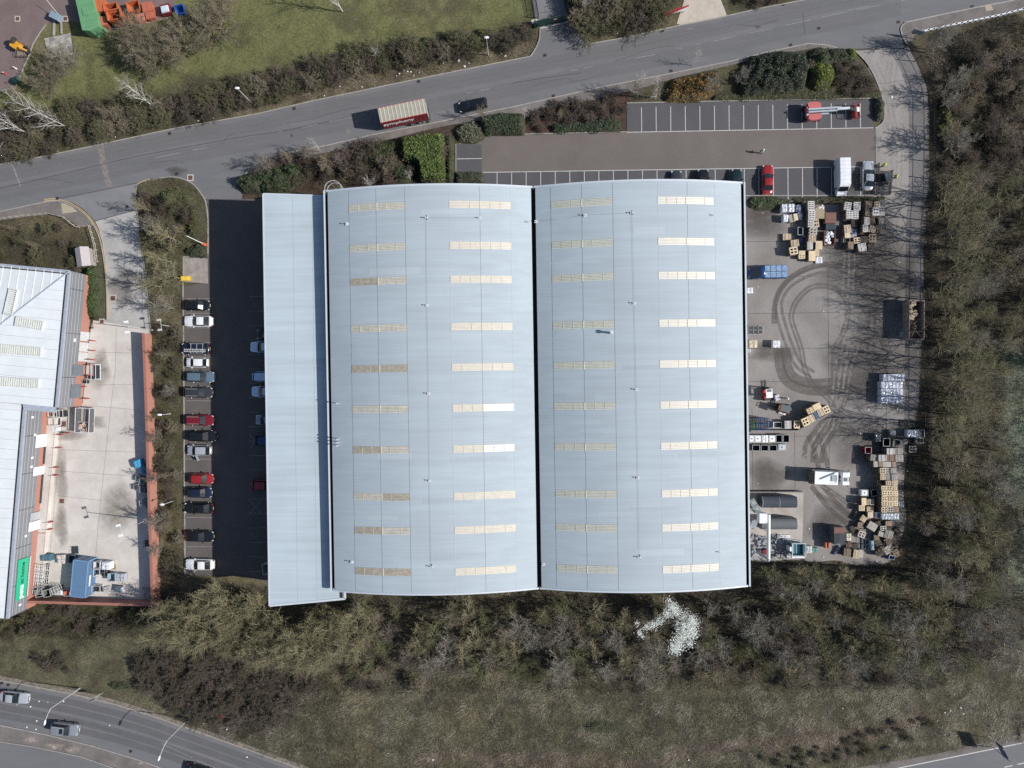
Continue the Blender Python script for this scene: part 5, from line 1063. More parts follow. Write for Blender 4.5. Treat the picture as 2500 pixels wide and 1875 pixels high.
# litter specks in the verges: each scrap is a thing
LIT = [(95, 1343/3.53+0, 0)]
m_lit = mat('white_plastic', (.75, .76, .78), var=.1)
for px, py, s in [(26, 383, .3), (142, 370, .25), (236, 338, .35), (240, 348, .3), (390, 445, .2), (485, 295, .35), (521, 289, .25), (282, 334, .2), (290, 241, .25), (70, 361, .3), (789, 196, .4), (830, 211, .3), (792, 234, .25), (884, 213, .25), (975, 180, .3), (985, 172, .35), (995, 175, .35), (1003, 176, .3), (1862, 520, .2), (1900, 610, .2), (1850, 700, .25), (1925, 720, .18), (2010, 760, .2), (2080, 830, .2), (2120, 1000, .3), (2100, 1060, .25), (2190, 1000, .3), (2230, 1100, .35), (2215, 1150, .3), (1990, 1210, .2), (1975, 1290, .25), (2060, 1300, .3), (2140, 1370, .3), (2010, 1360, .3), (1960, 640, .2), (2195, 640, .25), (2180, 860, .2), (1850, 1180, .2), (1010, 185, .25), (968, 185, .2), (1023, 177, .2), (1082, 155, .4), (1120, 148, .5), (1135, 162, .45), (1145, 155, .25), (1234, 137, .4), (1224, 130, .3), (1556, 61, .35), (1507, 82, .25), (2457, 1810-0, .2), (2306, 1740, .3), (2345, 1728, .35), (2352, 1742, .3), (2320, 1735, .3), (2057, 1729, .3), (2162, 1787, .3), (1681, 1855, .35), (1057, 1855, .4), (75, 1725, .3), (96, 1712, .25), (117, 1714, .2), (155, 1712, .35), (90, 1760, .3), (66, 1775, .3), (88, 1780, .3), (554, 1780, .3), (603, 1848, .3), (268, 1771, .25), (498, 1766, .25), (2177, 237, .5), (2327, 170, .25), (1944, 549, .2)]:
    p = P(px, py); a = RT.random()*3; mb = MB(); c_ = [(math.cos(t)*s*RT.uniform(.3, .6), math.sin(t)*s*RT.uniform(.25, .55)) for t in np.linspace(0, 6.28, 7)[:-1]]
    mb.prism(c_, 0, .05); mb.box((0, 0, .07), (s*.4, s*.3, .06), rz=a); o = mb.build('plastic_scrap', m_lit, None, loc=(p.x, p.y, .02), rz=a); tag(o, '', 'plastic scrap', 'white scraps lying on the ground'); pend(o, px, py, 'white plastic scrap')
for o in list(PROTO.values()):
    for ch in list(o.children): bpy.data.objects.remove(ch)
    bpy.data.objects.remove(o)
# ================================================================== vehicles
m_glass = mat('dark_glass', (.012, .016, .020), rough=.06, var=0, spec=.8); m_tyreR = mat('tyre_rubber', (.018, .018, .019), rough=.85, var=.1); m_rim = mat('alloy', (.42, .43, .45), rough=.3, metal=.6, var=0)
m_lampg = mat('headlamp_glass', (.62, .66, .70), rough=.12, var=0); m_tail = mat('tail_lamp', (.30, .010, .012), rough=.2, var=0); m_plate = mat('plate_white', (.7, .7, .66), var=0); m_ply = mat('plate_yellow', (.70, .52, .06), var=0); m_trimb = mat('black_trim', (.02, .02, .022), rough=.5, var=0)
PC = {'black': (.012, .013, .016), 'white': (.74, .76, .78), 'silver': (.44, .47, .51), 'bluegrey': (.13, .19, .25), 'darkgrey': (.045, .050, .056), 'red': (.27, .016, .020), 'crimson': (.20, .014, .024), 'navy': (.014, .022, .050), 'paleblue': (.55, .70, .85), 'steel': (.25, .28, .31), 'green': (.012, .030, .030), 'deepblue': (.02, .045, .13)}
def carpaint(c):
    m = mat('car_'+c, PC[c], rough=.22, var=.03, metal=.0 if c in ('white', 'red') else .25, spec=.6); m.node_tree.nodes['Principled BSDF'].inputs['Coat Weight'].default_value = .6; m.node_tree.nodes['Principled BSDF'].inputs['Coat Roughness'].default_value = .05; return m
# profile: stations x (front = +), half width, belt height; roof stations
CAR = {
 'hatch': dict(L=3.95, W=1.72, hood=.78, belt=.92, roof=1.45, wb=(1.25, -1.22), ws=(.95, .35), rw=(-1.35, -1.78), r=.30),
 'mini': dict(L=3.55, W=1.62, hood=.82, belt=.92, roof=1.46, wb=(1.15, -1.1), ws=(.85, .30), rw=(-1.2, -1.62), r=.28),
 'saloon': dict(L=4.75, W=1.82, hood=.80, belt=.90, roof=1.40, wb=(1.45, -1.38), ws=(.85, .10), rw=(-1.05, -1.75), r=.32),
 'estate': dict(L=4.65, W=1.80, hood=.84, belt=.94, roof=1.47, wb=(1.40, -1.32), ws=(1.0, .30), rw=(-1.85, -2.15), r=.32),
 'suv': dict(L=4.55, W=1.90, hood=1.0, belt=1.12, roof=1.75, wb=(1.38, -1.36), ws=(.95, .40), rw=(-1.75, -2.05), r=.36)}
def car(kind, colour, px, py, front, label, tilt=0.0, extra=(), zc=.9, group='cars in the shop yards and on the roads', sc=1.0):
    K = CAR[kind]; L, W = K['L'], K['W']; p = P(px, py, zc); a = ang(*front) if isinstance(front, tuple) else front
    t = thing('car', label, 'car', (p.x, p.y, .03), a+tilt, group); bp = carpaint(colour); hw = W/2; hl = L/2
    # lower body: loft along x with rounded plan corners
    xs = [hl, hl-.06, hl-.22, hl-.55, K['wb'][0], K['ws'][0], 0, K['rw'][0], K['wb'][1], -hl+.45, -hl+.18, -hl+.04, -hl]
    def wf(x):
        e = hl-abs(x); return hw*(.66+.34*min(1, (e/.62))**.5)
    def topz(x):
        if x > K['ws'][0]: u = (x-K['ws'][0])/(hl-K['ws'][0]); return K['belt']+(K['hood']-.12-K['belt'])*u**1.6-.03
        if x < K['rw'][1]: u = (K['rw'][1]-x)/(hl+K['rw'][1]+1e-6); return K['belt']-.06*u-.04*u*u
        return K['belt']
    rows = []
    for x in sorted(set(xs)):
        w_ = wf(x); z1 = topz(x); endf = 1 if abs(x) < hl-.01 else .7
        rows.append([(x, -w_*.93, .20), (x, -w_, .34), (x, -w_, .62), (x, -w_*.965, z1-.10), (x, -w_*.86, z1-.015), (x, -w_*.45, z1+.025*endf), (x, 0, z1+.035*endf), (x, w_*.45, z1+.025*endf), (x, w_*.86, z1-.015), (x, w_*.965, z1-.10), (x, w_, .62), (x, w_, .34), (x, w_*.93, .20)])
    mb = MB(); mb.grid(rows, flip=False); nn_ = len(rows[0]); 
    mb.add(rows[0], [tuple(range(nn_))]); mb.add(rows[-1], [tuple(range(nn_-1, -1, -1))]); mb.add([(-hl+.05, -hw*.8, .2), (hl-.05, -hw*.8, .2), (hl-.05, hw*.8, .2), (-hl+.05, hw*.8, .2)], [(3, 2, 1, 0)])
    # pillars + roof shell
    x0, x1, x2, x3 = K['ws'][0], K['ws'][1], K['rw'][0], K['rw'][1]; zb, zr = K['belt']-.02, K['roof']; wb_, wr = hw*.90, hw*.70
    rt = [x1, (x1*2+x2)/3, (x1+2*x2)/3, x2]; zz = [zr-.05, zr, zr-.005, zr-.05]
    mb.grid([[(x, s*wr*(1 if abs(s) < 1 else 1.0), z-(.05 if abs(s) > .9 else .012*abs(s))) for s in (-1, -.75, 0, .75, 1)] for x, z in zip(rt[::-1], zz[::-1])])
    for s in (-1, 1):
        for (xa, xb, wd) in ((x0, x1, .07), (x3, x2, .10), (( x0+x3)/2-.05, (x1+x2)/2, .05)):
            mb.add([(xa-wd, s*wb_, zb), (xa+wd, s*wb_, zb), (xb+wd, s*(wr+.01), zr-.05), (xb-wd, s*(wr+.01), zr-.05)], [(0, 1, 2, 3), (3, 2, 1, 0)])
            mb.add([(xa-wd, s*(wb_-.05), zb), (xa+wd, s*(wb_-.05), zb), (xb+wd, s*(wr-.05), zr-.04), (xb-wd, s*(wr-.05), zr-.04)], [(0, 1, 2, 3), (3, 2, 1, 0)])
    mb.build('body', bp, t, smooth=True)
    dz = -.012
    g_ = MB(); g_.add([(x0+.02, -wb_*.93, zb+.02), (x0+.10, 0, zb+.03), (x0+.02, wb_*.93, zb+.02), (x1+.02, wr*.93, zr-.055), (x1+.06, 0, zr-.03), (x1+.02, -wr*.93, zr-.055)], [(0, 1, 4, 5), (1, 2, 3, 4)]); g_.build('windscreen', m_glass, t)
    g_ = MB(); g_.add([(x3-.02, wb_*.90, zb+.02), (x3-.07, 0, zb+.03), (x3-.02, -wb_*.90, zb+.02), (x2-.02, -wr*.92, zr-.055), (x2-.04, 0, zr-.035), (x2-.02, wr*.92, zr-.055)], [(0, 1, 4, 5), (1, 2, 3, 4)]); g_.build('rear_window', m_glass, t)
    for s in (-1, 1):
        g_ = MB(); q = [(x0-.05, s*(wb_-.02), zb), (x3+.06, s*(wb_-.02), zb), (x2+.02, s*(wr-.02), zr-.055), (x1-.02, s*(wr-.02), zr-.055)]; g_.add(q, [(0, 1, 2, 3) if s < 0 else (3, 2, 1, 0)]); g_.build('side_window', m_glass, t)
        g_ = MB(); g_.box((x0-.12, s*(hw+.07), K['belt']-.0), (.12, .20, .13)); g_.build('wing_mirror', bp if colour != 'white' else bp, t)
        g_ = MB(); g_.box((hl-.20, s*wf(hl-.2)*.80, K['hood']-.20), (.30, .30, .13), rz=-s*.45); g_.build('headlight', m_lampg, t)
        g_ = MB(); g_.box((-hl+.12, s*wf(-hl+.12)*.86, K['belt']-.16), (.16, .26, .16), rz=s*.45); g_.build('tail_light', m_tail, t)
        for x in K['wb']:
            r = K['r']; g_ = MB(); g_.tube((x, s*(hw-.20), r), (x, s*(hw+.015), r), r, n=16); wv = g_.build('wheel', m_tyreR, t)
            g_ = MB(); g_.tube((x, s*(hw+.01), r), (x, s*(hw+.03), r), r*.64, n=10); g_.build('rim', m_rim, wv)
    g_ = MB(); g_.box((hl+.005, 0, .42), (.03, .52, .11)); g_.build('number_plate', m_plate, t)
    g_ = MB(); g_.box((-hl-.005, 0, .55), (.03, .52, .11)); g_.build('number_plate', m_ply, t)
    g_ = MB(); g_.box((hl-.02, 0, .60), (.06, hw*1.0, .14)); g_.build('grille', m_trimb, t)
    g_ = MB(); g_.tube((x0+.12, -.35, zb+.05), (x0-.02, .25, zb+.11), .012, n=4); g_.tube((x0+.12, .15, zb+.05), (x0-.02, .6, zb+.11), .012, n=4); g_.build('wiper', m_trimb, t)
    g_ = MB()      # bonnet and boot shut lines
    for s in (-1, 1): g_.tube((x0+.12, s*hw*.72, topz(x0+.12)+.012), (hl-.25, s*hw*.58, topz(hl-.25)+.012), .009, n=4)
    g_.build('shut_line', m_trimb, t)
    if 'rails' in extra:
        for s in (-1, 1): g_ = MB(); g_.tube((x1-.1, s*wr*.92, zr+.03), (x2+.1, s*wr*.92, zr+.03), .022, n=6); g_.build('roof_rail', m_galv, t)
    if 'sunroof' in extra: g_ = MB(); g_.box((x1-.45, 0, zr+.003), (.55, wr*1.25, .012)); g_.build('sunroof', m_glass, t)
    if 'blackroof' in extra: g_ = MB(); g_.box(((x1+x2)/2, 0, zr+.004), ((x1-x2)*.92, wr*1.75, .012)); g_.build('roof_panel', m_glass, t)
    if 'door' in extra: g_ = MB(); g_.box((.30, hw+.42, .68), (.06, .95, .62), rz=.45); g_.build('open_door', bp, t)
    if 'rack' in extra:
        g_ = MB()
        for x in (x1-.1, (x1+x2)/2, x2+.1): g_.tube((x, -wr-.12, zr+.12), (x, wr+.12, zr+.12), .025, n=6)
        for s in (-1, 1): g_.tube((x1+.1, s*(wr+.1), zr+.12), (x2-.1, s*(wr+.1), zr+.12), .022, n=6)
        for x in (x1-.1, x2+.1):
            for s in (-1, 1): g_.tube((x, s*wr, zr-.05), (x, s*(wr+.08), zr+.12), .02, n=5)
        g_.build('roof_rack', m_galv, t)
    if 'ladder' in extra:
        g_ = MB()
        for s in (-.2, .2): g_.tube((1.4, .35+s, zr+.2), (-2.2, .35+s, zr+.2), .03, n=6)
        for k in range(14): g_.tube((1.3-k*.26, .15, zr+.2), (1.3-k*.26, .55, zr+.2), .022, n=5)
        g_.build('ladder', mat('white_alloy', (.75, .75, .75)), t)
    return t
CG = 'cars parked in the western car park'; R_, L_ = (1, .01), (-1, -.01)
for kd, c, x, y, f, lb, ex in [
 ('hatch', 'black', 481, 745, R_, 'black hatchback under the bare branches, uppermost car of the left parking row', ()),
 ('saloon', 'white', 484, 784, L_, 'white saloon near the top of the left parking row, reversed in', ()),
 ('mini', 'white', 480, 885, L_, 'small white hatchback below the dark vehicle carrying a ladder', ()),
 ('estate', 'bluegrey', 488, 920, R_, 'pale blue grey estate below the small white hatchback', ()),
 ('estate', 'darkgrey', 483, 958, R_, 'dark grey estate with silver roof rails below the blue grey estate', ('rails',)),
 ('estate', 'crimson', 486, 1026, R_, 'dark red estate with silver roof rails in the parking row', ('rails',)),
 ('estate', 'black', 493, 1065, R_, 'long black estate between the crimson estate and silver hatchback', ()),
 ('hatch', 'silver', 485, 1100, L_, 'silver hatchback with its side door standing open', ('door', )),
 ('hatch', 'red', 490, 1169, R_, 'bright red hatchback directly above the navy hatchback', ()),
 ('hatch', 'navy', 486, 1203, R_, 'dark navy hatchback below the bright red hatchback', ()),
 ('saloon', 'black', 484, 1241, L_, 'glossy black rounded saloon below the navy hatchback', ()),
 ('saloon', 'black', 485, 1310, R_, 'black saloon standing alone, second from the bottom of the row', ()),
 ('saloon', 'white', 487, 1379, L_, 'white saloon at the very bottom of the left parking row', ())]:
    car(kd, c, x, y, f, lb, extra=ex, group=CG)
car('suv', 'navy', 477, 851, L_, 'dark blue off road vehicle with roof rack and white ladder', extra=('rack', 'ladder'), group=CG)
SG = 'cars parked in the shade against the annex'
for kd, c, x, y, f, lb in [('hatch', 'black', 654, 816, L_, 'black car in deep shade, uppermost against the annex'), ('estate', 'paleblue', 645, 847, L_, 'pale blue car below the black one against the annex'), ('estate', 'paleblue', 650, 920, R_, 'light blue car alone in mid shade against the annex, upper of two'),
 ('estate', 'paleblue', 648, 956, L_, 'light blue car directly below its twin against the annex'), ('hatch', 'steel', 652, 1025, L_, 'grey rounded car in shade above the dark green blue one'), ('hatch', 'deepblue', 650, 1076, R_, 'dark blue car in shade against the annex'), ('hatch', 'red', 643, 1185, R_, 'red car in deep shade half under the annex roof edge')]:
    car(kd, c, x, y, f, lb, group=SG)
RG = 'cars on the roads'
car('estate', 'black', 1155, 255, (-1, .19), 'black estate parked on the road behind the red trailer', group=RG)
car('saloon', 'silver', 33, 1704, (1, .10), 'silver saloon on the upper carriageway at the left edge', group=RG)
car('suv', 'steel', 157, 1780, (1, .12), 'dark grey estate with roof rack and sunroof on the upper carriageway', extra=('rails', 'sunroof'), group=RG)
car('saloon', 'black', 487, 1886, (1, .3), 'black car cut off by the bottom edge of the photo', group=RG)
NG = 'cars in the northern car park'
car('saloon', 'darkgrey', 1652, 452, (0, -1), 'dark car mostly hidden by the roof, leftmost of the lower bays', group=NG); car('suv', 'black', 1717, 448, (0, -1), 'black car half hidden by the roof, between two dark cars', group=NG)
car('saloon', 'green', 1799, 448, (.03, -1), 'very dark green car with pale windscreen beside the roof corner', group=NG)
car('saloon', 'red', 1875, 438, (.02, -1), 'bright red saloon in the lower bays', group=NG); car('saloon', 'silver', 2121, 428, (.02, -1), 'silver saloon in the last bay beside the white van', group=NG)
# white van
def boxshell(mb, x0, x1, w, z0, z1, r=.12, mi=0, taper=.94):
    mb.box(((x0+x1)/2, 0, (z0+z1)/2), (x1-x0, w, z1-z0), mi, top=(.985, taper))
def wheels(t, xs, hw, r, w=.28, dual=False):
    for x in xs:
        for s in (-1, 1):
            g_ = MB(); g_.tube((x, s*(hw-w), r), (x, s*hw, r), r, n=16); wv = g_.build('wheel', m_tyreR, t); g_ = MB(); g_.tube((x, s*(hw-.01), r), (x, s*(hw+.02), r), r*.55, n=10); g_.build('rim', m_rim, wv)
p = P(2056, 432, 1.3); v = thing('panel_van', 'long white panel van parked between the red and silver cars', 'van', (p.x, p.y, .03), ang(.02, 1)); wp = carpaint('white')
mb = MB(); hw = .98
sec = [(-2.85, .35, 2.25, .93), (-2.75, .3, 2.5, .95), (0, .3, 2.55, .95), (1.35, .3, 2.5, .95), (1.75, .3, 2.2, .93), (2.25, .35, 1.25, .90), (2.75, .4, 1.05, .84), (2.95, .45, .75, .72)]
rows = [[(x, -hw*wf_*.97, z0), (x, -hw*wf_*1.04, (z0+z1)/2), (x, -hw*wf_*.97, z1-.10), (x, -hw*wf_*.88, z1), (x, 0, z1+.03), (x, hw*wf_*.88, z1), (x, hw*wf_*.97, z1-.10), (x, hw*wf_*1.04, (z0+z1)/2), (x, hw*wf_*.97, z0)] for x, z0, z1, wf_ in sec]
mb.grid(rows); mb.add(rows[0], [tuple(range(9))]); mb.add(rows[-1], [tuple(range(8, -1, -1))]); mb.build('body', wp, v)
mb = MB(); [mb.box((x, 0, 2.585), (.05, 1.5, .02)) for x in (-2.2, -1.6, -1.0, -.4, .2, .8)]; mb.build('roof_rib', mat('van_rib', (.55, .56, .57)), v)
mb = MB(); mb.add([(1.80, -.70, 2.16), (1.80, .70, 2.16), (2.27, .78, 1.32), (2.36, 0, 1.34), (2.27, -.78, 1.32)], [(0, 4, 3, 2, 1)]); o = mb.build('windscreen', m_glass, v); o.location = (.03, 0, .04)
for s in (-1, 1):
    mb = MB(); mb.add([(1.0, s*.95, 1.35), (1.95, s*.93, 1.35), (1.72, s*.88, 2.05), (1.0, s*.91, 2.08)], [(0, 1, 2, 3), (3, 2, 1, 0)]); mb.build('side_window', m_glass, v)
    mb = MB(); mb.box((1.95, s*1.12, 1.3), (.14, .22, .3)); mb.build('wing_mirror', m_trimb, v); mb = MB(); mb.box((2.82, s*.62, .85), (.25, .3, .18)); mb.build('headlight', m_lampg, v); mb = MB(); mb.box((-2.84, s*.86, 1.2), (.06, .12, .6)); mb.build('tail_light', m_tail, v)
mb = MB(); mb.box((2.94, 0, .5), (.08, 1.5, .3)); mb.build('bumper', m_trimb, v); wheels(v, (1.85, -1.75), .97, .34)
# curtain sided trailer
def Ptr(px, py): return P(px, py, 4.0)
ca, cb, cc_, cd = Ptr(920.8, 264.5), Ptr(1034, 240.5), Ptr(1044.5, 276), Ptr(929.8, 300)
tc_ = (ca+cb+cc_+cd)/4; TL = ((cb-ca).length+(cc_-cd).length)/2; TW = ((ca-cd).length+(cb-cc_).length)/2; dd = (cb-ca)+(cc_-cd)
tr = thing('curtain_trailer', 'red curtain sided lorry trailer with a beige ribbed roof standing on the road', 'trailer', (tc_.x, tc_.y, .02), math.atan2(dd.y, dd.x))
m_cur = mat('dark_red_curtain', (.175, .012, .022), rough=.55, var=.12, scale=2); m_tarp = mat('beige_roof_sheet', (.33, .31, .25), var=.15, scale=1.2, rough=.7); m_rib = mat('beige_roof_bar', (.50, .48, .42), var=.05)
mb = MB(); mb.box((0, 0, 3.9), (TL, TW, .16)); mb.build('roof', m_tarp, tr)
for k in range(12): mb = MB(); mb.box((-TL/2+TL*(k+.5)/12, 0, 3.99), (.16, TW-.05, .04)); mb.build('roof_bar', m_rib, tr)
for s in (-1, 1):
    mb = MB(); N = 46; rows = []
    for z in (1.15, 3.86): rows.append([(-TL/2+.05+(TL-.1)*i/N, s*(TW/2-.02+.012*math.sin(i*1.7)), z) for i in range(N+1)])
    mb.grid(rows, flip=(s > 0)); cu = mb.build('side_curtain', m_cur, tr)
    mb = MB(); mb.box((0, s*(TW/2-.02), 3.93), (TL+.02, .06, .12)); mb.build('top_rail', mat('bright_red_trim', (.48, .03, .03)), tr)
    mb = MB(); mb.box((0, s*(TW/2-.03), 1.1), (TL, .08, .16)); mb.build('side_rail', m_dark, tr)
me = text_mesh('symphony', 1.3, bold=.03); me.materials.append(mat('white_lettering', (.72, .70, .70), var=0))
o = link('lettering', me, tr); o.matrix_basis = Matrix.Translation((-1.05, -TW/2-.03, 2.8)) @ Matrix.Rotation(math.pi/2, 4, 'X') @ Matrix.Scale(.95, 4, (1, 0, 0))
mb = MB(); mb.box((-TL/2+.03, 0, 2.5), (.06, TW, 2.75)); mb.build('front_panel', mat('front_board', (.10, .015, .02)), tr); mb = MB(); mb.box((TL/2-.03, 0, 2.5), (.06, TW, 2.75)); mb.box((TL/2+.01, 0, 2.5), (.03, .05, 2.7)); mb.build('rear_doors', mat('grey_door_panel', (.3, .3, .31)), tr)
mb = MB(); mb.box((0, 0, 1.0), (TL-.1, TW-.5, .18)); mb.box((TL/2+.06, 0, .5), (.12, TW-.2, .16)); mb.build('chassis', m_dark, tr)
for s in (-1, 1): mb = MB(); mb.tube((-TL/2+1.2, s*.7, 0), (-TL/2+1.2, s*.7, 1.0), .08, n=8); mb.build('support_leg', m_dark, tr)
wheels(tr, (.9, 2.2), TW/2-.02, .5, .45)
# ---- boom lift in the top bays
p = P(1984, 276, 1); bl = thing('boom_lift', 'red and white articulated boom lift folded along the parking bays', 'boom lift', (p.x, p.y, .03), ang(1, -.06))
m_lr = mat('lift_red', (.48, .13, .13), rough=.4, var=.08); m_lift = mat('pale_boom', (.38, .43, .47), rough=.35, var=.08)
mb = MB(); mb.box((-.1, 0, .85), (2.6, 1.5, .35)); mb.build('chassis', m_dark, bl)
for x in (-1.05, .85):
    for s in (-1, 1): mb = MB(); mb.tube((x, s*.75, .45), (x, s*1.15, .45), .45, n=16); wv = mb.build('wheel', m_tyreR, bl); mb = MB(); mb.tube((x, s*1.15, .45), (x, s*1.17, .45), .22, n=10); mb.build('rim', m_lr, wv)
mb = MB()
pts = [(-1.15, -1.25), (-.7, -1.45), (.5, -1.4), (1.0, -1.1), (1.0, -.45), (-.95, -.45)]
for s in (-1, 1): mb.prism([(x, s*y) for x, y in pts], 1.15, 2.0)
mb.prism([(-1.3, -.7), (-1.0, -1.0), (-.8, 1.0), (-1.3, .7)], 1.1, 1.9); mb.build('turntable_cover', m_lr, bl)
mb = MB(); mb.box((1.4, .18, 2.2), (5.2, .28, .34)); mb.box((1.2, -.2, 2.05), (4.6, .24, .3)); mb.box((.4, -.55, 1.85), (3.6, .2, .25)); mb.build('boom', m_lift, bl)
mb = MB(); mb.box((4.4, 0, 2.15), (2.0, .34, .34)); mb.build('boom_section', mat('bright_boom', (.58, .62, .64)), bl); mb = MB(); mb.box((5.8, -.1, 1.9), (1.2, .5, .5), rz=-.35); mb.tube((5.4, .3, 2.0), (6.3, -.3, 1.6), .07, n=6); mb.build('jib', m_dark, bl)
mb = MB(); frame_box(mb, 1.1, 2.2, 1.1, .035); mb.box((0, 0, .05), (1.1, 2.2, .06)); mb.box((.1, 0, .9), (.3, .6, .35)); mb.tube((-.55, -1.1, .5), (-.55, 1.1, .5), .03, n=5); mb.box((.4, 0, .6), (.05, 2.1, .5)); o = mb.build('platform_basket', mat('dark_lift_red', (.20, .03, .03)), bl); o.location = (6.95, -.15, .55)
mb = MB(); mb.box((6.95, -.15, 1.75), (.45, .75, .1)); mb.build('control_panel', m_white, bl)
# ---- blue pickup truck with caged flatbed
p = P(1873, 665, 1); pk = thing('flatbed_truck', 'dark blue flatbed truck loaded with blue and white wrapped goods', 'truck', (p.x, p.y, .03), ang(-1, .02)); dbp = mat('truck_blue', (.016, .045, .13), rough=.25, var=.03)
sec = [(.6, .45, 1.95, .92), (.8, .4, 2.05, .97), (1.5, .4, 2.0, .97), (2.05, .45, 1.25, .96), (2.75, .5, 1.1, .9), (2.95, .5, .8, .8)]
hw = 1.0; rows = [[(x, -hw*f_, z0), (x, -hw*f_, (z0+z1)/2), (x, -hw*f_*.93, z1-.15), (x, -hw*f_*.75, z1), (x, 0, z1+.03), (x, hw*f_*.75, z1), (x, hw*f_*.93, z1-.15), (x, hw*f_, (z0+z1)/2), (x, hw*f_, z0)] for x, z0, z1, f_ in sec]
mb = MB(); mb.grid(rows); mb.add(rows[0], [tuple(range(9))]); mb.add(rows[-1], [tuple(range(8, -1, -1))]); mb.build('cab', dbp, pk, smooth=True)
mb = MB(); mb.add([(1.58, -.72, 1.97), (1.58, .72, 1.97), (2.05, .8, 1.33), (2.05, -.8, 1.33)], [(0, 3, 2, 1)]); o = mb.build('windscreen', m_glass, pk); o.location = (.03, 0, .05)
mb = MB(); mb.box((-1.1, 0, .75), (3.7, 2.05, .16)); mb.box((.72, 0, 1.3), (.05, 2.0, 1.1)); mb.build('flatbed', dbp, pk)
m_bl = mat('blue_film_load', (.035, .13, .32), col2=(.36, .46, .58), scale=3.5, rough=.3, detail=3)
for k in range(4):
    for s in (-1, 1): mb = MB(); mb.box((-2.45+k*.9, s*.5, 1.4), (.82, .92, 1.15)); mb.build('load_sack', m_bl, pk)
for s in (-1, 1): mb = MB(); mb.box((-1.1, s*1.02, 1.25), (3.7, .06, .9)); mb.build('side_board', mat('blue_side_board', (.02, .06, .17)), pk)
wheels(pk, (2.15, -1.7), 1.0, .36); 
for s in (-1, 1): mb = MB(); mb.box((1.85, s*1.15, 1.35), (.12, .2, .2)); mb.build('wing_mirror', m_trimb, pk); mb = MB(); mb.box((2.88, s*.6, .8), (.12, .3, .2)); mb.build('headlight', m_lampg, pk)
# ---- white tipper lorry
p = P(2027, 1166, 1.8); tp = thing('tipper_lorry', 'white grab lorry with enclosed body standing in the goods yard', 'lorry', (p.x, p.y, .03), ang(1, .04))
mw_ = mat('lorry_white', (.76, .78, .78), rough=.3, var=.04)
mb = MB(); mb.box((0, 0, .85), (6.0, .9, .25)); mb.build('chassis', m_dark, tp)
mb = MB(); mb.box((-1.05, 0, 1.9), (3.7, 2.2, 1.9), top=(1, .93)); mb.build('tipper_body', mw_, tp); mb = MB(); mb.box((-3.0, 0, 1.75), (.3, 2.25, 1.7)); mb.box((-3.1, .8, 1.9), (.25, .2, 1.5)); mb.box((-3.1, -.8, 1.9), (.25, .2, 1.5)); mb.build('tail_gear', mat('hopper_brown', (.13, .11, .08), var=.3), tp)
mb = MB(); mb.tube((-2.0, -.15, 2.95), (0, .75, 3.0), .11, n=8); mb.tube((-1.6, .1, 3.0), (.3, .95, 2.98), .07, n=8); mb.build('crane_arm', m_lift, tp)
mb = MB(); mb.box((.15, .05, 2.92), (.9, 1.0, .1)); mb.build('hatch', mat('pale_grey_hatch', (.30, .36, .40)), tp); mb = MB(); mb.box((.55, -.1, 2.99), (.06, 1.1, .05)); mb.box((.1, -.75, 2.9), (.9, .05, .04)); mb.build('handrail', m_galv, tp)
mb = MB(); mb.tube((1.15, -.5, 1.2), (1.15, -.5, 2.6), .12, n=8); mb.tube((1.15, .2, 1.3), (1.15, .2, 2.3), .25, n=10); mb.box((1.15, 0, 1.3), (.4, 1.7, .7)); mb.build('pump_unit', m_dark, tp)
sec = [(1.45, .5, 2.55, .95), (1.6, .45, 2.7, 1.0), (2.5, .45, 2.7, 1.0), (2.85, .45, 2.3, .98), (3.0, .5, 1.5, .95), (3.05, .5, .7, .9)]; hw = 1.08
rows = [[(x, -hw*f_, z0), (x, -hw*f_, (z0+z1)/2), (x, -hw*f_*.98, z1-.12), (x, -hw*f_*.88, z1), (x, 0, z1+.03), (x, hw*f_*.88, z1), (x, hw*f_*.98, z1-.12), (x, hw*f_, (z0+z1)/2), (x, hw*f_, z0)] for x, z0, z1, f_ in sec]
mb = MB(); mb.grid(rows); mb.add(rows[0], [tuple(range(9))]); mb.add(rows[-1], [tuple(range(8, -1, -1))]); mb.build('cab', mw_, tp)
mb = MB(); mb.box((2.05, -.1, 2.76), (.55, .62, .05)); mb.build('roof_hatch', mat('grey_hatch', (.14, .15, .16)), tp); mb = MB(); mb.box((2.6, -.05, 2.75), (.06, .8, .08)); mb.build('marker_light', m_trimb, tp)
mb = MB(); mb.add([(2.90, -.9, 2.2), (2.90, .9, 2.2), (3.03, .95, 1.5), (3.03, -.95, 1.5)], [(0, 3, 2, 1)]); o = mb.build('windscreen', m_glass, tp); o.location = (.02, 0, 0)
wheels(tp, (2.1, -1.3, -2.4), 1.08, .5, .4)
for s in (-1, 1): mb = MB(); mb.box((2.8, s*1.25, 1.9), (.12, .18, .4)); mb.build('wing_mirror', m_trimb, tp)
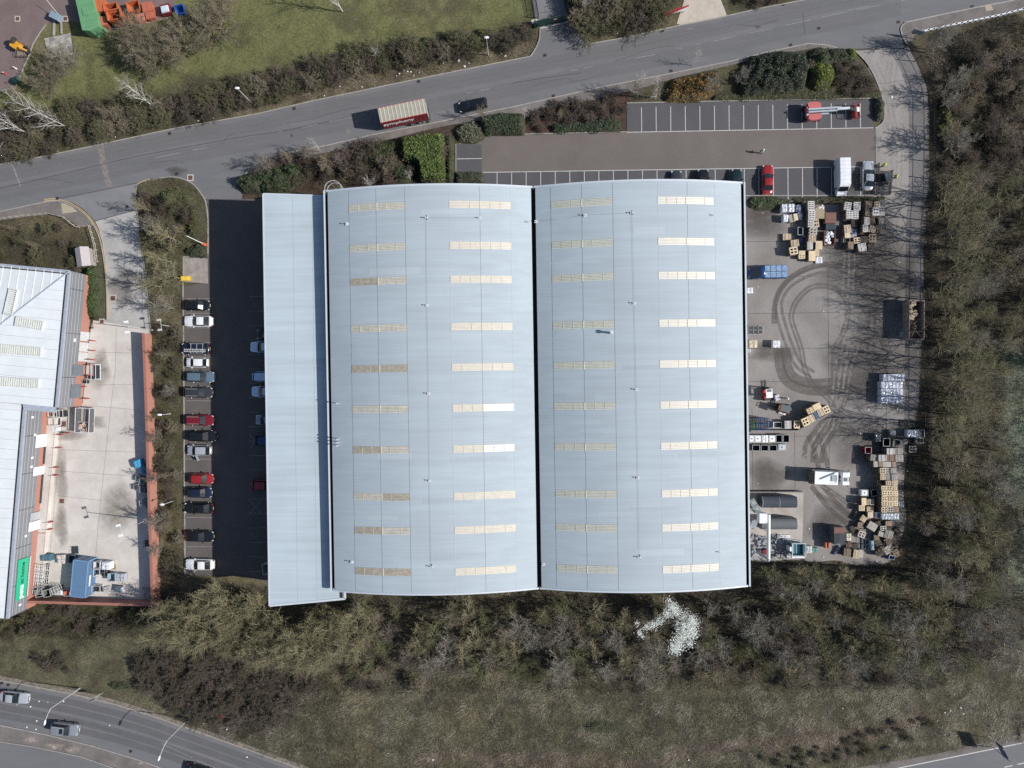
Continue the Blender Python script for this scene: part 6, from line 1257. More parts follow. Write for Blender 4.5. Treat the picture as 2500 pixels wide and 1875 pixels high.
# ================================================================== lamps, signs, fences, gate, barrier
m_lamp = mat('lamp_glass_white', (.78, .80, .82), rough=.2, var=0); m_pole = mat('galvanised_pole', (.46, .46, .45), rough=.5, var=.12)
def lamp(px, py, h, heads, label, arm=0.0, kind='single', a=0.0, pole=.07, mcol=None, bend=.0):
    p = P(px, py); t = thing('street_lamp', label, 'street lamp', p, a, 'street and yard lamps'); mc = mcol or m_pole
    mb = MB(); mb.tube((0, 0, 0), (0, 0, h*.35), pole*1.5, pole*1.1, 8); mb.tube((0, 0, h*.35), (0, 0, h), pole, pole*.65, 8); mb.build('pole', mc, t)
    if arm > 0: mb = MB(); mb.path([(0, 0, h), (arm*.6, 0, h+arm*.18+bend), (arm, 0, h+arm*.22+bend)], pole*.55, 6); mb.build('arm', mc, t)
    for (hx, hy) in heads:
        mb = MB(); mb.ellipsoid((hx, hy, h+.12+arm*.22+bend), (.42, .2, .14), 10, 6); ob = mb.build('lantern', m_lamp, t, smooth=True)
        if hy: ob.rotation_euler = (0, 0, 0)
    return t
lamp(615, 252, 6.0, [(0, 0)], 'white headed street lamp in the northern hedge, left of its twin'); lamp(1192, 135, 6.0, [(0, 0)], 'white headed street lamp by the yellow green bush')
lamp(417, 1010, 3.2, [(-.2, 0)], 'short lamp with white head in the planted strip, upper one'); lamp(426, 1222, 3.6, [(-.2, 0)], 'short lamp with white head in the planted strip, lower one')
def ylamp(px, py, h, a, label):
    p = P(px, py); t = thing('yard_lamp', label, 'street lamp', p, a, 'twin headed yard lamps'); mb = MB(); mb.tube((0, 0, 0), (0, 0, h), .09, .05, 8); mb.build('pole', m_pole, t); mb = MB(); mb.tube((0, -.75, h), (0, .75, h), .035, n=6); mb.build('crossarm', m_pole, t)
    for s in (-1, 1): mb = MB(); mb.box((-.25, s*.8, h+.02), (.65, .34, .16)); mb.build('lantern', m_lamp if label.startswith('tall') else m_pole, t)
ylamp(380, 807, 8.2, .1, 'tall twin headed lamp above the paler drive, standing at the wall corner'); ylamp(420, 797, 3.6, .1, 'shorter grey lamp with crossarm in the strip beside the drive')
ylamp(362, 1269, 8.0, .25, 'tall twin headed lamp in the retail yard by the brick wall')
def hiroad(px, py, h, bx, by, label, sign=True):
    p = P(px, py); t = thing('street_lamp', label, 'street lamp', p, 0, 'street and yard lamps'); mb = MB(); mb.tube((0, 0, 0), (0, 0, 1.6), .11, .1, 8); mb.tube((0, 0, 1.6), (0, 0, h), .08, .06, 8); mb.build('pole', m_pole, t)
    mb = MB(); mb.path([(0, 0, h), (bx*.4, by*.4, h+.5), (bx, by, h+.8)], .05, 6); mb.build('arm', m_pole, t); mb = MB(); mb.ellipsoid((0, 0, 0), (.5, .17, .12), 10, 6); o = mb.build('lantern', m_lamp, t, smooth=True); o.location = (bx*1.15, by*1.15, h+.82); o.rotation_euler = (0, 0, math.atan2(by, bx))
hiroad(195, 1680, 7.3, -.35, -1.6, 'long lamp post leaning over the dark estate car'); hiroad(463, 1752, 7.6, -.7, -2.0, 'long lamp post over the carriageway, right of the other')
# lamp posts beyond the lower edge: only the fallen shadows enter the picture
hiroad(2037, 1885, 7.5, .3, -1.8, 'lamp post beside the bottom edge at the lower right'); hiroad(2640, 1785, 7.5, .5, -1.6, 'lamp post just outside the right edge')
def roundsign(px, py, h, r, label, face, lean=0):
    p = P(px, py); t = thing('road_sign', label, 'road sign', p, face); mb = MB()
    for s in (-.25, .25): mb.tube((0, s, 0), (0, s, h), .045, n=6)
    mb.build('post', m_pole, t); mb = MB(); mb.tube((.06, 0, h), (.1, 0, h), r, n=24); mb.build('sign_face', mat('sign_back', (.45, .45, .46)), t)
roundsign(248, 1692, 2.6, .5, 'round road sign on two posts beside the carriageway verge', rad(-70))
p = P(2417, 1812); t = thing('road_sign', 'large blue road sign on two posts beside the lower right carriageway', 'road sign', p, rad(27))
for s in (-.9, .9): mb = MB(); mb.tube((0, s, 0), (0, s, 3.9), .06, n=8); mb.build('post', m_pole, t)
mb = MB(); mb.box((.08, 0, 3.0), (.05, 2.7, 1.7)); mb.build('sign_board', mat('sign_blue', (.015, .03, .12), rough=.4), t)
mb = MB()
for k in range(3): mb.box((.115, -.1+.15*k, 3.45-.4*k), (.02, 1.9-.3*k, .1))
mb.build('sign_stripe', m_plate, t)
# frame sign at the drive mouth
p = P(2226, 92); t = thing('sign_frame', 'grey sign board frame at the mouth of the access road', 'sign', p, rad(72))
for s in (-.8, .8): mb = MB(); mb.tube((0, s, 0), (0, s, 2.6), .06, n=6); mb.build('post', m_galv, t)
mb = MB(); mb.box((0, 0, 1.9), (.06, 1.8, 1.2)); mb.build('board', mat('grey_board', (.30, .32, .33)), t)
p = P(1650, 26, 1.5); t = thing('roadside_board', 'red and white advertising board beside the sandy gateway', 'sign', (p.x, p.y, 0), rad(17))
for s in (-1.6, 1.6): mb = MB(); mb.tube((s, 0, 0), (s, 0, 2.2), .06, n=6); mb.build('post', m_galv, t)
mb = MB(); mb.box((0, -.08, 1.6), (4.0, .06, 1.3)); mb.build('board', mat('board_red', (.42, .02, .04)), t); mb = MB(); mb.add([(0.4, -.125, .97), (1.98, -.125, .97), (1.98, -.125, 1.9), (-.9, -.125, 1.1)], [(0, 1, 2, 3)]); mb.build('white_swoosh', m_white, t)
# barrier arm and orange base
p = P(503, 598); t = thing('barrier_arm', 'raised white barrier arm on an orange cabinet at the car park entrance', 'barrier', p, ang(-1, -.5)); mb = MB(); mb.box((0, 0, .55), (.45, .4, 1.1)); mb.build('cabinet', mat('orange_cabinet', (.62, .14, .06)), t); mb = MB(); mb.tube((.1, 0, 1.0), (2.1, 0, 2.9), .06, .05, 8); mb.build('arm', m_white, t)
p = P(453, 680, .6); t = thing('grit_bin', 'yellow grit bin on the pale pad left of the shaded car park', 'grit bin', (p.x, p.y, .02), .02); mb = MB(); mb.box((0, 0, .4), (1.25, .7, .8), top=(1.08, 1.1)); mb.build('bin', mat('grit_yellow', (.58, .36, .03), var=.1), t); mb = MB(); mb.box((0, 0, .85), (1.4, .82, .12), top=(.9, .8)); mb.build('lid', mat('grit_yellow_lid', (.68, .46, .06), var=.2, scale=6), t)
for k in range(2): mb = MB(); mb.box((-.28+.56*k, 0, .93), (.36, .34, .03)); mb.build('lid_panel', m_ply, t)
# kiosk with hipped grey roof on the left bed
p = P(206, 628, 1.5); t = thing('utility_kiosk', 'small kiosk with pale grey pitched roof beside the drive', 'kiosk', (p.x, p.y, 0), ang(.13, 1)+math.pi/2); mb = MB(); mb.box((0, 0, .95), (1.9, 2.8, 1.9)); mb.build('wall', mat('kiosk_wall', (.30, .27, .26)), t)
mb = MB(); mb.add([(-1.15, -1.55, 1.9), (0, -1.6, 2.45), (1.15, -1.55, 1.9), (-1.15, 1.55, 1.9), (0, 1.6, 2.45), (1.15, 1.55, 1.9)], [(0, 1, 4, 3), (1, 2, 5, 4), (0, 2, 1), (3, 4, 5), (0, 3, 5, 2)]); mb.build('roof', mat('kiosk_roof', (.42, .385, .39), var=.05), t)
# timber or rail fences
def railfence(pts, h, n, label, m=None, rails=2, w=.05, name='rail_fence', cat='fence'):
    t = thing(name, label, cat); g_ = G(pts); m = m or mat('pale_timber', (.40, .37, .32), var=.2)
    for k in range(rails): mb = MB(); zz = h*(k+1)/rails-.03; mb.ribbon(g_, w, zz-.07, zz+.03); mb.build('rail', m, t)
    tot = sum((b-a).length for a, b in zip(g_[:-1], g_[1:])); st = tot/n; acc = 0; i = 0
    for k in range(n+1):
        d = min(k*st, tot-1e-4); s_ = 0
        for a, b in zip(g_[:-1], g_[1:]):
            l = (b-a).length
            if s_+l >= d: q = a.lerp(b, (d-s_)/l); break
            s_ += l
        mb = MB(); mb.box((q.x, q.y, h/2), (w*1.6, w*1.6, h)); mb.build('post', m, t)
    return t
railfence([(0, 536), (60, 528), (122, 523), (160, 532), (190, 556), (222, 552), (236, 600), (241, 640)], .9, 22, 'low pale timber rail fence round the bed above the shop')
railfence([(2236, 82), (2300, 68), (2436, 40), (2560, 8)], .55, 24, 'long white knee rail beside the northern road', mat('rail_white', (.70, .72, .72), var=.05), 1, .2)
# palisade fence east of the goods yard
m_pal = mat('dark_palisade', (.022, .024, .025), rough=.6, var=.2)
def palisade(pts, label, h=2.4, step=.16):
    t = thing('palisade_fence', label, 'fence'); g_ = G(smoothpx(pts, 3)); mb = MB(); mr = MB(); acc = 0
    for a, b in zip(g_[:-1], g_[1:]):
        l = (b-a).length; n = max(1, int(l/step)); rzz = math.atan2((b-a).y, (b-a).x)
        for k in range(n): q = a.lerp(b, (k+.5)/n); mb.box((q.x, q.y, h/2), (.07, .012, h), rz=rzz)
        mr.box(((a.x+b.x)/2, (a.y+b.y)/2, .5), (l, .04, .06), rz=rzz); mr.box(((a.x+b.x)/2, (a.y+b.y)/2, h-.5), (l, .04, .06), rz=rzz)
    mb.build('pales', m_pal, t); mr.build('rails', m_pal, t)
    tot = sum((b-a).length for a, b in zip(g_[:-1], g_[1:])); n = min(90, int(tot/2.75)); 
    for k in range(n+1):
        d = tot*k/n-1e-4; s_ = 0; q = g_[0]
        for a, b in zip(g_[:-1], g_[1:]):
            l = (b-a).length
            if s_+l >= d: q = a.lerp(b, max(0, (d-s_)/l)); break
            s_ += l
        mp_ = MB(); mp_.box((q.x, q.y, h/2), (.1, .1, h)); mp_.build('post', m_pal, t)
palisade([(2205, 118), (2220, 132), (2243, 172), (2259, 215), (2265, 270), (2264, 480), (2258, 560), (2256, 800), (2254, 1100), (2252, 1392)], 'long dark palisade fence between goods yard and eastern wood')
palisade([(2252, 1392), (2180, 1386), (2100, 1384), (1960, 1378), (1842, 1376)], 'dark palisade fence along the southern end of the goods yard')
palisade([(1374, -10), (1381, 20), (1388, 42)], 'short dark fence on the right of the gated drive', 1.8); palisade([(1304, -10), (1310, 20), (1314, 45)], 'short dark fence on the left of the gated drive', 1.8)
p = P(1352, 58); t = thing('sliding_gate', 'dark green sliding palisade gate across the northern drive', 'gate', p, ang(80, -17)); mg = mat('gate_green', (.012, .05, .035), rough=.5)
mb = MB(); [mb.box((-2.9+.145*k, 0, 1.1), (.07, .03, 2.1)) for k in range(41)]; mb.build('pales', mg, t); mb = MB(); mb.box((0, 0, .15), (6.0, .12, .14)); mb.box((0, 0, 2.1), (6.0, .1, .1)); mb.box((0, 0, 1.2), (6.0, .06, .06)); mb.build('gate_frame', mg, t); mb = MB(); mb.box((.2, -.06, 1.5), (.6, .03, .25)); mb.build('notice', mat('notice_pink', (.6, .25, .2)), t)
for s in (-3.2, 3.2): mb = MB(); mb.box((s, 0, 1.25), (.2, .2, 2.5)); mb.build('gate_post', mg, t)
p = P(1305, 57, .5); t = thing('gate_motor', 'green gate motor cabinet left of the sliding gate', 'cabinet', p, .2); mb = MB(); mb.box((0, 0, .1), (.9, .6, 1.0)); mb.build('housing', mat('motor_green', (.05, .09, .08)), t); mb = MB(); mb.box((0, 0, .63), (.98, .68, .06)); mb.build('lid', m_pole, t)
# ================================================================== workers
def person(px, py, face, label, top, legs, hat, pose='walk', arms=.25):
    p = P(px, py); t = bpy.data.meshes.new('person'); s = 1 if pose == 'walk' else .3
    V = [(0, 0, .95), (0, 0, 1.12), (0, 0, 1.38), (0, 0, 1.5), (.02, 0, 1.60), (.02, 0, 1.72),
         (0, .10, .90), (.14*s, .11, .50), (.08*s, .11, .09), (.22*s, .12, .04), (0, -.10, .90), (-.08*s, -.11, .50), (-.24*s, -.11, .10), (-.12*s, -.12, .04),
         (0, .19, 1.42), (-.04, .25, 1.15), (arms, .24, .95), (arms+.06, .23, .88), (0, -.19, 1.42), (.04, -.25, 1.15), (arms+.05, -.22, 1.0), (arms+.12, -.2, .95)]
    E = [(0, 1), (1, 2), (2, 3), (3, 4), (4, 5), (0, 6), (6, 7), (7, 8), (8, 9), (0, 10), (10, 11), (11, 12), (12, 13), (2, 14), (14, 15), (15, 16), (16, 17), (2, 18), (18, 19), (19, 20), (20, 21)]
    R = [.15, .14, .17, .06, .10, .09, .10, .07, .05, .045, .10, .07, .05, .045, .07, .055, .04, .035, .07, .055, .04, .035]
    t.from_pydata(V, E, []); o = bpy.data.objects.new('person', t); S.collection.objects.link(o)
    md = o.modifiers.new('s', 'SKIN'); sk = t.skin_vertices[0].data
    for i, r in enumerate(R): sk[i].radius = (r*(.8 if i in (0, 1, 2) else 1), r)
    sk[0].use_root = True; md2 = o.modifiers.new('u', 'SUBSURF'); md2.levels = 1; md2.render_levels = 1
    bpy.context.view_layer.update(); me = bpy.data.meshes.new_from_object(o.evaluated_get(bpy.context.evaluated_depsgraph_get())); bpy.data.objects.remove(o)
    for m in (mat('skin_tone', (.45, .27, .20)), legs): me.materials.append(m)
    for pl in me.polygons: pl.material_index = 0 if pl.center.z > 1.5 or (pl.center.z < 1.0 and abs(pl.center.y) > .19 and pl.center.x > .1) else 1; pl.use_smooth = True
    body = link('person', me, None, (p.x, p.y, .02)); body.rotation_euler = (0, 0, face); tag(body, label, 'person', 'yard workers')
    mb = MB()   # hi-vis vest follows the torso
    rings = [(.86, .17, .20), (1.05, .16, .19), (1.25, .17, .22), (1.42, .15, .24), (1.50, .08, .12)]
    mb.grid([[(a*math.cos(q), b*math.sin(q), z) for q in np.linspace(0, 2*math.pi, 17)] for z, a, b in rings]); mb.build('vest', top, body, smooth=True)
    for s_ in (-1, 1): mb = MB(); mb.tube((0, s_*.2, 1.43), (-.03*s_, s_*.27, 1.14), .075, .065, 8); mb.build('sleeve', top, body, smooth=True)
    mb = MB(); mb.tube((0, 0, 1.12), (0, 0, 1.17), .215, n=16); mb.build('reflective_band', mat('reflective', (.6, .62, .6), rough=.3), body)
    mb = MB(); mb.ellipsoid((.02, 0, 1.72), (.13, .115, .11), 12, 8); mb.tube((.05, 0, 1.70), (.05, 0, 1.715), .15, n=14); mb.build('hard_hat', hat, body, smooth=True)
    mb = MB(); mb.ellipsoid((.125, 0, 1.645), (.02, .015, .025), 6, 4); [mb.ellipsoid((.11, s_*.035, 1.67), (.012, .014, .01), 6, 4) for s_ in (-1, 1)]; mb.build('face_detail', mat('skin_dark', (.25, .13, .10)), body)
    return body
hv = mat('hi_vis_yellow', (.55, .72, .06), rough=.7); hvg = mat('hi_vis_green', (.16, .50, .18), rough=.7); navy = mat('navy_trousers', (.015, .018, .03)); hw_ = mat('hat_white', (.75, .75, .75))
person(1856, 374, ang(-.3, -1), 'person in green hi vis vest and white hat walking across the brown aisle', hvg, navy, hw_)
person(2149, 408, ang(1, .3), 'person in yellow hi vis standing beside the silver saloon', hv, navy, mat('hat_yellow', (.7, .6, .1)), 'stand')
person(2178, 436, ang(-1, .1), 'person in yellow hi vis beside the steel trolley near the fence', hv, navy, mat('hat_yellow', (.7, .6, .1)), 'stand', .4)
person(1915, 972, ang(-.5, 1), 'person in pale clothing standing behind the second forklift', mat('cream_jacket', (.6, .56, .48)), navy, hw_, 'stand')
# steel trolley and gate beside the workers
p = P(2162, 435, .8); t = thing('cage_trolley', 'dark steel cage trolley between the two workers in yellow', 'trolley', (p.x, p.y, .03), .25); mb = MB(); frame_box(mb, 1.0, 1.9, 1.5, .03, .2); [mb.tube((-.5, -.95+.19*k, .2), (-.5, -.95+.19*k, 1.7), .015, n=4) for k in range(11)]; mb.box((0, 0, .25), (1.0, 1.9, .06)); mb.build('cage', m_dark, t)
mb = MB(); mb.box((.1, .1, 1.0), (.75, 1.2, .9)); mb.build('load', mat('slate_load', (.05, .07, .09)), t)
palisade([(2136, 405), (2138, 476)], 'short dark mesh fence right of the silver saloon', 1.6, .12); palisade([(2172, 420), (2166, 477)], 'low steel fence panel below the cage trolley', 1.2, .12)
# white barrier board by cone
p = P(547, 1750); t = thing('traffic_cone', 'red and white traffic cone fallen in the dark brambles', 'traffic cone', (p.x, p.y, .25)); t.rotation_euler = (0, rad(80), rad(120)); mb = MB(); mb.tube((0, 0, 0), (0, 0, .55), .2, .12, 12); mb.build('cone', mat('cone_red', (.6, .04, .03)), t); mb = MB(); mb.tube((0, 0, .55), (0, 0, .95), .12, .04, 12); mb.build('cone_tip', m_white, t); mb = MB(); mb.box((0, 0, -.02), (.5, .5, .04)); mb.build('base', m_red, t)
# ================================================================== goods of the yards
m_wood = {k: mat('wood_'+k, c, var=.18, scale=3, rough=.85, objrand=.15) for k, c in {'grey': (.36, .34, .31), 'pale': (.55, .45, .33), 'white': (.52, .51, .50), 'dark': (.085, .075, .06), 'brown': (.20, .155, .115), 'cream': (.60, .49, .33), 'blue': (.12, .16, .24), 'red': (.27, .18, .14)}.items()}
PAL = {}
def pallet_mesh(kind, wood):
    k_ = (kind, wood)
    if k_ in PAL: return PAL[k_]
    mb = MB(); r = random.Random(hash(kind) % 97)
    W, D = 1.2, 1.0
    for y in (-.45, 0, .45):
        mb.box((0, y, .011), (W, .09, .022))
        for x in (-.53, 0, .53): mb.box((x, y, .06), (.14, .1, .076))
    if kind == 'slat':
        for x in (-.53, 0, .53): mb.box((x, 0, .108), (.1, D, .02))
        for k in range(6): mb.box((-.53+.212*k+r.uniform(-.01, .01), 0, .130), (.115, D, .022))
    elif kind == 'long':
        for x in (-.53, 0, .53): mb.box((x, 0, .108), (.1, D, .02))
        for k in range(5): mb.box((0, -.44+.22*k, .130), (W, .12, .022))
    elif kind == 'block':       # broad boards leave four square openings
        for x in (-.53, 0, .53): mb.box((x, 0, .108), (.16, D, .02))
        for y in (-.42, 0, .42): mb.box((0, y, .130), (W, .18, .022))
    elif kind == 'board': mb.box((0, 0, .115), (W, D, .035)); mb.box((.3, .2, .14), (.4, .012, .006)); mb.box((-.2, -.1, .14), (.012, .9, .006))
    elif kind == 'broken':
        for x in (-.53, 0, .53): mb.box((x, 0, .108), (.1, D, .02), rz=r.uniform(-.1, .1))
        for k in range(5): mb.box((-.5+.24*k, r.uniform(-.15, .15), .135), (.1, D*r.uniform(.5, 1), .022), rz=r.uniform(-.35, .35))
    me = mb.build('tmp', m_wood[wood]); d = me.data; bpy.data.objects.remove(me); PAL[k_] = d; return d
ZO2 = (1880, 470, 7.373); ZO3 = (1815, 920, 8.296); ZO4 = (2040, 1030, 9.217); ZO5 = (1990, 1180, 7.9)
STK = []
def stk(org, x, y, w, h, ht, kind='slat', wood='grey', a=0): STK.append((org[0]+x/org[2], org[1]+y/org[2], w/org[2]/M2, h/org[2]/M2, ht, kind, wood, a))
for x, y, w, h, ht, k, wd, a in [(745, 235, 115, 165, 1.9, 'long', 'white', 0), (755, 395, 120, 150, 1.9, 'long', 'white', 0), (740, 550, 100, 140, 1.8, 'long', 'white', 0), (835, 550, 90, 145, 1.5, 'block', 'pale', 8), (780, 695, 130, 125, 1.5, 'block', 'grey', -5), (765, 825, 130, 125, 1.8, 'slat', 'pale', -3), (722, 950, 95, 150, 1.6, 'slat', 'white', 0),
 (305, 800, 140, 115, .6, 'slat', 'pale', 0), (450, 910, 140, 120, 1.5, 'slat', 'pale', 8), (430, 1050, 145, 130, 1.5, 'block', 'pale', 10), (575, 1155, 110, 70, .9, 'block', 'cream', 0),
 (1405, 245, 120, 140, 2.0, 'long', 'white', -8), (1570, 245, 118, 145, 2.0, 'long', 'white', 0), (1430, 395, 105, 145, 2.1, 'long', 'white', 0), (1540, 398, 112, 145, 2.1, 'long', 'white', 0),
 (1780, 213, 112, 120, 2.2, 'slat', 'red', 0), (1930, 215, 90, 110, 2.2, 'block', 'pale', 0), (2022, 200, 95, 120, 2.0, 'slat', 'grey', 0), (1778, 350, 110, 130, 2.1, 'broken', 'brown', 0), (1905, 340, 105, 135, 2.3, 'block', 'white', 0), (2012, 338, 110, 145, 2.2, 'long', 'grey', 0),
 (1742, 512, 88, 130, 2.0, 'slat', 'white', 0), (1840, 512, 95, 130, 1.8, 'broken', 'brown', 10), (2003, 508, 78, 130, 2.0, 'broken', 'grey', 5), (1722, 642, 92, 125, 1.9, 'long', 'white', 0), (1850, 655, 115, 120, 1.7, 'broken', 'pale', -12), (1965, 645, 88, 130, 1.8, 'broken', 'brown', 12), (1850, 820, 125, 140, 1.2, 'block', 'brown', 0), (1830, 965, 125, 110, .9, 'broken', 'dark', 15),
 (1395, 655, 118, 150, 1.5, 'slat', 'pale', 5), (1570, 862, 122, 100, 1.2, 'block', 'pale', 5), (1700, 845, 110, 120, 1.3, 'slat', 'dark', 0), (1658, 985, 138, 135, 1.3, 'slat', 'white', 8), (1510, 565, 90, 120, 1.2, 'slat', 'dark', 0), (1500, 785, 110, 60, .6, 'slat', 'white', 5),
 (880, 950, 118, 148, 1.2, 'board', 'cream', 0), (580, 1085, 110, 78, 1.0, 'board', 'cream', 0), (755, 1140, 115, 180, 1.1, 'board', 'cream', 0), (840, 1085, 80, 130, 1.0, 'board', 'pale', -5), (1395, 775, 95, 82, 1.3, 'board', 'pale', 0), (1455, 952, 95, 130, 1.3, 'board', 'brown', -3), (460, 440, 70, 120, 1.1, 'board', 'cream', 10), (395, 460, 95, 130, 1.0, 'board', 'grey', 10)]: stk(ZO2, x, y, w, h, ht, k, wd, a)
for x, y, w, h, k, wd, a in [(1255, 910, 130, 155, 'block', 'cream', 25), (1370, 850, 125, 150, 'slat', 'cream', 25), (1478, 787, 105, 150, 'slat', 'blue', 25), (1575, 715, 128, 155, 'slat', 'pale', 25), (1685, 665, 118, 150, 'block', 'cream', 27), (1365, 682, 155, 115, 'slat', 'cream', 25), (1495, 600, 155, 118, 'board', 'cream', 25), (905, 970, 130, 160, 'slat', 'white', 0), (1085, 965, 115, 160, 'block', 'cream', -2)]: stk(ZO3, x, y, w, h, 2.1 if x > 1200 else 1.3, k, wd, a)
for x, y, w, h, ht, k, wd, a in [(1240, 667, 168, 138, 2.0, 'slat', 'white', 0), (1425, 665, 168, 145, 2.0, 'slat', 'grey', 0), (875, 812, 160, 140, 1.8, 'slat', 'grey', -8), (1058, 812, 172, 145, 2.0, 'slat', 'white', 0), (1235, 812, 165, 145, 2.0, 'slat', 'red', 0), (1435, 818, 168, 138, 2.1, 'long', 'grey', 0), (903, 950, 90, 125, 2.0, 'board', 'grey', 0), (1012, 950, 95, 125, 2.0, 'board', 'brown', 0), (1162, 957, 180, 122, 2.0, 'board', 'grey', 0), (1315, 955, 92, 122, 2.1, 'board', 'red', 0),
 (1065, 1100, 125, 128, 2.2, 'block', 'pale', 0), (1180, 1100, 92, 122, 2.2, 'block', 'grey', 0), (1303, 1100, 118, 122, 2.3, 'slat', 'grey', 0), (1073, 1240, 122, 128, 2.2, 'slat', 'pale', 0), (1196, 1240, 98, 128, 2.2, 'slat', 'grey', 0), (1322, 1240, 125, 128, 2.3, 'slat', 'grey', 0), (1196, 1375, 112, 102, 2.3, 'block', 'pale', 0), (1334, 1375, 115, 102, 2.3, 'block', 'pale', 0), (1000, 1360, 100, 98, 1.6, 'block', 'dark', 0), (1095, 1490, 112, 100, 2.3, 'block', 'cream', 0), (1215, 1490, 112, 100, 2.3, 'block', 'cream', 0), (1335, 1490, 112, 100, 2.3, 'block', 'cream', 0),
 (1745, 615, 160, 150, .4, 'block', 'grey', 0), (1540, 450, 150, 105, .9, 'slat', 'grey', 20)]: stk(ZO4, x, y, w, h, ht, k, wd, a)
for row, y in ((0, 195), (1, 300), (2, 395)):
    for x in (1342, 1443, 1546): stk(ZO5, x, y, 98, 93, 2.3, 'block', 'cream', 0)
for x, y, w, h, ht, k, wd, a in [(1342, 507, 108, 105, 2.2, 'block', 'cream', 0), (1455, 507, 102, 105, 2.2, 'block', 'grey', 0), (1565, 507, 105, 105, 2.2, 'board', 'brown', 0), (1068, 612, 102, 105, 1.4, 'board', 'pale', 0), (945, 350, 90, 138, 1.5, 'board', 'cream', 0), (1070, 365, 128, 112, 1.3, 'slat', 'pale', 0), (905, 480, 108, 105, 1.1, 'long', 'cream', 0), (1060, 500, 120, 100, 1.2, 'long', 'pale', 0),
 (935, 685, 108, 120, 1.2, 'slat', 'cream', -35), (885, 812, 118, 108, .9, 'board', 'brown', -10), (1105, 830, 175, 145, 1.3, 'board', 'grey', -30), (1420, 775, 118, 92, 1.3, 'board', 'red', 0), (1320, 872, 110, 90, 1.2, 'block', 'grey', 0), (1425, 878, 88, 90, 1.2, 'slat', 'dark', 0), (1235, 775, 170, 95, .9, 'slat', 'dark', 20), (905, 985, 135, 118, .9, 'block', 'grey', -20), (735, 885, 95, 140, .5, 'slat', 'dark', 30), (1290, 985, 140, 92, 1.1, 'board', 'grey', -15), (1190, 1045, 98, 100, .9, 'board', 'brown', 0), (1430, 990, 150, 145, 1.3, 'slat', 'grey', -10), (1510, 1065, 105, 90, .9, 'broken', 'brown', 20),
 (625, 1335, 130, 148, 1.2, 'slat', 'brown', -5), (800, 1365, 118, 165, 1.0, 'slat', 'pale', -10), (890, 1355, 78, 150, .7, 'board', 'grey', -8), (820, 600, 100, 130, .5, 'board', 'dark', -20), (1240, 1200, 115, 150, .6, 'broken', 'brown', 30), (770, 1210, 120, 100, .5, 'slat', 'dark', 5), (1600, 930, 95, 150, .4, 'slat', 'dark', 35), (650, 1190, 105, 100, .6, 'broken', 'brown', 10)]: stk(ZO5, x, y, w, h, ht, k, wd, a)
rp = random.Random(9)
for k in range(16):  # the broken heap
    x = rp.uniform(1200, 1580); y = rp.uniform(1110, 1360); STK.append((ZO5[0]+x/7.9, ZO5[1]+y/7.9, 1.2, 1.0, .3+rp.random()*.9, rp.choice(['broken', 'slat', 'block', 'broken']), rp.choice(['brown', 'brown', 'grey', 'dark']), rp.uniform(-70, 70)))
KN = {'slat': 'slatted', 'long': 'cross boarded', 'block': 'open block', 'board': 'board topped', 'broken': 'broken'}
WN = {'grey': 'grey', 'pale': 'light wooden', 'white': 'whitish', 'dark': 'dark', 'brown': 'brown', 'cream': 'fresh yellow', 'blue': 'blue grey', 'red': 'reddish'}
budget = 290-len(STK); layers = {}
for i, s in enumerate(STK): layers[i] = max(1, int(round(s[4]/.146)))
LN = ['topmost pallet,', 'second layer pallet,', 'third layer pallet,', 'fourth layer pallet,']
extra_n = {i: 0 for i in layers}; lv = 1
while budget > 0 and lv < 4:
    for i in layers:
        if layers[i] > lv and budget > 0: extra_n[i] += 1; budget -= 1
    lv += 1
rest = []
for i, (px, py, w_, h_, ht, kind, wd, a) in enumerate(STK):
    n = layers[i]; H1 = n*.146; v = P(px, py, H1); lean = rp.uniform(-.03, .03); tops = []
    sc_x, sc_y = w_*(1-H1/H)/1.2, h_*(1-H1/H)/1.0
    if kind == 'slat' and h_ > w_*1.15: rot90 = False
    for j in range(n):
        z = (n-1-j)*.146+.02; k2 = kind if j == 0 or kind in ('block', 'slat', 'long') else 'slat'; w2 = wd if (j == 0 or wd in ('cream', 'dark')) else ('brown' if wd in ('pale', 'brown', 'red') else 'grey')
        o = bpy.data.objects.new('pallet', pallet_mesh(k2, w2)); o.location = (v.x+rp.uniform(-.03, .03), v.y+rp.uniform(-.03, .03), z); o.rotation_euler = (0, 0, rad(a)+rp.uniform(-.03, .03)); o.scale = (sc_x, sc_y, 1)
        if kind == 'broken' and n < 9: o.rotation_euler = (rp.uniform(-.12, .12), rp.uniform(-.12, .12), rad(a))
        if j <= extra_n[i]:
            S.collection.objects.link(o); o['category'] = 'pallet'; o['group'] = 'wooden pallets stacked in the goods yard'; tops.append((o, LN[j] if n > 1 else 'single pallet,'))
        else: rest.append(o)
    PEND.append((tops, px, py, '%s %s stack' % (WN[wd], KN[kind])))
Vs, Fs = [], []; off = 0
for o in rest:
    M = Matrix.LocRotScale(o.location, o.rotation_euler, o.scale); me = o.data; co = np.empty(len(me.vertices)*3, np.float32); me.vertices.foreach_get('co', co); co = co.reshape(-1, 3) @ np.array(M.to_3x3()).T+np.array(M.translation)
    f = np.empty(len(me.loops), np.int32); me.loops.foreach_get('vertex_index', f); Vs.append(co); Fs.append(f.reshape(-1, 4)+off); off += len(co); bpy.data.objects.remove(o)
if Vs: tag(link('pallets', npmesh('pallets', np.concatenate(Vs), np.concatenate(Fs), m_wood['brown'])), 'lower layers of the many wooden pallet stacks in the goods yard', 'pallets', 'wooden pallets stacked in the goods yard', 'stuff')
